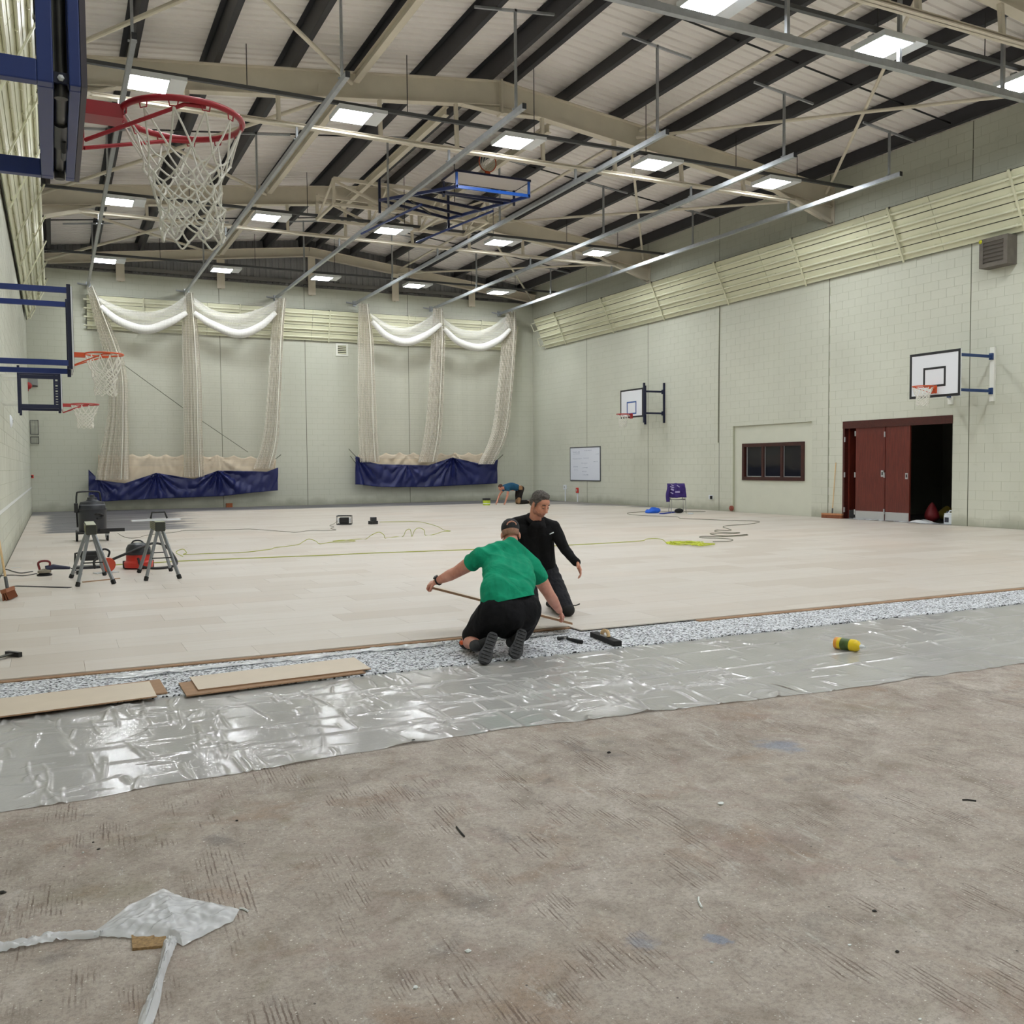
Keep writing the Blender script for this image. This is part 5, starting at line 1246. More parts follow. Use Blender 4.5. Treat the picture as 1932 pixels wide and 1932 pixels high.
# ================================================================ tools and clutter
def place(o, loc, rz=0.0): o.location = loc; o.rotation_euler = (0, 0, rz); return o
M_DGREY = mat('vacuum_charcoal', rgb(46, 48, 54), 0.35); M_DGREY2 = mat('vacuum_head', rgb(44, 46, 52), 0.35)
M_REDV = mat('vacuum_red', rgb(206, 52, 40), 0.35); M_HOSE = mat('hose_black', rgb(30, 30, 32), 0.5)
M_CHROME = mat('chrome', rgb(200, 202, 206), 0.2, 1.0)
# tall charcoal vacuum
p = onz(176, 1020); t = thing('industrial_vacuum', 'tall charcoal wheeled industrial vacuum with loop handle', 'vacuum cleaner', p)
m = MB(); m.lathe([(0.0, 0.20), (0.27, 0.20), (0.28, 0.24), (0.285, 0.66), (0.295, 0.67), (0.295, 0.70), (0.0, 0.70)], n=28); m.build('drum', M_DGREY, t, smooth=True)
m = MB(); m.lathe([(0.0, 0.70), (0.27, 0.70), (0.265, 0.76), (0.24, 0.84), (0.12, 0.87), (0.10, 0.90), (0.10, 0.94), (0.05, 0.95), (0.05, 0.99), (0.0, 1.0)], n=28); m.build('motor_head', M_DGREY2, t, smooth=True)
m = MB(); m.tube(bez([(-0.3, 0.05, 0.30), (-0.31, 0.05, 0.7), (-0.30, 0.05, 1.0), (-0.24, 0.05, 1.06), (0.10, 0.05, 1.06), (0.16, 0.05, 1.0), (0.18, 0.05, 0.78)], 5), 0.018, 8); m.build('handle', M_BLACK, t, smooth=True)
m = MB(); m.box(-0.36, -0.28, -0.08, 0.08, 0.62, 0.82); m.build('switch_box', M_BLACK, t, bevel=0.01)
m = MB(); m.box(-0.34, 0.32, -0.26, 0.26, 0.16, 0.21); m.build('chassis', M_BLACK, t, bevel=0.01)
for x, y, r in ((-0.32, -0.1, 0.11), (-0.32, 0.22, 0.11), (0.28, -0.18, 0.06), (0.28, 0.2, 0.06)):
    m = MB(); m.cyl((x-0.02, y, r), (x+0.02, y, r), r, 16); w = m.build('wheel', M_RUBBER, t, smooth=True)
    m = MB(); m.cyl((x-0.024, y, r), (x+0.024, y, r), r*0.4, 10); m.build('hub', M_GALV, w)
    if r < 0.1: m = MB(); m.box(x-0.03, x+0.03, y-0.015, y+0.015, r, 0.17); m.build('castor_fork', M_GALV, t)
m = MB(); m.box(0.12, 0.62, -0.30, -0.24, 0.20, 0.27); m.build('floor_tool', M_BLACK, t)
m = MB(); m.tube(bez([(0.04, -0.285, 0.58), (0.10, -0.31, 0.60), (0.2, -0.24, 0.56), (0.17, -0.26, 0.50), (0.08, -0.30, 0.49)], 4), 0.022, 8); m.build('hose_cuff', M_BLACK, t)
m = MB(); m.lathe([(0.20, 0.775), (0.262, 0.775), (0.258, 0.79), (0.20, 0.79)], n=28); m.build('trim_band', mat('grey_trim', rgb(130, 132, 138), 0.4), t)
# red canister vacuum (plain body)
p = onz(262, 1072); t = thing('canister_vacuum', 'round red and black canister vacuum with long black hose', 'vacuum cleaner', p)
m = MB(); m.lathe([(0.0, 0.02), (0.21, 0.02), (0.215, 0.10), (0.185, 0.13), (0.18, 0.22), (0.0, 0.22)], n=28); m.build('body', M_REDV, t, smooth=True)
m = MB(); m.lathe([(0.0, 0.22), (0.205, 0.22), (0.205, 0.245), (0.185, 0.25), (0.18, 0.32), (0.15, 0.375), (0.08, 0.40), (0.0, 0.405)], n=28); m.build('dome', M_DGREY2, t, smooth=True)
m = MB(); m.tube(bez([(-0.10, 0, 0.385), (-0.06, 0, 0.43), (0.03, 0, 0.43), (0.08, 0, 0.39)], 4), 0.012, 8); m.build('carry_handle', M_BLACK, t)
m = MB(); m.box(-0.21, 0.21, -0.03, 0.03, 0.0, 0.03); m.build('skid', M_BLACK, t)
for sg in (-1, 1):
    m = MB(); m.cyl((sg*0.19, 0.08, 0.06), (sg*0.225, 0.08, 0.06), 0.06, 14); m.build('wheel', M_RUBBER, t)
m = MB(); m.tube(bez([(-0.02, -0.18, 0.17), (0.02, -0.28, 0.06), (0.18, -0.36, 0.025), (0.42, -0.30, 0.025), (0.55, -0.12, 0.06), (0.50, 0.0, 0.2), (0.38, 0.02, 0.34), (0.22, -0.05, 0.385), (0.05, -0.22, 0.35), (-0.25, -0.30, 0.24), (-0.52, -0.30, 0.13)], 7), 0.02, 8); m.build('hose', M_HOSE, t, smooth=True)
m = MB(); m.cyl((-0.44, -0.30, 0.165), (-0.56, -0.30, 0.115), 0.025, 10); m.build('hose_connector', M_HOSE, t)
m = MB()
for k in range(5): m.box(0.0+k*0.035, 0.02+k*0.035, -0.172, -0.165, 0.3, 0.33)
m.build('air_slots', mat('grey_slots', rgb(120, 124, 134), 0.4), t, kind='stuff')
# sawhorses
M_SAWH = mat('sawhorse_grey', rgb(50, 52, 46), 0.5); M_ALEG = mat('leg_alu', rgb(142, 146, 150), 0.35, 0.6)
def sawhorse(feet, top_px, label):
    f = [onz(*q) for q in feet]; c = sum(f, Vector())/4; c.z = 0
    t = thing('sawhorse', label, 'sawhorse', c, 'folding sawhorses')
    h = 0.80
    yn, yf = (min(q.y for q in f)-c.y), (max(q.y for q in f)-c.y)
    m = MB(); m.box(-0.065, 0.065, yn*0.72, yf*0.72, h-0.13, h); m.build('top_beam', M_SAWH, t, bevel=0.008)
    m = MB(); m.box(-0.06, 0.06, yn*0.74, yf*0.74, h, h+0.006); m.build('top_pad', mat('pale_pad', rgb(170, 172, 150), 0.5), t)
    for k in range(4):
        for sg in (-1, 1):
            r = MB(); r.box(sg*0.066-0.004, sg*0.066+0.004, yn*0.7, yf*0.7, h-0.115+k*0.028, h-0.10+k*0.028); r.build('rib', mat('olive_rib', rgb(110, 110, 70), 0.5), t)
    for q in f:
        d = q-c; sx = 1 if d.x > 0 else -1; tp = Vector((sx*0.03, d.y*0.62, h-0.11))
        m = MB(); m.bar(tp, (d.x, d.y, 0.03), 0.026, 0.04); m.build('leg', M_ALEG, t)
        e = Vector((d.x, d.y, 0.03)); u = (e-tp).normalized()
        m = MB(); m.bar(e-u*0.03, e+u*0.03, 0.036, 0.05); m.build('foot', M_RUBBER, t)
    for sy in (yn, yf):
        zz = 0.30; kx = (h-0.11-zz)/(h-0.14); w = 0.03+(0.2-0.03)*kx
        m = MB(); m.bar((-w, sy*(0.62+0.38*kx), zz), (w, sy*(0.62+0.38*kx), zz), 0.012, 0.016); m.build('spreader', M_BLACK, t)
    return c
s1 = sawhorse([(135, 1091), (147, 1107), (197, 1086), (214, 1102)], None, 'folding sawhorse with aluminium legs and bare top beside the canister vacuum')
s2 = sawhorse([(263, 1081), (276, 1096), (322, 1078), (338, 1092)], None, 'folding sawhorse with aluminium legs carrying a white strip')
m = MB(); m.box(-0.36, 0.30, -0.05, 0.05, 0, 0.02); o = m.build('white_strip', wp, label='white board strip lying across the second sawhorse', category='board'); place(o, (s2.x, s2.y-0.12, 0.807), 0.12)
t = thing('handsaw', 'black-handled handsaw resting on the white strip', 'saw', (s2.x, s2.y-0.12, 0.828))
m = MB(); m.tube([(-0.10, 0, 0.01), (-0.08, 0, 0.10), (0.09, 0, 0.10), (0.12, 0, 0.01)], 0.014, 8); m.build('handle', M_BLACK, t); m = MB(); m.box(-0.14, 0.14, -0.03, 0.1, 0, 0.008); m.build('blade', M_ALU, t)
# disc sander
p = onz(84, 1086); t = thing('disc_sander', 'disc sander with a dark red loop handle near the folding-hoop wall', 'sander', p)
m = MB(); m.lathe([(0, 0.0), (0.10, 0.0), (0.105, 0.02), (0.06, 0.04), (0.0, 0.04)]); m.build('disc', M_BLACK, t); m = MB(); m.lathe([(0, 0.04), (0.09, 0.045), (0.09, 0.075), (0.03, 0.10), (0, 0.10)]); m.build('guard', mat('sander_grey', rgb(140, 132, 116), 0.5), t)
m = MB(); m.tube(bez([(-0.06, 0, 0.09), (-0.075, 0, 0.19), (0.0, 0, 0.215), (0.075, 0, 0.19), (0.06, 0, 0.09)], 4), 0.016, 8); m.build('loop_handle', mat('dark_red_grip', rgb(110, 28, 34), 0.4), t)
m = MB(); m.tube([(0.02, 0, 0.10), (0.12, 0.02, 0.12), (0.26, 0.04, 0.10), (0.34, 0.05, 0.09)], [0.045, 0.04, 0.028, 0.02], 10); m.build('motor', M_NAVY, t); m = MB(); m.tube(bez([(0.34, 0.05, 0.09), (0.42, 0.06, 0.05), (0.36, -0.06, 0.02), (0.44, -0.08, 0.03)], 4), 0.007, 6); m.build('lead', M_BLACK, t); m = MB(); m.box(0.42, 0.50, -0.11, -0.05, 0.0, 0.06); m.build('plug', M_BLACK, t)
# circular saw and mitre saw under the first sawhorse
p = onz(200, 1081); t = thing('circular_saw', 'red and black circular saw lying behind the first sawhorse', 'saw', p, rotz=0.3)
m = MB(); m.box(-0.16, 0.16, -0.09, 0.09, 0.0, 0.012); m.build('base_plate', M_ALU, t); m = MB(); m.lathe([(0, -0.03), (0.105, -0.03), (0.11, 0.0), (0.105, 0.03), (0, 0.03)], (0.03, 0, 0.12), 20, Matrix.Rotation(PI/2, 3, 'X')); m.build('blade_guard', mat('saw_orange', rgb(190, 70, 44), 0.4), t)
m = MB(); m.cyl((0.02, 0.02, 0.13), (0.02, 0.16, 0.13), 0.055, 14); m.build('motor', M_BLACK, t); m = MB(); m.tube(bez([(0.0, 0, 0.2), (-0.08, 0, 0.25), (-0.17, 0, 0.18), (-0.15, 0, 0.08)], 4), 0.018, 8); m.build('handle', M_BLACK, t)
p = onz(168, 1072); t = thing('mitre_saw', 'black mitre saw on the floor behind the first sawhorse', 'saw', p)
m = MB(); m.box(-0.2, 0.22, -0.12, 0.12, 0.0, 0.04); m.build('base', M_DGREY2, t); m = MB(); m.box(-0.12, 0.14, -0.05, 0.05, 0.12, 0.27); m.build('motor', M_BLACK, t, bevel=0.02)
m = MB(); m.tube([(-0.2, 0, 0.05), (-0.19, 0, 0.24), (-0.08, 0, 0.26)], 0.016, 8); m.build('arm', M_BLACK, t); m = MB(); m.tube(bez([(0.14, 0, 0.22), (0.22, 0, 0.29), (0.30, 0, 0.25), (0.28, 0, 0.16)], 4), 0.016, 8); m.build('handle', M_BLACK, t)
# strips and flat bits on the boards
def strip_obj(name, a, b, w, h, m_, label, cat, z=0.0):
    p, q = onz(*a, z), onz(*b, z); mb = MB(); mb.bar((0, 0, h/2), q-p+Vector((0, 0, h/2)), w, h); o = mb.build(name, m_, label=label, category=cat); o.location = p; return o
strip_obj('wood_strip', (156, 1099), (226, 1092), 0.03, 0.012, MATS['board_core'], 'thin brown wooden strip on the boards under the first sawhorse', 'strip')
strip_obj('packing_strip', (28, 1106), (132, 1109), 0.07, 0.006, M_RUBBER, 'flat black packing strip on the boards beside the broom head', 'strip')
strip_obj('packing_offcut', (20, 1072), (40, 1071), 0.05, 0.004, wp, 'flat white offcut on the boards by the folding-hoop wall', 'strip')
def cable(label, pts, r=0.008, m_=None, loops=()):
    q = [onz(*p[:2], r) if len(p) == 2 else ony(p[0], p[1], p[2]) for p in pts]; c = q[0].copy(); pp = bez([v-c for v in q], 6)
    mb = MB(); mb.tube(pp, r, 5); o = mb.build('cable', m_ or M_YCAB, smooth=True, label=label, category='cable'); o.location = c; return o
M_YCAB = mat('yellow_cable', rgb(178, 182, 84), 0.5); M_KCAB = mat('grey_cable', rgb(112, 110, 92), 0.6)
def Yb(px, py): return onz(px, py, 0.008).y
cable('black lead trailing from the disc sander towards the wall', [(62, 1078), (40, 1081), (25, 1078), (12, 1074), (4, 1076)], 0.007, M_BLACK)
cable('black lead looping past the broom handle to the sander', [(70, 1082), (45, 1086), (25, 1085), (5, 1086), (-20, 1090)], 0.007, M_BLACK)
cable('yellow lead running straight across the boards behind the two men', [(215, 1066), (240, 1064), (300, 1061), (340, 1058.5), (420, 1055), (520, 1051), (600, 1048), (700, 1043.5), (800, 1040), (960, 1034), (1100, 1027), (1180, 1022.5), (1212, 1020), (1220, 1017), (1236, 1016), (1250, 1018), (1256, 1023)], 0.008)
a = (0, 0); y1 = Yb(575, 1026); y2 = Yb(690, 1022)
cable('yellow lead with raised loops in front of the site radio', [(345, 1050), (332, 1042, Yb(340, 1046)), (345, 1036, Yb(340, 1046)), (352, 1043, Yb(340, 1046)), (348, 1046), (400, 1044), (460, 1042), (510, 1036), (520, 1033), (560, 1028), (572, 1022, y1), (583, 1017, y1), (596, 1021, y1), (604, 1026), (625, 1023), (660, 1022), (670, 1020), (645, 1019), (628, 1021), (655, 1019), (676, 1017), (690, 1017), (700, 1010, y2), (715, 1004, y2), (725, 1010, y2), (727, 1015), (745, 1013), (760, 1012), (766, 1001, y2), (774, 999, y2), (777, 1012), (782, 1001, y2+0.4), (790, 996, y2+0.4), (800, 1000, y2+0.4), (803, 1010), (820, 1008), (835, 1003), (850, 1002), (838, 1000), (825, 993), (800, 986), (780, 984), (740, 984.5), (716, 985)], 0.007, M_YCAB)
cable('thin grey lead running from the white-strip sawhorse to the site radio', [(345, 1001), (400, 1000), (440, 999), (470, 998), (500, 1000), (540, 1003), (560, 1004), (585, 1001), (612, 1001), (634, 1000), (624, 997), (630, 994), (622, 992), (630, 988), (638, 982)], 0.006, M_KCAB)
cable('thin lead running from the tall vacuum past the canister vacuum', [(222, 1006), (232, 1012), (245, 1015), (262, 1014), (275, 1010), (300, 1007), (330, 1004), (345, 1001)], 0.006, M_KCAB)
cable('grey lead snaking from the plug socket past the chair', [(1331, 965), (1327, 965.5), (1318, 965.5), (1290, 965.5), (1240, 965), (1205, 966), (1184, 968), (1192, 971), (1225, 973), (1275, 975), (1285, 978), (1320, 979.5), (1380, 982), (1425, 983), (1432, 985.5), (1410, 989), (1375, 991.5), (1364, 994), (1372, 997), (1380, 1000), (1370, 1001), (1352, 1000), (1350, 1003), (1375, 1005), (1396, 1005), (1380, 1007), (1345, 1006), (1342, 1008), (1370, 1011), (1408, 1008.5), (1405, 1010.5), (1370, 1012), (1325, 1012), (1324, 1014.5), (1360, 1015.5), (1382, 1018), (1375, 1021), (1345, 1022)], 0.008, M_KCAB)
rr = random.Random(9); pts = []
for k in range(52):
    u = k/51; px = 1256+92*(0.5-0.5*math.cos(u*38+0.6*rr.random()))*(0.55+0.45*rr.random())+8*rr.random(); py = 1023.8+rr.uniform(-1, 1)*(1.2+3.6*math.sin(PI*min(1, (px-1250)/110.0)))+0.02*(px-1256)
    pts.append((px, py))
q = [onz(x, y, 0.010+0.03*rr.random()) for x, y in pts]; c0 = q[0].copy(); mb = MB(); mb.tube(bez([v-c0 for v in q], 5), 0.008, 5)
o = mb.build('cable_coil', mat('lime_cable', rgb(196, 206, 60), 0.5), smooth=True, label='tangled heap of lime yellow cable on the boards', category='cable'); o.location = c0
# site radio and battery charger
p = onz(650, 990); t = thing('site_radio', 'black caged site radio standing on the far boards', 'radio', p, rotz=-0.4)
m = MB(); m.box(-0.13, 0.13, -0.09, 0.09, 0.04, 0.20); m.build('body', M_BLACK, t, bevel=0.02)
for sy in (-0.12, 0.12):
    m = MB(); m.tube([(-0.19, sy, 0.02), (0.19, sy, 0.02), (0.19, sy, 0.24), (-0.19, sy, 0.24)], 0.014, 6, closed=True); m.build('cage_loop', M_BLACK, t)
for sx in (-0.19, 0.19):
    for z in (0.02, 0.24): m = MB(); m.cyl((sx, -0.12, z), (sx, 0.12, z), 0.012, 6); m.build('cage_bar', M_BLACK, t)
m = MB(); m.box(-0.17, -0.13, -0.07, 0.07, 0.06, 0.18); m.box(0.13, 0.17, -0.07, 0.07, 0.06, 0.18); m.build('speaker_grille', wp, t)
p = onz(704, 989); t = thing('battery_charger', 'small black tool battery charger beside the site radio', 'charger', p, rotz=0.3)
m = MB(); m.box(-0.11, 0.11, -0.08, 0.08, 0.0, 0.09); m.build('base', M_BLACK, t, bevel=0.01); m = MB(); m.box(-0.06, 0.08, -0.06, 0.06, 0.09, 0.19); m.build('battery', M_DGREY2, t, bevel=0.01)
# paint tub by the crouching man
p = onz(918, 953); t = thing('paint_tub', 'lime green tub with black lid near the crouching man', 'tub', p)
m = MB(); m.lathe([(0, 0), (0.14, 0), (0.15, 0.10), (0.15, 0.19), (0, 0.19)]); m.build('tub', mat('lime_tub', rgb(186, 206, 60), 0.4), t, smooth=True); m = MB(); m.lathe([(0, 0.19), (0.16, 0.19), (0.16, 0.27), (0, 0.28)]); m.build('lid', M_BLACK, t); m = MB(); m.lathe([(0.148, 0.05), (0.153, 0.05), (0.153, 0.08), (0.148, 0.08)], cap=False); m.build('label_band', wp, t)
# chair with purple jacket
p = onz(1278, 968); t = thing('stacking_chair', 'chrome-legged black stacking chair draped with the purple jacket', 'chair', p, rotz=math.atan2(-0.44, 0.9))
seat_z = 0.44
m = MB()
m.grid(lambda u, v: ((u-0.5)*0.46, (v-0.5)*0.42, seat_z+0.02*((u-0.5)**2*4)-0.01*v), 8, 8); o = m.build('seat', M_RUBBER, t, smooth=True); add_solid(o, 0.015)
m = MB(); m.grid(lambda u, v: ((u-0.5)*0.44*(1-0.12*v), 0.20+0.10*v-0.04*(1-(2*u-1)**2)*0.5, seat_z+0.06+0.36*v), 8, 8); o = m.build('backrest', M_RUBBER, t, smooth=True); add_solid(o, 0.015)
for sx in (-0.22, 0.22):
    for sy, e in ((-0.20, -0.24), (0.20, 0.26)):
        m = MB(); m.cyl((sx, sy, seat_z-0.015), (sx*1.08, e, 0.0), 0.012, 8); m.build('leg', M_CHROME, t)
    m = MB(); m.cyl((sx, -0.2, seat_z-0.02), (sx, 0.2, seat_z-0.02), 0.011, 8); m.build('side_rail', M_CHROME, t)
    m = MB(); m.cyl((sx*0.9, 0.2, seat_z-0.02), (sx*0.85, 0.3, seat_z+0.4), 0.011, 8); m.build('back_post', M_CHROME, t)
M_PURPLE = mat('purple_cloth', rgb(50, 28, 104), 0.75, var=0.12, vscale=10)
rz = math.atan2(-0.44, 0.9)
jt = thing('purple_jacket', 'purple jacket with pale print draped over the chair back', 'jacket', p, rotz=rz)
m = MB()
def fn(u, v):
    x = (u-0.5)*0.56*(1+0.10*v)-0.02; y = 0.12-0.15*v+0.05*math.sin(u*9)*v; z = seat_z+0.50-0.44*v+0.02*noise2(u*5, v*5, 61)
    if v < 0.12: y = 0.12+0.14*(1-v/0.12)*0.5
    return (x, y+0.03*noise2(u*6, v*6, 62), z)
m.grid(fn, 26, 22); o = m.build('front_panel', M_PURPLE, jt, smooth=True); add_solid(o, 0.02)
m = MB(); m.grid(lambda u, v: ((u-0.5)*0.54, 0.24+0.12*v*0.5, seat_z+0.50-0.3*v), 10, 10); o = m.build('back_panel', M_PURPLE, jt, smooth=True); add_solid(o, 0.02)
m = MB(); m.tube(bez([(-0.25, 0.05, seat_z+0.38), (-0.31, 0.0, seat_z+0.15), (-0.30, -0.03, seat_z-0.08)], 5), [0.06+0.0*k for k in range(11)], 10); m.build('sleeve', M_PURPLE, jt, smooth=True)
M_PRN = mat('lilac_print', rgb(176, 168, 206), 0.7)
for (x, z, w, h, a) in ((-0.12, 0.40, 0.09, 0.03, 0.5), (-0.13, 0.31, 0.14, 0.035, 0.4), (0.06, 0.34, 0.10, 0.03, 0.6), (-0.13, 0.22, 0.15, 0.05, 0.4), (0.02, 0.14, 0.14, 0.05, 0.0), (-0.14, 0.10, 0.10, 0.03, 0.5)):
    v = 1-(z+0.06)/0.50; v = min(max(v, 0.13), 1); b = fn(x/0.56+0.5, v)
    m = MB(); m.obox((b[0], b[1]-0.016, b[2]), (w, 0.02, h), Matrix.Rotation(a, 3, 'Y')); m.build('print_patch', M_PRN, jt)
p = onz(1232, 968); mb = MB(); mb.ell((0, 0, 0.06), (0.24, 0.18, 0.1), n=24, m=14); mb.v = [(x*(1+0.3*noise2(x*7, z*9, 63)), y*(1+0.3*noise2(y*7, z*9, 64)), max(0, z*(1+0.5*noise2(x*8, y*8, 65)))) for x, y, z in mb.v]
o = mb.build('blue_rag', mat('blue_cloth', rgb(24, 92, 206), 0.7, var=0.15, vscale=8), smooth=True, label='bright blue crumpled cloth on the floor left of the chair', category='cloth'); o.location = p
strip_obj('blue_strap', (1248, 970), (1274, 967), 0.14, 0.03, mat('navy_cloth', rgb(36, 60, 150), 0.7), 'flat dark blue strap running under the chair', 'strap')
p = onz(1281, 968); mb = MB(); mb.ell((0, 0, 0.07), (0.16, 0.1, 0.08)); mb.v = [(x, y, max(0, z)) for x, y, z in mb.v]; o = mb.build('black_bag', M_RUBBER, smooth=True, label='small black bag on the floor under the chair', category='bag'); o.location = p
p = onz(1303, 970); mb = MB(); mb.ell((0, 0, 0.015), (0.1, 0.07, 0.03)); mb.v = [(x, y, max(0, z)) for x, y, z in mb.v]; o = mb.build('white_paper', wp, label='scrap of white paper on the floor beside the chair', category='paper'); o.location = p
# brooms
def broom(label, head_c, head_dir, handle_top, L, tilt, m_head):
    t = thing('broom', label, 'broom', head_c, 'brooms'); d = Vector(head_dir).normalized(); s = Vector((-d.y, d.x, 0))
    M = Matrix((d, s, Vector((0, 0, 1)))).transposed() @ Matrix.Rotation(tilt, 3, 'X')
    b = MB(); b.obox(M @ Vector((0, 0, 0.115)), (L, 0.065, 0.045), M); b.build('head_block', m_head, t)
    rr = random.Random(2); br = MB()
    for k in range(int(L*60)):
        x = -L/2+L*(k+0.5)/int(L*60)
        for q in (-0.02, 0, 0.02): br.bar(M @ Vector((x, q, 0.095)), M @ Vector((x+rr.uniform(-0.006, 0.006), q*1.7, 0.0)), 0.012, 0.012, (1, 0.2, 0.1))
    br.build('bristles', mat('brown_bristle', rgb(132, 78, 50), 0.8), t, kind='stuff')
    e = Vector(handle_top)-Vector(head_c); st = M @ Vector((0, 0, 0.12))
    h = MB(); h.cyl(st, e, 0.014, 10); h.build('handle', M_PINE, t, smooth=True)
    k = MB(); k.cyl(st, st+(e-st).normalized()*0.16, 0.02, 10); k.build('ferrule', M_DCOND, t)
p = onx(1570, 977, XR-0.14); top = onx(1577, 873, XR-0.03)
broom('long-handled broom leaning on the wall beside the storeroom door', (XR-0.14, p.y, 0.0), (0.12, -1, 0), top, 0.70, 0.0, m_wood('broom_wood', (170, 112, 76), (196, 140, 100), (8, 8, 8)))
p = onz(20, 1130); broom('broom with a brown head leaning on the folding-hoop wall', (p.x, p.y, 0.0), (0.25, 0.97, 0), (XL+0.03, p.y+0.5, 1.35), 0.32, -0.25, MATS.get('x') or m_wood('broom_wood_brown', (140, 84, 58), (168, 108, 76), (8, 8, 8)))
# ================================================================ tools near the men
a, b = onz(1120, 1201, Z_FOAM), onz(1166, 1221, Z_SLAB+0.01); c = (a+b)/2; d = (b-a).normalized(); d.z = 0
t = thing('tapping_block', 'black tapping block with a pale wooden handle on the foam edge', 'tool', (c.x, c.y, Z_FOAM))
M = Matrix((d.normalized(), Vector((-d.y, d.x, 0)).normalized(), Vector((0, 0, 1)))).transposed()
m = MB(); m.obox((0, 0, 0.024), ((b-a).length, 0.075, 0.046), M); m.build('block', M_RUBBER, t, bevel=0.004)
m = MB(); m.tube(bez([M @ Vector((-0.075, 0, 0.048)), M @ Vector((-0.05, 0, 0.085)), M @ Vector((0.04, 0, 0.095)), M @ Vector((0.07, 0, 0.05))], 4), 0.017, 8); m.build('handle', M_PINE, t, smooth=True)
m = MB(); m.obox(M @ Vector((0.0, 0, 0.05)), (0.12, 0.05, 0.012), M); m.build('handle_plate', M_ALU, t)
a, b = onz(1058, 1206, Z_FOAM), onz(1098, 1215, Z_FOAM); d = (b-a)
t = thing('hammer', 'black-handled hammer lying on the foam', 'hammer', (a.x, a.y, Z_FOAM))
m = MB(); m.tube([d*0.3+Vector((0, 0, 0.018)), d*0.6+Vector((0, 0, 0.018)), d+Vector((0, 0, 0.018))], [0.010, 0.016, 0.017], 10); m.build('grip', M_RUBBER, t, smooth=True)
m = MB(); s = Vector((-d.y, d.x, 0)).normalized(); m.tube([d*0.12-s*0.06+Vector((0, 0, 0.018)), d*0.12+Vector((0, 0, 0.02)), d*0.10+s*0.06+Vector((0, 0, 0.018))], [0.017, 0.013, 0.006], 10); m.build('head', M_BLACK, t, smooth=True)
m = MB(); m.cyl(d*0.1+Vector((0, 0, 0.018)), d*0.32+Vector((0, 0, 0.018)), 0.008, 8); m.build('shaft', M_ALU, t)
a, b = onz(-25, 1250, 0), onz(40, 1236, 0); d = b-a
t = thing('pull_bar', 'dark steel pull bar lying on the boards by the folding-hoop wall', 'tool', a)
m = MB(); m.bar((0, 0, 0.014), d*0.8+Vector((0, 0, 0.03)), 0.05, 0.008); m.build('bar', M_STEELT, t); m = MB(); s = Vector((-d.y, d.x, 0)).normalized(); m.bar(d*0.8-s*0.07+Vector((0, 0, 0.02)), d*0.8+s*0.09+Vector((0, 0, 0.02)), 0.035, 0.04); m.build('hook_end', M_BLACK, t)
# glue bottle on the membrane
a, b = onz(1588, 1215, Z_SLAB+0.05), onz(1619, 1221, Z_SLAB+0.05); d = (b-a).normalized(); c = (a+b)/2
t = thing('glue_bottle', 'yellow plastic glue bottle lying on the clear membrane', 'bottle', (c.x, c.y, Z_SLAB+0.006))
dd = Vector((0.25, -0.97, 0)).normalized(); M = Matrix((Vector((-dd.y, dd.x, 0)), Vector((0, 0, 1)), dd)).transposed()
o = (0, 0, 0.05)
m = MB(); m.lathe([(0, -0.13), (0.045, -0.128), (0.05, -0.11), (0.05, 0.05), (0.042, 0.075), (0.02, 0.09), (0.016, 0.095), (0, 0.095)], o, 20, M); m.build('body', mat('bottle_yellow', rgb(232, 200, 30), 0.3), t, smooth=True)
m = MB(); m.lathe([(0.0507, -0.07), (0.0507, 0.01)], o, 20, M, cap=False); m.build('label_wrap', mat('bottle_label', rgb(70, 92, 40), 0.4, var=0.5, vscale=20), t, smooth=True)
m = MB(); m.lathe([(0, 0.095), (0.018, 0.095), (0.016, 0.12), (0.007, 0.135), (0, 0.137)], o, 14, M); m.build('nozzle', wp, t, smooth=True)
m = MB(); m.lathe([(0.0505, -0.128), (0.0505, -0.10)], o, 20, M, cap=False); m.build('base_band', mat('bottle_amber', rgb(226, 150, 60), 0.3), t, smooth=True)
# ================================================================ foreground scrap on the concrete
M_BAG = m_film('white_polythene', 0.74, (222, 224, 227), 0.2, 0.5)
poly = [(175, 1757), (245, 1706), (308, 1675), (345, 1690), (395, 1700), (452, 1714), (440, 1735), (395, 1757), (345, 1782), (318, 1768), (256, 1768), (190, 1764)]
P = [onz(x, y, Z_SLAB+0.01) for x, y in poly]; c = sum(P, Vector())/len(P); m = MB(); vs = [(0, 0, 0)]; R = 44; SUB = 10
ringv = []
for j in range(1, R+1):
    f = j/R
    for k in range(len(P)*SUB):
        i = k//SUB; u = (k % SUB)/SUB; q = (P[i].lerp(P[(i+1) % len(P)], u)-c)*f
        e = min(1, (1-f)*4); h = 0.004+(1-f**2)*0.016+e*(0.011*max(0, 1-3.2*abs(noise2(q.x*6+1.5*q.y, q.y*5, 71)))+0.007*max(0, 1-3*abs(noise2(q.x*13, q.y*17-6*q.x, 72)))+0.004*noise2(q.x*45, q.y*45, 75))+0.008*abs(noise2(q.x*25, q.y*25, 76))
        ringv.append((q.x, q.y, h))
vs = [(0, 0, ringv[0][2])]+ringv; n = len(P)*SUB; fs = [(0, 1+k, 1+(k+1) % n) for k in range(n)]
for j in range(R-1):
    for k in range(n): fs.append((1+j*n+k, 1+j*n+(k+1) % n, 1+(j+1)*n+(k+1) % n, 1+(j+1)*n+k))
m.add(vs, fs)
pb = thing('polythene_wrap', 'torn white polythene wrapping with two trailing twisted tails on the concrete', 'plastic sheet', (c.x, c.y, Z_SLAB))
m.build('sheet', M_BAG, pb, smooth=True)
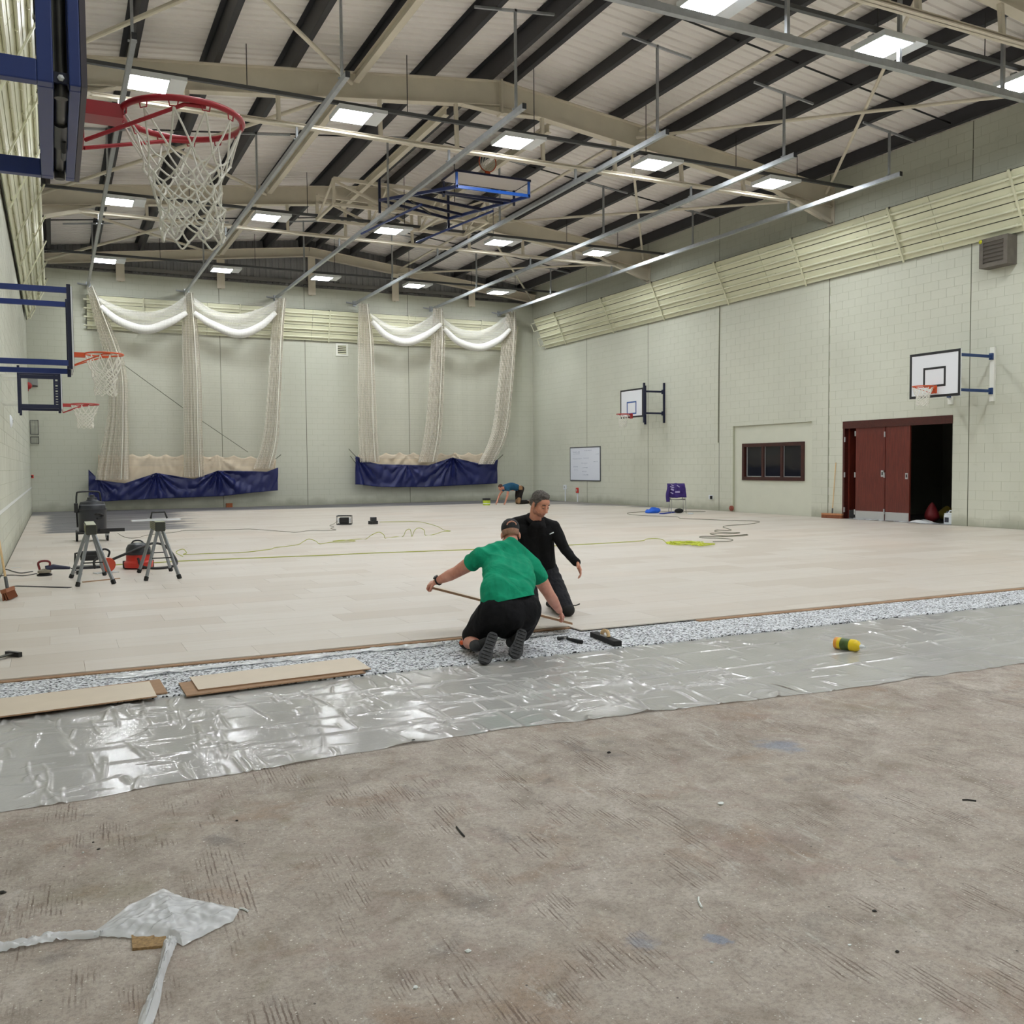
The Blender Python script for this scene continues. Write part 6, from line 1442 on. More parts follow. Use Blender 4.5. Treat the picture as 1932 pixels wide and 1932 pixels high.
def tail(pts, w, seed):
    q = bez([onz(x, y, Z_SLAB+0.012)-Vector((c.x, c.y, Z_SLAB)) for x, y in pts], 8); N = len(q)-1; mb = MB()
    def fn(u, v):
        k = min(int(round(u*N)), N); a = q[max(0, k-1)]; b = q[min(N, k+1)]; d = (b-a); s = Vector((-d.y, d.x, 0)).normalized()
        ww = w(u); p = q[k]+s*(v-0.5)*ww
        return (p.x, p.y, 0.004+0.018*abs(noise2(u*18, v*4, seed))+0.014*math.sin(PI*v))
    mb.grid(fn, N, 10); mb.build('tail', M_BAG, pb, smooth=True)
tail([(-40, 1792), (0, 1786), (60, 1775), (110, 1765), (190, 1762)], lambda u: 0.035+0.02*math.sin(u*PI), 73)
tail([(322, 1770), (318, 1785), (305, 1830), (290, 1880), (268, 1945)], lambda u: 0.035+0.01*math.sin(u*9), 74)
a = [onz(x, y, Z_SLAB) for x, y in ((248, 1768), (312, 1763), (316, 1788), (250, 1794))]; cc = sum(a, Vector())/4
m = MB(); vs = [(q-cc) for q in a]; m.add([(v.x, v.y, 0) for v in vs]+[(v.x, v.y, 0.009) for v in vs], [(0,3,2,1),(4,5,6,7),(0,1,5,4),(1,2,6,5),(2,3,7,6),(3,0,4,7)])
o = m.build('chipboard_offcut', mat('chipboard', rgb(150, 122, 84), 0.85, var=0.35, vscale=90), label='small chipboard offcut poking out from under the polythene', category='offcut'); o.location = cc
rr = random.Random(12)
def chip(px, py, s, m_, label, cat, seed):
    mb = MB(); r2 = random.Random(seed); mb.ell((0, 0, s*0.4), (s*r2.uniform(0.7, 1.2), s*r2.uniform(0.5, 0.9), s*0.5), n=7, m=5)
    mb.v = [(x*(1+0.3*r2.uniform(-1, 1)), y*(1+0.3*r2.uniform(-1, 1)), max(0, z)) for x, y, z in mb.v]; p = onz(px, py, Z_SLAB); o = mb.build('debris_chip' if cat == 'chip' else 'sliver', m_, label=label, category=cat, group='floor debris'); o.location = p; return o
W_CH = mat('plaster_chip', rgb(226, 230, 228), 0.8); K_CH = mat('dark_chip', rgb(40, 38, 36), 0.8)
lab_w = ['white chip beside the polythene tail end', 'pale chip out on the open concrete past the polythene', 'white chip on the concrete near the blue paint stain', 'white crumb between the membrane edge and the polythene', 'white crumb on the concrete furthest from the polythene', 'white crumb beside the thin white sliver', 'white crumb among the combed glue ridges']
lab_k = ['dark crumb by the wall beside the polythene', 'dark crumb near the membrane corner', 'second dark crumb near the membrane corner', 'dark crumb just off the membrane edge', 'dark crumb below the curved dark sliver', 'dark crumb beyond the white crumb among the ridges', 'dark fleck at the membrane edge below the hammer', 'dark fleck lying on the clear membrane']
for i, (px, py, s) in enumerate([(883, 1796, 0.010), (784, 1865, 0.010), (1360, 1518, 0.014), (157, 1609, 0.006), (1736, 1925, 0.007), (1343, 1817, 0.006), (1603, 1784, 0.006)]):
    chip(px, py, s, W_CH, lab_w[i], 'chip', i)
for i, (px, py, s) in enumerate([(4, 1686, 0.012), (176, 1590, 0.006), (186, 1603, 0.006), (447, 1549, 0.006), (1650, 1720, 0.008), (1693, 1797, 0.008), (1149, 1421, 0.012), (780, 1398, 0.012)]):
    chip(px, py, s, K_CH, lab_k[i], 'chip', 20+i)
for (a, b, m_, lab) in (((1816, 1509), (1842, 1511), K_CH, 'curved dark sliver on the concrete far from the polythene'), ((861, 1560), (876, 1578), K_CH, 'thin dark sliver lying on the open concrete'), ((1318, 1693), (1324, 1712), W_CH, 'thin white sliver lying on the open concrete'), ((452, 1714), (468, 1719), MATS['plaster_chip'], 'pale twig of plastic at the tip of the polythene')):
    p, q = onz(*a, Z_SLAB+0.004), onz(*b, Z_SLAB+0.004); mb = MB(); mb.tube([Vector(), (q-p)*0.5+Vector((0, 0.01, 0)), q-p], 0.004, 5); o = mb.build('sliver', m_, label=lab, category='sliver'); o.location = p
# ================================================================ people
def m_skin(name, a, b):
    n = NT(name); v = n.coord('Object')
    f = n.noise(v, 9, 4, 0.6); n.link(n.ramp(f, [(0.3, rgb(*a)), (0.7, rgb(*b))]), n.b.inputs['Base Color'])
    n.b.inputs['Roughness'].default_value = 0.5; n.b.inputs['Subsurface Weight'].default_value = 0.08
    n.b.inputs['Subsurface Radius'].default_value = (0.01, 0.004, 0.002)
    n.bump(n.noise(v, 120, 2), 0.08, 0.002); return n.m
def m_cloth(name, col, wr=0.5, sc=7, stretch=(1, 1, 1), rough=0.85):
    n = NT(name); v = n.coord('Object', stretch, (0.3, 0.2, 0.5))
    f = n.noise(v, sc, 3, 0.5, 1.2)
    n.link(n.ramp(f, [(0.3, tuple(c*0.8 for c in rgb(*col)[:3])+(1,)), (0.7, tuple(min(1, c*1.12) for c in rgb(*col)[:3])+(1,))]), n.b.inputs['Base Color'])
    n.b.inputs['Roughness'].default_value = rough; n.b.inputs['Specular IOR Level'].default_value = 0.25
    n.bump(f, wr, 0.03); return n.m
class Blob:
    def __init__(self): self.m = MB()
    def cap(self, a, ra, b, rb, n=16):
        a, b = Vector(a), Vector(b); k = 7; d = b-a; L = d.length
        pts, rs = [], []
        for i in range(k): 
            t = PI/2*(1-i/(k-1)); pts.append(a-d/L*ra*math.sin(t) if L > 1e-6 else a); rs.append(max(0.001, ra*math.cos(t)))
        for i in range(1, 4): pts.append(a+d*i/4); rs.append(ra+(rb-ra)*i/4)
        for i in range(k):
            t = PI/2*i/(k-1); pts.append(b+d/L*rb*math.sin(t)); rs.append(max(0.001, rb*math.cos(t)))
        self.m.tube(pts, rs, n); return self
    def chain(self, pr, n=16):
        for (a, ra), (b, rb) in zip(pr[:-1], pr[1:]): self.cap(a, ra, b, rb, n)
        return self
    def ell(self, c, r, M=None): self.m.ell(c, r, M, 20, 12); return self
    def box(self, c, s, M=None): self.m.obox(c, s, M); return self
    def build(self, name, mat_, parent, origin, voxel=0.006, smooth=6, label=None, fold=None):
        me = bpy.data.meshes.new(name); o = Vector(origin)
        me.from_pydata([tuple(Vector(p)-o) for p in self.m.v], [], self.m.f)
        ob = bpy.data.objects.new(name, me); COL.objects.link(ob)
        r = ob.modifiers.new('r', 'REMESH'); r.mode = 'VOXEL'; r.voxel_size = voxel
        if smooth: s = ob.modifiers.new('s', 'SMOOTH'); s.factor = 0.5; s.iterations = smooth
        bpy.context.view_layer.update()
        dg = bpy.context.evaluated_depsgraph_get(); ev = ob.evaluated_get(dg)
        nm = bpy.data.meshes.new_from_object(ev); ob.modifiers.clear(); ob.data = nm; nm.name = name
        if fold:
            nor = [v.normal.copy() for v in nm.vertices]
            for v, nn in zip(nm.vertices, nor): v.co += nn*fold(v.co+o)
        nm.materials.clear(); nm.materials.append(mat_)
        nm.polygons.foreach_set('use_smooth', [True]*len(nm.polygons))
        bpy.data.meshes.remove(me)
        if parent: ob.parent = parent
        if label: ob['label'] = label
        return ob
def basis(fwd, up=(0, 0, 1)):
    f = Vector(fwd).normalized(); u = Vector(up); r = f.cross(u).normalized(); u = r.cross(f)
    return Matrix((r, f, u)).transposed()
def hand(B, wrist, knuck, palm_n, thumb_side, curl, spread=0.018, s=1.0):
    """palm from wrist to knuckles; fingers curl towards palm_n; thumb_side = +-1 along side axis"""
    w, k = Vector(wrist), Vector(knuck); d = (k-w).normalized(); nrm = Vector(palm_n); nrm = (nrm-d*nrm.dot(d)).normalized(); sd = d.cross(nrm).normalized()*thumb_side
    for q in (-0.026, -0.009, 0.009, 0.026): B.cap(w+sd*q*0.75, 0.017*s, k+sd*q, 0.0145*s, 10)
    Ls = {0.026: (0.040, 0.026, 0.020), 0.009: (0.046, 0.030, 0.022), -0.009: (0.042, 0.028, 0.021), -0.027: (0.032, 0.022, 0.018)}
    for q, L in Ls.items():
        p = k+sd*q; ang = curl*0.5; r = 0.0098
        for i, l in enumerate(L):
            dirn = d*math.cos(ang)+nrm*math.sin(ang)+sd*q*1.2; dirn.normalize(); e = p+dirn*l*s
            B.cap(p, r*s, e, (r-0.0012)*s, 10); p = e; r -= 0.0012; ang += curl
    p = w+d*0.02+sd*0.024; e = p+(d*0.6+sd*0.75+nrm*0.35).normalized()*0.045*s; B.cap(p, 0.015*s, e, 0.0115*s, 10)
    e2 = e+(d*0.9+sd*0.1+nrm*(0.3+curl*0.35)).normalized()*0.034*s; B.cap(e, 0.0112*s, e2, 0.0095*s, 10)
def head_prims(B, c, M, s=1.0, neck_to=None):
    def W(x, y, z): return Vector(c)+M @ Vector((x, y, z))*s
    def E(p, r, R=None): B.ell(W(*p), tuple(q*s for q in r), M if R is None else M @ R)
    E((0, -0.015, 0.035), (0.076, 0.097, 0.086)); E((0, 0.028, -0.028), (0.064, 0.066, 0.088)); E((0, 0.045, -0.082), (0.046, 0.046, 0.036)); E((0, 0.078, -0.100), (0.021, 0.016, 0.017))
    E((0, 0.055, 0.04), (0.06, 0.04, 0.045))
    for sg in (-1, 1):
        E((sg*0.040, 0.066, -0.030), (0.026, 0.024, 0.026)); E((sg*0.079, -0.008, -0.018), (0.011, 0.021, 0.034)); E((sg*0.05, 0.02, -0.075), (0.02, 0.035, 0.03))
        B.cap(W(sg*0.012, 0.088, 0.020), 0.010*s, W(sg*0.046, 0.074, 0.018), 0.010*s, 10)
        E((sg*0.011, 0.106, -0.040), (0.009, 0.010, 0.008))
    B.cap(W(0, 0.092, 0.010), 0.009*s, W(0, 0.120, -0.036), 0.014*s, 10); B.ell(W(0, 0.119, -0.040), (0.014*s, 0.013*s, 0.011*s), M)
    B.cap(W(-0.02, 0.092, -0.064), 0.007*s, W(0.02, 0.092, -0.064), 0.007*s, 10); B.cap(W(-0.017, 0.090, -0.075), 0.008*s, W(0.017, 0.090, -0.075), 0.008*s, 10)
    if neck_to is not None: B.cap(W(0, -0.03, -0.06), 0.058*s, neck_to, 0.066*s)
    return W
def sole_mesh(toe, heel, nrm, width, thick):
    """shoe sole as a closed outline plate; nrm points out of the tread"""
    toe, heel, nrm = Vector(toe), Vector(heel), Vector(nrm); a = (toe-heel); L = a.length; a.normalize(); nrm = (nrm-a*nrm.dot(a)).normalized(); w = a.cross(nrm)
    prof = [(0.0, 0.30), (0.03, 0.55), (0.10, 0.74), (0.25, 0.76), (0.42, 0.70), (0.55, 0.78), (0.70, 0.98), (0.82, 1.0), (0.92, 0.80), (0.98, 0.45), (1.0, 0.12)]
    ol = [heel+a*L*t+w*width/2*q for t, q in prof]+[heel+a*L*t-w*width/2*q for t, q in reversed(prof)]
    n = len(ol); m = MB(); m.add([p for p in ol]+[p-nrm*thick for p in ol], [tuple(range(n)), tuple(range(2*n-1, n-1, -1))]+[(i, (i+1) % n, n+(i+1) % n, n+i) for i in range(n)])
    tr = []
    for k in range(9):
        t = 0.06+0.88*k/8; q = 0.62 if t < 0.55 else 0.8
        c = heel+a*L*t+nrm*0.003
        for off in (-0.55, 0.0, 0.55):
            tr.append((c+w*width/2*q*off, a, w, nrm, width*0.2))
    return m, tr, a, w, nrm
M_SKIN1 = m_skin('skin_ruddy', (196, 128, 108), (222, 164, 144)); M_SKIN2 = m_skin('skin_tan', (188, 122, 98), (210, 150, 124))
M_SHIRT = m_cloth('green_tshirt', (18, 150, 112), 0.7, 5.5, (1, 1, 1)); M_SHORT = m_cloth('black_shorts', (20, 20, 23), 0.7, 6)
M_KNIT = m_cloth('black_top', (17, 17, 19), 0.6, 6); M_TROU = m_cloth('charcoal_trousers', (44, 44, 49), 0.8, 8)
M_HAIR = mat('grey_brown_hair', rgb(88, 82, 78), 0.75, var=0.6, vscale=60, bump=0.8, bscale=120)
M_FUZZ = mat('cropped_hair', rgb(150, 112, 92), 0.8, var=0.2, vscale=60)
M_SOLE = mat('tread_rubber', rgb(44, 44, 46), 0.6, var=0.45, vscale=40, bump=1.0, bscale=60)
M_SOCK = mat('dark_sock', rgb(52, 52, 54), 0.9, bump=0.6, bscale=200)
M_TAN = mat('tan_canvas', rgb(146, 112, 78), 0.85, var=0.3, vscale=25)
def shoe(t, toe, heel, ankle, nrm, m_up, width=0.105, label=None):
    o = t.location; m, tr, a, w, nr = sole_mesh(toe, heel, nrm, width, 0.028)
    toe, heel, ankle = Vector(toe), Vector(heel), Vector(ankle)
    B = Blob(); inn = -nr
    B.cap(heel+inn*0.055+a*0.03, 0.040, toe+inn*0.05-a*0.05, 0.036); B.cap(heel+inn*0.06+a*0.04, 0.040, ankle, 0.043); B.cap(toe-a*0.12+inn*0.05, 0.042, toe-a*0.05+inn*0.045, 0.038)
    up = B.build('shoe', m_up, t, o, 0.006, 6)
    m.v = [tuple(Vector(p)-o) for p in m.v]; so = m.build('sole', M_SOLE, up)
    tm = MB()
    for (c, aa, ww, nn, wd) in tr: tm.obox(c-o, (wd, 0.013, 0.008), Matrix((ww, aa, nn)).transposed())
    tm.build('tread_lugs', M_SOLE, up, kind='stuff')
    return up
from mathutils import noise as _ns
def folds(dirv, amp, freq, stretch=0.18, seed=0.0):
    d = Vector(dirv).normalized(); 
    def f(p):
        q = p-d*p.dot(d)*(1-stretch); q = q*freq+Vector((seed, seed*2, seed*3))
        return amp*(1-2.4*abs(_ns.noise(q)))+amp*0.5*_ns.noise(q*2.3)
    return f
# ---------------------------------------------------------------- man in the green shirt
O = Vector((3.33, 7.05, Z_FOAM))
t = thing('person', 'kneeling man in green t-shirt, black shorts and backwards black cap', 'person', O)
head = ony(963, 1008, 7.47); neck = ony(961, 1036, 7.34); lsh = ony(908, 1050, 7.28); rsh = ony(1004, 1068, 7.28)
lel = ony(862, 1079, 7.52); lwr = ony(824, 1097, 7.72); rel = ony(1036, 1121, 7.34); rwr = ony(1055, 1152, 7.52)
hL, hR = Vector((3.22, 6.96, 0.385)), Vector((3.49, 6.95, 0.375)); kL, kR = Vector((3.14, 7.32, 0.045)), Vector((3.62, 7.38, 0.045))
aL, aR = Vector((3.055, 6.93, 0.085)), Vector((3.36, 6.92, 0.09))
pel = (hL+hR)/2; ch = (lsh+rsh)/2
B = Blob()
Mh = basis((0.30, 0.92, -0.45)); W = head_prims(B, head, Mh, 1.0, neck+Vector((0, 0, -0.03)))
sp = (pel, pel.lerp(ch, 0.5)+Vector((0, -0.03, 0.04)), ch)
rt = (rsh-lsh).normalized()
for q in (-0.08, 0.08): B.chain([(sp[0]+rt*q, 0.10), (sp[1]+rt*q, 0.09), (sp[2]+rt*q-Vector((0, 0, 0.05)), 0.08)])
B.cap(neck, 0.058, ch-Vector((0, 0, 0.06)), 0.06); B.cap(lsh, 0.058, rsh, 0.058)
B.chain([(lsh, 0.066), (lsh.lerp(lel, 0.55), 0.063), (lel, 0.051), (lel.lerp(lwr, 0.35), 0.052), (lwr, 0.032)])
B.chain([(rsh, 0.066), (rsh.lerp(rel, 0.55), 0.063), (rel, 0.051), (rel.lerp(rwr, 0.35), 0.052), (rwr, 0.032)])
for h_, k_, a_ in ((hL, kL, aL), (hR, kR, aR)):
    B.chain([(h_, 0.10), (h_.lerp(k_, 0.5), 0.085), (k_, 0.06)]); B.chain([(k_, 0.06), (k_.lerp(a_, 0.4)+Vector((0, 0, 0.02)), 0.066), (a_, 0.040)])
lkn = ony(806, 1104, 7.82); hand(B, lwr, lwr+(lkn-lwr).normalized()*0.088, (0.35, 0.3, -0.9), 1, 1.0)
rkn = ony(1066, 1168, 7.62); hand(B, rwr, rwr+(rkn-rwr).normalized()*0.088, (-0.5, 0.5, -0.7), -1, 0.55)
body = B.build('body', M_SKIN1, t, O, 0.0062, 5)
S = Blob()
for q in (-0.10, -0.03, 0.03, 0.10): S.chain([(sp[0]+rt*q+Vector((0, 0.03, 0.10)), 0.125), (sp[1]+rt*q*1.05, 0.128), (sp[2]+rt*q*1.15-Vector((0, 0, 0.02)), 0.118)])
nb = neck+Vector((0.0, -0.02, 0.035)); S.cap(nb, 0.068, ch+Vector((0, 0, 0.02)), 0.11); S.cap(lsh, 0.080, rsh, 0.080); S.cap(nb, 0.066, lsh, 0.078); S.cap(nb, 0.066, rsh, 0.078)
for q in (-0.1, 0, 0.1): S.cap(pel+rt*q+Vector((0, -0.005, 0.035)), 0.146, pel+rt*q+Vector((0, 0.02, 0.12)), 0.135)
ls, rs_ = lsh.lerp(lel, 0.36), rsh.lerp(rel, 0.40)
S.cap(lsh, 0.078, ls, 0.074); S.cap(rsh, 0.078, rs_, 0.074)
shirt = S.build('t_shirt', M_SHIRT, t, O, 0.007, 9, fold=folds((0.75, -0.1, -0.65), 0.008, 9, 0.16, 1.0))
bm = bmesh.new(); bm.from_mesh(shirt.data)   # cut a hem at the waist, sleeve ends stay rounded
bmesh.ops.bisect_plane(bm, geom=bm.verts[:]+bm.edges[:]+bm.faces[:], plane_co=pel-O+Vector((0, 0, 0.055)), plane_no=Vector((0.12, -0.25, -1)).normalized(), clear_outer=True)
for a_, b_ in ((lsh, ls), (rsh, rs_)):
    d_ = (b_-a_).normalized(); geo = [f for f in bm.faces if (f.calc_center_median()+O-b_).length < 0.13]
    es = set(e for f in geo for e in f.edges); vs_ = set(v for f in geo for v in f.verts)
    bmesh.ops.bisect_plane(bm, geom=list(vs_)+list(es)+geo, plane_co=b_-O+d_*0.03, plane_no=d_, clear_outer=True)
bm.to_mesh(shirt.data); bm.free(); add_solid(shirt, 0.006)
S = Blob(); up_ = Vector((0, 0, 1))
for q in (-0.09, 0.0, 0.09): S.chain([(pel+rt*q+Vector((0, 0.0, 0.02)), 0.13), (pel+rt*q*1.1+Vector((0, -0.03, -0.03)), 0.146)])
S.cap(pel+Vector((0, -0.06, -0.06)), 0.13, pel+Vector((0, 0.05, -0.14)), 0.13)
for h_, k_ in ((hL, kL), (hR, kR)): S.chain([(h_+Vector((0, -0.03, -0.02)), 0.135), (h_.lerp(k_, 0.5)+Vector((0, -0.03, -0.01)), 0.125), (h_.lerp(k_, 0.82)+Vector((0, -0.05, 0.015)), 0.105)])
S.cap(hL.lerp(kL, 0.45), 0.10, hR.lerp(kR, 0.45), 0.10)
S.build('shorts', M_SHORT, t, O, 0.007, 8, fold=folds((0.1, 0.4, -0.9), 0.007, 10, 0.2, 3.0))
# knee pads with an orange flash
for k_ in (kL, kR):
    S = Blob(); S.ell(k_+Vector((0, -0.03, -0.005)), (0.088, 0.10, 0.052)); kp = S.build('knee_pad', M_RUBBER, t, O, 0.008, 4)
    m = MB(); m.ell(k_+Vector((-0.082, -0.055, 0.012))-O, (0.016, 0.03, 0.02)); m.build('orange_flash', mat('orange_flash', rgb(226, 100, 44), 0.5), kp, smooth=True)
for a_, k_ in ((aL, kL), (aR, kR)):
    S = Blob(); d = (a_-k_).normalized(); S.cap(a_-d*0.075, 0.052, a_+d*0.01, 0.046); S.build('sock', M_SOCK, t, O, 0.006, 3)
shoe(t, ony(911, 1251, 6.70), ony(932, 1193, 6.83), aL, (-0.42, -0.85, 0.25), M_RUBBER, 0.112)
shoe(t, ony(970, 1241, 6.70), ony(987, 1187, 6.80), aR, (-0.30, -0.9, 0.2), M_RUBBER, 0.112)
# cap worn backwards: crown with the strap gap showing
S = Blob(); S.ell(W(0, -0.018, 0.052), (0.083, 0.104, 0.085), Mh); cap = S.build('cap', mat('black_cap', rgb(34, 34, 37), 0.8, bump=0.3, bscale=150), t, O, 0.005, 4)
bm = bmesh.new(); bm.from_mesh(cap.data); pl = W(0, -0.02, 0.028)-O; nl = (Mh @ Vector((0, -0.12, 1))).normalized()
bmesh.ops.bisect_plane(bm, geom=bm.verts[:]+bm.edges[:]+bm.faces[:], plane_co=pl, plane_no=-nl, clear_outer=True); bm.to_mesh(cap.data); bm.free()
m = MB(); m.tube([W(0.04*math.cos(a)*1.05, -0.127+0.016*abs(math.cos(a)), 0.046+0.030*math.sin(a))-O for a in [PI*k/10 for k in range(11)]], 0.004, 6)
m.add([W(0.038*math.cos(PI*k/10), -0.1255+0.016*abs(math.cos(PI*k/10)), 0.046+0.028*math.sin(PI*k/10))-O for k in range(11)], [tuple(range(11))]); m.build('strap_gap', M_SKIN1, cap)
m = MB(); m.grid(lambda u, v: tuple(W((u-0.5)*0.13, 0.08+0.065*v, 0.045-0.02*v+0.02*(1-(2*u-1)**2))-O), 10, 5); o = m.build('peak', MATS['black_cap'], cap, smooth=True); add_solid(o, 0.004)
S = Blob(); S.ell(W(0, -0.022, 0.0), (0.0775, 0.095, 0.075), Mh); fz = S.build('cropped_hair', M_FUZZ, t, O, 0.005, 3)
bm = bmesh.new(); bm.from_mesh(fz.data)
bmesh.ops.bisect_plane(bm, geom=bm.verts[:]+bm.edges[:]+bm.faces[:], plane_co=W(0, 0.01, 0)-O, plane_no=(Mh @ Vector((0, 1, 0))), clear_outer=True)
bmesh.ops.bisect_plane(bm, geom=bm.verts[:]+bm.edges[:]+bm.faces[:], plane_co=W(0, 0, -0.03)-O, plane_no=(Mh @ Vector((0, 0, -1))), clear_outer=True); bm.to_mesh(fz.data); bm.free()
# watch on the left wrist
dw = (lwr-lel).normalized(); wc = lwr-dw*0.02; sdv = dw.cross(Vector((0, 0, 1))).normalized(); u2 = sdv.cross(dw)
m = MB(); m.tube([wc+(sdv*math.cos(2*PI*k/20)+u2*math.sin(2*PI*k/20))*0.036-O for k in range(20)], 0.0085, 8, closed=True); wt = m.build('watch_strap', M_RUBBER, t, smooth=True)
m = MB(); fc = (sdv*-0.3+u2).normalized(); m.obox(wc+(u2*0.8-sdv*0.5).normalized()*0.043-O, (0.034, 0.034, 0.012), basis(dw, (u2*0.8-sdv*0.5))); m.build('watch_face', M_BLACK, wt)
GREEN = t
# board being lowered into place
A, E_ = ony(814, 1109, 7.80), ony(1080, 1177, 7.62); ln = (E_-A); wv = Vector((0.12, 0.40, -0.028)); nn = ln.cross(wv).normalized()
if nn.z < 0: nn = -nn
t = thing('held_floorboard', 'pale floorboard held at a tilt by the man in the green shirt', 'board', E_)
m = MB(); v4 = [A-E_, Vector((0, 0, 0)), wv*0.6, A-E_+wv*0.6]
def slab4(v, z0, z1): 
    mm = MB(); mm.add([p+nn*z0 for p in v]+[p+nn*z1 for p in v], [(0,3,2,1),(4,5,6,7),(0,1,5,4),(1,2,6,5),(2,3,7,6),(3,0,4,7)]); return mm
slab4(v4, 0.0, 0.009).build('core', M_MDF, t); slab4(v4, 0.009, 0.011).build('face', M_FACE, t); slab4([p-wv*0.03 for p in v4], -0.009, -0.0005).build('lower_layer', M_MDF, t)
# ---------------------------------------------------------------- man in black
O = Vector((4.6, 8.6, 0.0))
t = thing('person', 'grey-haired man in black top and trousers kneeling and looking down', 'person', O)
head = ony(1019, 950, 8.50); neck = ony(1009, 984, 8.60); lsh = ony(1045, 995, 8.58); rsh = ony(968, 990, 8.74)
lel = ony(1066, 1038, 8.44); lwr = ony(1089, 1063, 8.24); lkn = ony(1097, 1082, 8.17)
rel = Vector((4.16, 8.52, 0.62)); rwr = Vector((4.22, 8.28, 0.50)); pel = Vector((4.56, 8.78, 0.44)); hL, hR = pel+Vector((0.11, -0.04, 0)), pel+Vector((-0.12, 0.05, 0))
kL, kR = ony(1069, 1152, 8.38)+Vector((0, 0, 0.02)), Vector((4.32, 8.40, 0.07)); aL, aR = Vector((4.80, 8.80, 0.06)), Vector((4.42, 8.86, 0.06))
ch = (lsh+rsh)/2; rt = (lsh-rsh).normalized()
B = Blob(); Mh = basis((0.27, -0.90, -0.46)); W = head_prims(B, head, Mh, 1.02, neck+Vector((0, 0, -0.03)))
for q in (-0.08, 0.08): B.chain([(pel+rt*q, 0.11), (pel.lerp(ch, 0.5)+rt*q, 0.11), (ch+rt*q*1.1-Vector((0, 0, 0.05)), 0.10)])
B.cap(neck, 0.06, ch, 0.085)
for a, b, c in ((lsh, lel, lwr), (rsh, rel, rwr)): B.chain([(a, 0.055), (a.lerp(b, 0.5), 0.05), (b, 0.042), (c, 0.028)])
for h_, k_, a_ in ((hL, kL, aL), (hR, kR, aR)): B.chain([(h_, 0.09), (k_, 0.055), (k_.lerp(a_, 0.4), 0.055), (a_, 0.038)])
hand(B, lwr, lwr+(lkn-lwr).normalized()*0.088, (-0.9, 0.2, -0.3), -1, 0.5); hand(B, rwr, rwr+Vector((0.04, -0.07, -0.03)).normalized()*0.088, (0, 0, -1), 1, 0.6)
B.build('body', M_SKIN2, t, O, 0.0062, 5)
S = Blob()
for q in (-0.09, 0.0, 0.09): S.chain([(pel+rt*q+Vector((0, 0, 0.03)), 0.122), (pel.lerp(ch, 0.5)+rt*q*1.05, 0.118), (ch+rt*q*1.15-Vector((0, 0, 0.055)), 0.112)])
S.cap(lsh-rt*0.015, 0.072, rsh+rt*0.015, 0.072)
nb = neck+Vector((-0.005, 0.03, 0.015)); S.cap(nb, 0.07, lsh, 0.068); S.cap(nb, 0.07, rsh, 0.068); S.cap(nb-Vector((0, 0.015, 0.03)), 0.074, ch, 0.11)
for a, b, c in ((lsh, lel, lwr), (rsh, rel, rwr)): S.chain([(a, 0.068), (a.lerp(b, 0.5), 0.062), (b, 0.052), (b.lerp(c, 0.92), 0.041)])
for dx, dz in ((-0.035, -0.035), (0.0, -0.04), (0.035, -0.04)): S.cap(neck+Vector((dx, -0.07, dz)), 0.052, ch+Vector((dx, -0.06, -0.06)), 0.07)
S.build('top', M_KNIT, t, O, 0.007, 5, fold=folds((0.3, 0.1, -0.9), 0.006, 9, 0.2, 5.0))
m = MB(); cz = neck+Vector((0.0, 0.005, 0.022)); nn_ = 26
m.tube([cz+Vector((0.080*math.cos(2*PI*k/nn_), 0.080*math.sin(2*PI*k/nn_)-0.01, 0.045*math.sin(2*PI*k/nn_)+0.004))-O for k in range(nn_)], 0.021, 8, closed=True); m.build('collar', M_KNIT, t, smooth=True)
bp = ony(1046, 997, 8.44); m = MB(); m.obox(lsh.lerp(neck, 0.35)+Vector((-0.01, -0.115, -0.075))-O, (0.05, 0.006, 0.010), Matrix.Rotation(-0.35, 3, 'Y')); m.build('chest_badge', wp, t)
S = Blob()
for q in (-0.07, 0.07): S.cap(pel+rt*q+Vector((0, 0, 0.02)), 0.118, pel+rt*q-Vector((0, 0, 0.03)), 0.12)
for h_, k_, a_ in ((hL, kL, aL), (hR, kR, aR)): S.chain([(h_, 0.115), (h_.lerp(k_, 0.5), 0.098), (k_, 0.075)]); S.chain([(k_, 0.075), (k_.lerp(a_, 0.5), 0.075), (a_, 0.06)])
tr = S.build('trousers', M_TROU, t, O, 0.007, 5, fold=folds((0.9, 0.3, -0.2), 0.006, 11, 0.25, 7.0))
S = Blob(); S.cap(hL.lerp(kL, 0.45)+Vector((0.055, -0.01, 0.0)), 0.05, hL.lerp(kL, 0.75)+Vector((0.045, -0.01, 0.0)), 0.05); S.build('leg_pocket', M_TROU, tr, O, 0.008, 3)
for k_ in (kL, kR):
    S = Blob(); S.ell(k_+Vector((0, -0.02, -0.01)), (0.075, 0.08, 0.07)); kp = S.build('knee_pad', M_RUBBER, t, O, 0.008, 4)
m = MB(); m.tube(bez([kL+Vector((0.05, 0, 0.03))-O, kL+Vector((0.10, -0.02, 0.03))-O, kL+Vector((0.15, -0.01, 0.04))-O], 4), 0.006, 6); m.build('pad_strap', M_RUBBER, t)
for a_, dx in ((aL, 0.02), (aR, 0.02)):
    S = Blob(); S.chain([(a_, 0.05), (a_+Vector((dx, 0.10, -0.015)), 0.042), (a_+Vector((dx, 0.18, -0.02)), 0.036)]); S.build('boot', M_RUBBER, t, O, 0.007, 4)
S = Blob(); S.ell(W(0, -0.018, 0.042), (0.0825, 0.102, 0.0895), Mh); S.ell(W(0, 0.03, 0.098), (0.055, 0.05, 0.033), Mh); S.ell(W(0, -0.06, 0.0), (0.072, 0.06, 0.07), Mh)
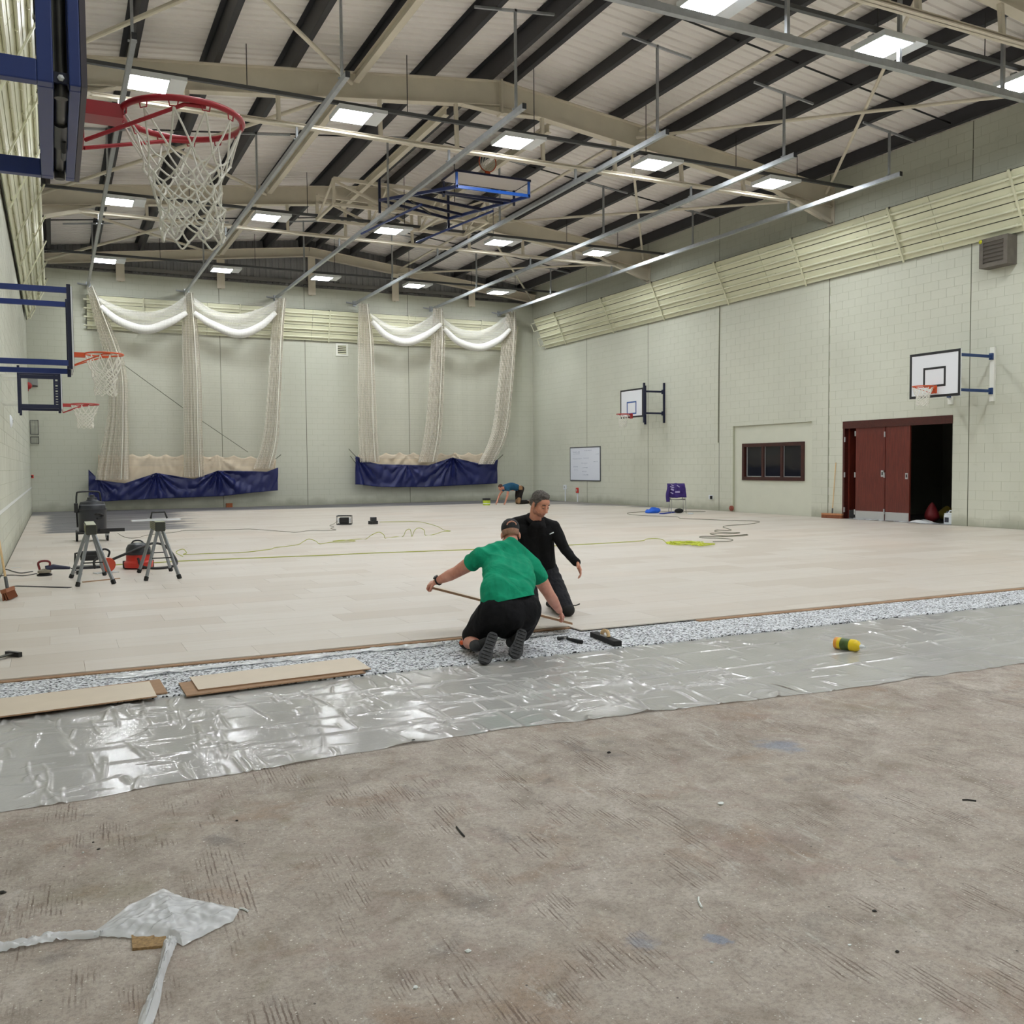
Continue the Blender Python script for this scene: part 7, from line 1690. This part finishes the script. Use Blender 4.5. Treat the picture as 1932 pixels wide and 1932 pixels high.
for sg in (-1, 1): S.ell(W(sg*0.0645, 0.0, 0.0), (0.0185, 0.048, 0.055), Mh)
S.ell(W(0, -0.068, -0.01), (0.072, 0.050, 0.066), Mh)
hr = S.build('hair', M_HAIR, t, O, 0.0045, 3, fold=lambda p: 0.006*_ns.noise(p*70)+0.004*_ns.noise(p*150))
bm = bmesh.new(); bm.from_mesh(hr.data); Mi = Mh.transposed()
kill = []
for f in bm.faces:
    q = Mi @ (f.calc_center_median()+O-head); nz = _ns.noise(q*55)
    yv = q.y
    line = 0.060 if yv > 0.055 else (0.020+(yv-0.030)/0.025*0.040 if yv > 0.030 else (-0.022 if yv > 0.012 else (0.012 if yv > -0.030 else -0.055)))
    if q.z < line+0.009*nz: kill.append(f)
bmesh.ops.delete(bm, geom=kill, context='FACES'); bm.to_mesh(hr.data); bm.free()
for sg in (-1, 1):
    m = MB(); m.tube([W(sg*0.018, 0.099, 0.024)-O, W(sg*0.035, 0.094, 0.030)-O, W(sg*0.052, 0.080, 0.024)-O], [0.0035, 0.0055, 0.0035], 6); m.build('eyebrow', mat('brow_hair', rgb(60, 48, 42), 0.8), t)
    m = MB(); m.ell(W(sg*0.032, 0.0855, 0.000)-O, (0.0145, 0.0105, 0.0095), Mh); e = m.build('eye', M_SKIN2, t, smooth=True, label='lowered eyelid')
    m = MB(); m.ell(W(sg*0.032, 0.0935, -0.0065)-O, (0.010, 0.003, 0.0025), Mh); m.build('iris', mat('iris_dark', rgb(46, 34, 28), 0.3), e)
    m = MB(); m.tube([W(sg*0.017, 0.090, -0.006)-O, W(sg*0.032, 0.0965, -0.009)-O, W(sg*0.048, 0.086, -0.006)-O], 0.0022, 6); m.build('eyelid', mat('lash_line', rgb(96, 58, 46), 0.6), e)
S = Blob(); S.ell(W(0, 0.046, -0.083), (0.0485, 0.0485, 0.0375), Mh); S.ell(W(0, 0.079, -0.100), (0.0225, 0.0175, 0.0185), Mh)
for sg in (-1, 1): S.ell(W(sg*0.05, 0.02, -0.076), (0.0215, 0.037, 0.031), Mh)
S.build('stubble', mat('stubble', rgb(160, 108, 88), 0.7, var=0.12, vscale=80), t, O, 0.005, 3)
m = MB(); m.tube([W(-0.022, 0.0955, -0.069)-O, W(0, 0.1005, -0.0685)-O, W(0.022, 0.0955, -0.069)-O], [0.002, 0.0032, 0.002], 6); m.build('mouth_line', mat('mouth_dark', rgb(126, 60, 54), 0.5), t)
# ---------------------------------------------------------------- crouching man at the far wall
O = Vector((16.6, 33.9, 0.0)); yy = 33.9
t = thing('person', 'man in a teal shirt crawling on hands and knees at the end wall', 'person', O)
head = Vector((16.03, yy-0.02, 0.69)); neck = Vector((16.20, yy, 0.66)); sh = [Vector((16.30, yy-0.17, 0.68)), Vector((16.30, yy+0.17, 0.68))]; hp = [Vector((16.86, yy-0.12, 0.64)), Vector((16.86, yy+0.12, 0.64))]
el = [Vector((16.22, yy-0.24, 0.36)), Vector((16.08, yy+0.2, 0.38))]; wr = [Vector((16.13, yy-0.22, 0.09)), Vector((15.93, yy+0.1, 0.14))]
kn = [Vector((16.78, yy-0.15, 0.06)), Vector((16.86, yy+0.15, 0.06))]; an = [Vector((17.18, yy-0.15, 0.07)), Vector((17.26, yy+0.15, 0.09))]
B = Blob(); Mh = basis((-0.75, -0.05, -0.62), (-0.6, 0, 0.8)); W = head_prims(B, head, Mh, 1.0, neck)
B.cap(neck, 0.06, (sh[0]+sh[1])/2, 0.10)
for i in (0, 1):
    B.chain([(sh[i]*0.6+sh[1-i]*0.4, 0.11), (hp[i]*0.6+hp[1-i]*0.4, 0.12)]); B.chain([(sh[i], 0.055), (el[i], 0.044), (wr[i], 0.03)])
    hand(B, wr[i], wr[i]+Vector((-0.05, -0.02, -0.065)).normalized()*0.08, (0.3, 0, -1), 1 if i else -1, 0.4)
    B.chain([(hp[i], 0.09), (kn[i], 0.06), (an[i], 0.045)])
B.build('body', M_SKIN2, t, O, 0.009, 4)
S = Blob()
for i in (0, 1): S.chain([(sh[i]*0.75+sh[1-i]*0.25, 0.14), ((sh[i]*0.7+sh[1-i]*0.3).lerp(hp[i]*0.7+hp[1-i]*0.3, 0.4)+Vector((0, 0, 0.06)), 0.15), ((sh[i]*0.7+sh[1-i]*0.3).lerp(hp[i]*0.7+hp[1-i]*0.3, 0.75)+Vector((0, 0, 0.02)), 0.14)]); S.cap(sh[i], 0.075, sh[i].lerp(el[i], 0.35), 0.07)
S.build('shirt', m_cloth('teal_shirt', (34, 82, 112), 0.6, 6), t, O, 0.01, 4)
S = Blob()
for i in (0, 1): S.chain([(hp[i]+Vector((0.04, 0, -0.02)), 0.125), (hp[i].lerp(kn[i], 0.5), 0.105), (kn[i], 0.08)]); S.cap(kn[i], 0.08, an[i], 0.06)
S.build('trousers', m_cloth('black_work_trousers', (34, 30, 28), 0.7, 8), t, O, 0.01, 4)
for i in (0, 1):
    S = Blob(); S.cap(kn[i]+Vector((-0.03, -0.03, 0.03)), 0.075, kn[i]+Vector((0.0, -0.02, 0.16)), 0.08); S.build('knee_pocket', M_TAN, t, O, 0.01, 3)
    S = Blob(); S.cap(an[i], 0.055, an[i]+Vector((0.12, 0, -0.02)), 0.045); S.build('boot', M_TAN, t, O, 0.01, 3)
m = MB(); m.obox(hp[0]+Vector((-0.05, -0.13, 0.02))-O, (0.16, 0.05, 0.16)); m.build('tool_pouch', M_TAN, t, bevel=0.02)
S = Blob(); S.ell(W(0, -0.02, 0.045), (0.082, 0.102, 0.085), Mh); hr = S.build('hair', mat('brown_hair', rgb(72, 44, 36), 0.8, var=0.3, vscale=50), t, O, 0.008, 3)
bm = bmesh.new(); bm.from_mesh(hr.data); bmesh.ops.bisect_plane(bm, geom=bm.verts[:]+bm.edges[:]+bm.faces[:], plane_co=W(0, 0.05, 0.03)-O, plane_no=(Mh @ Vector((0, 0.8, -0.6))).normalized(), clear_outer=True); bm.to_mesh(hr.data); bm.free()
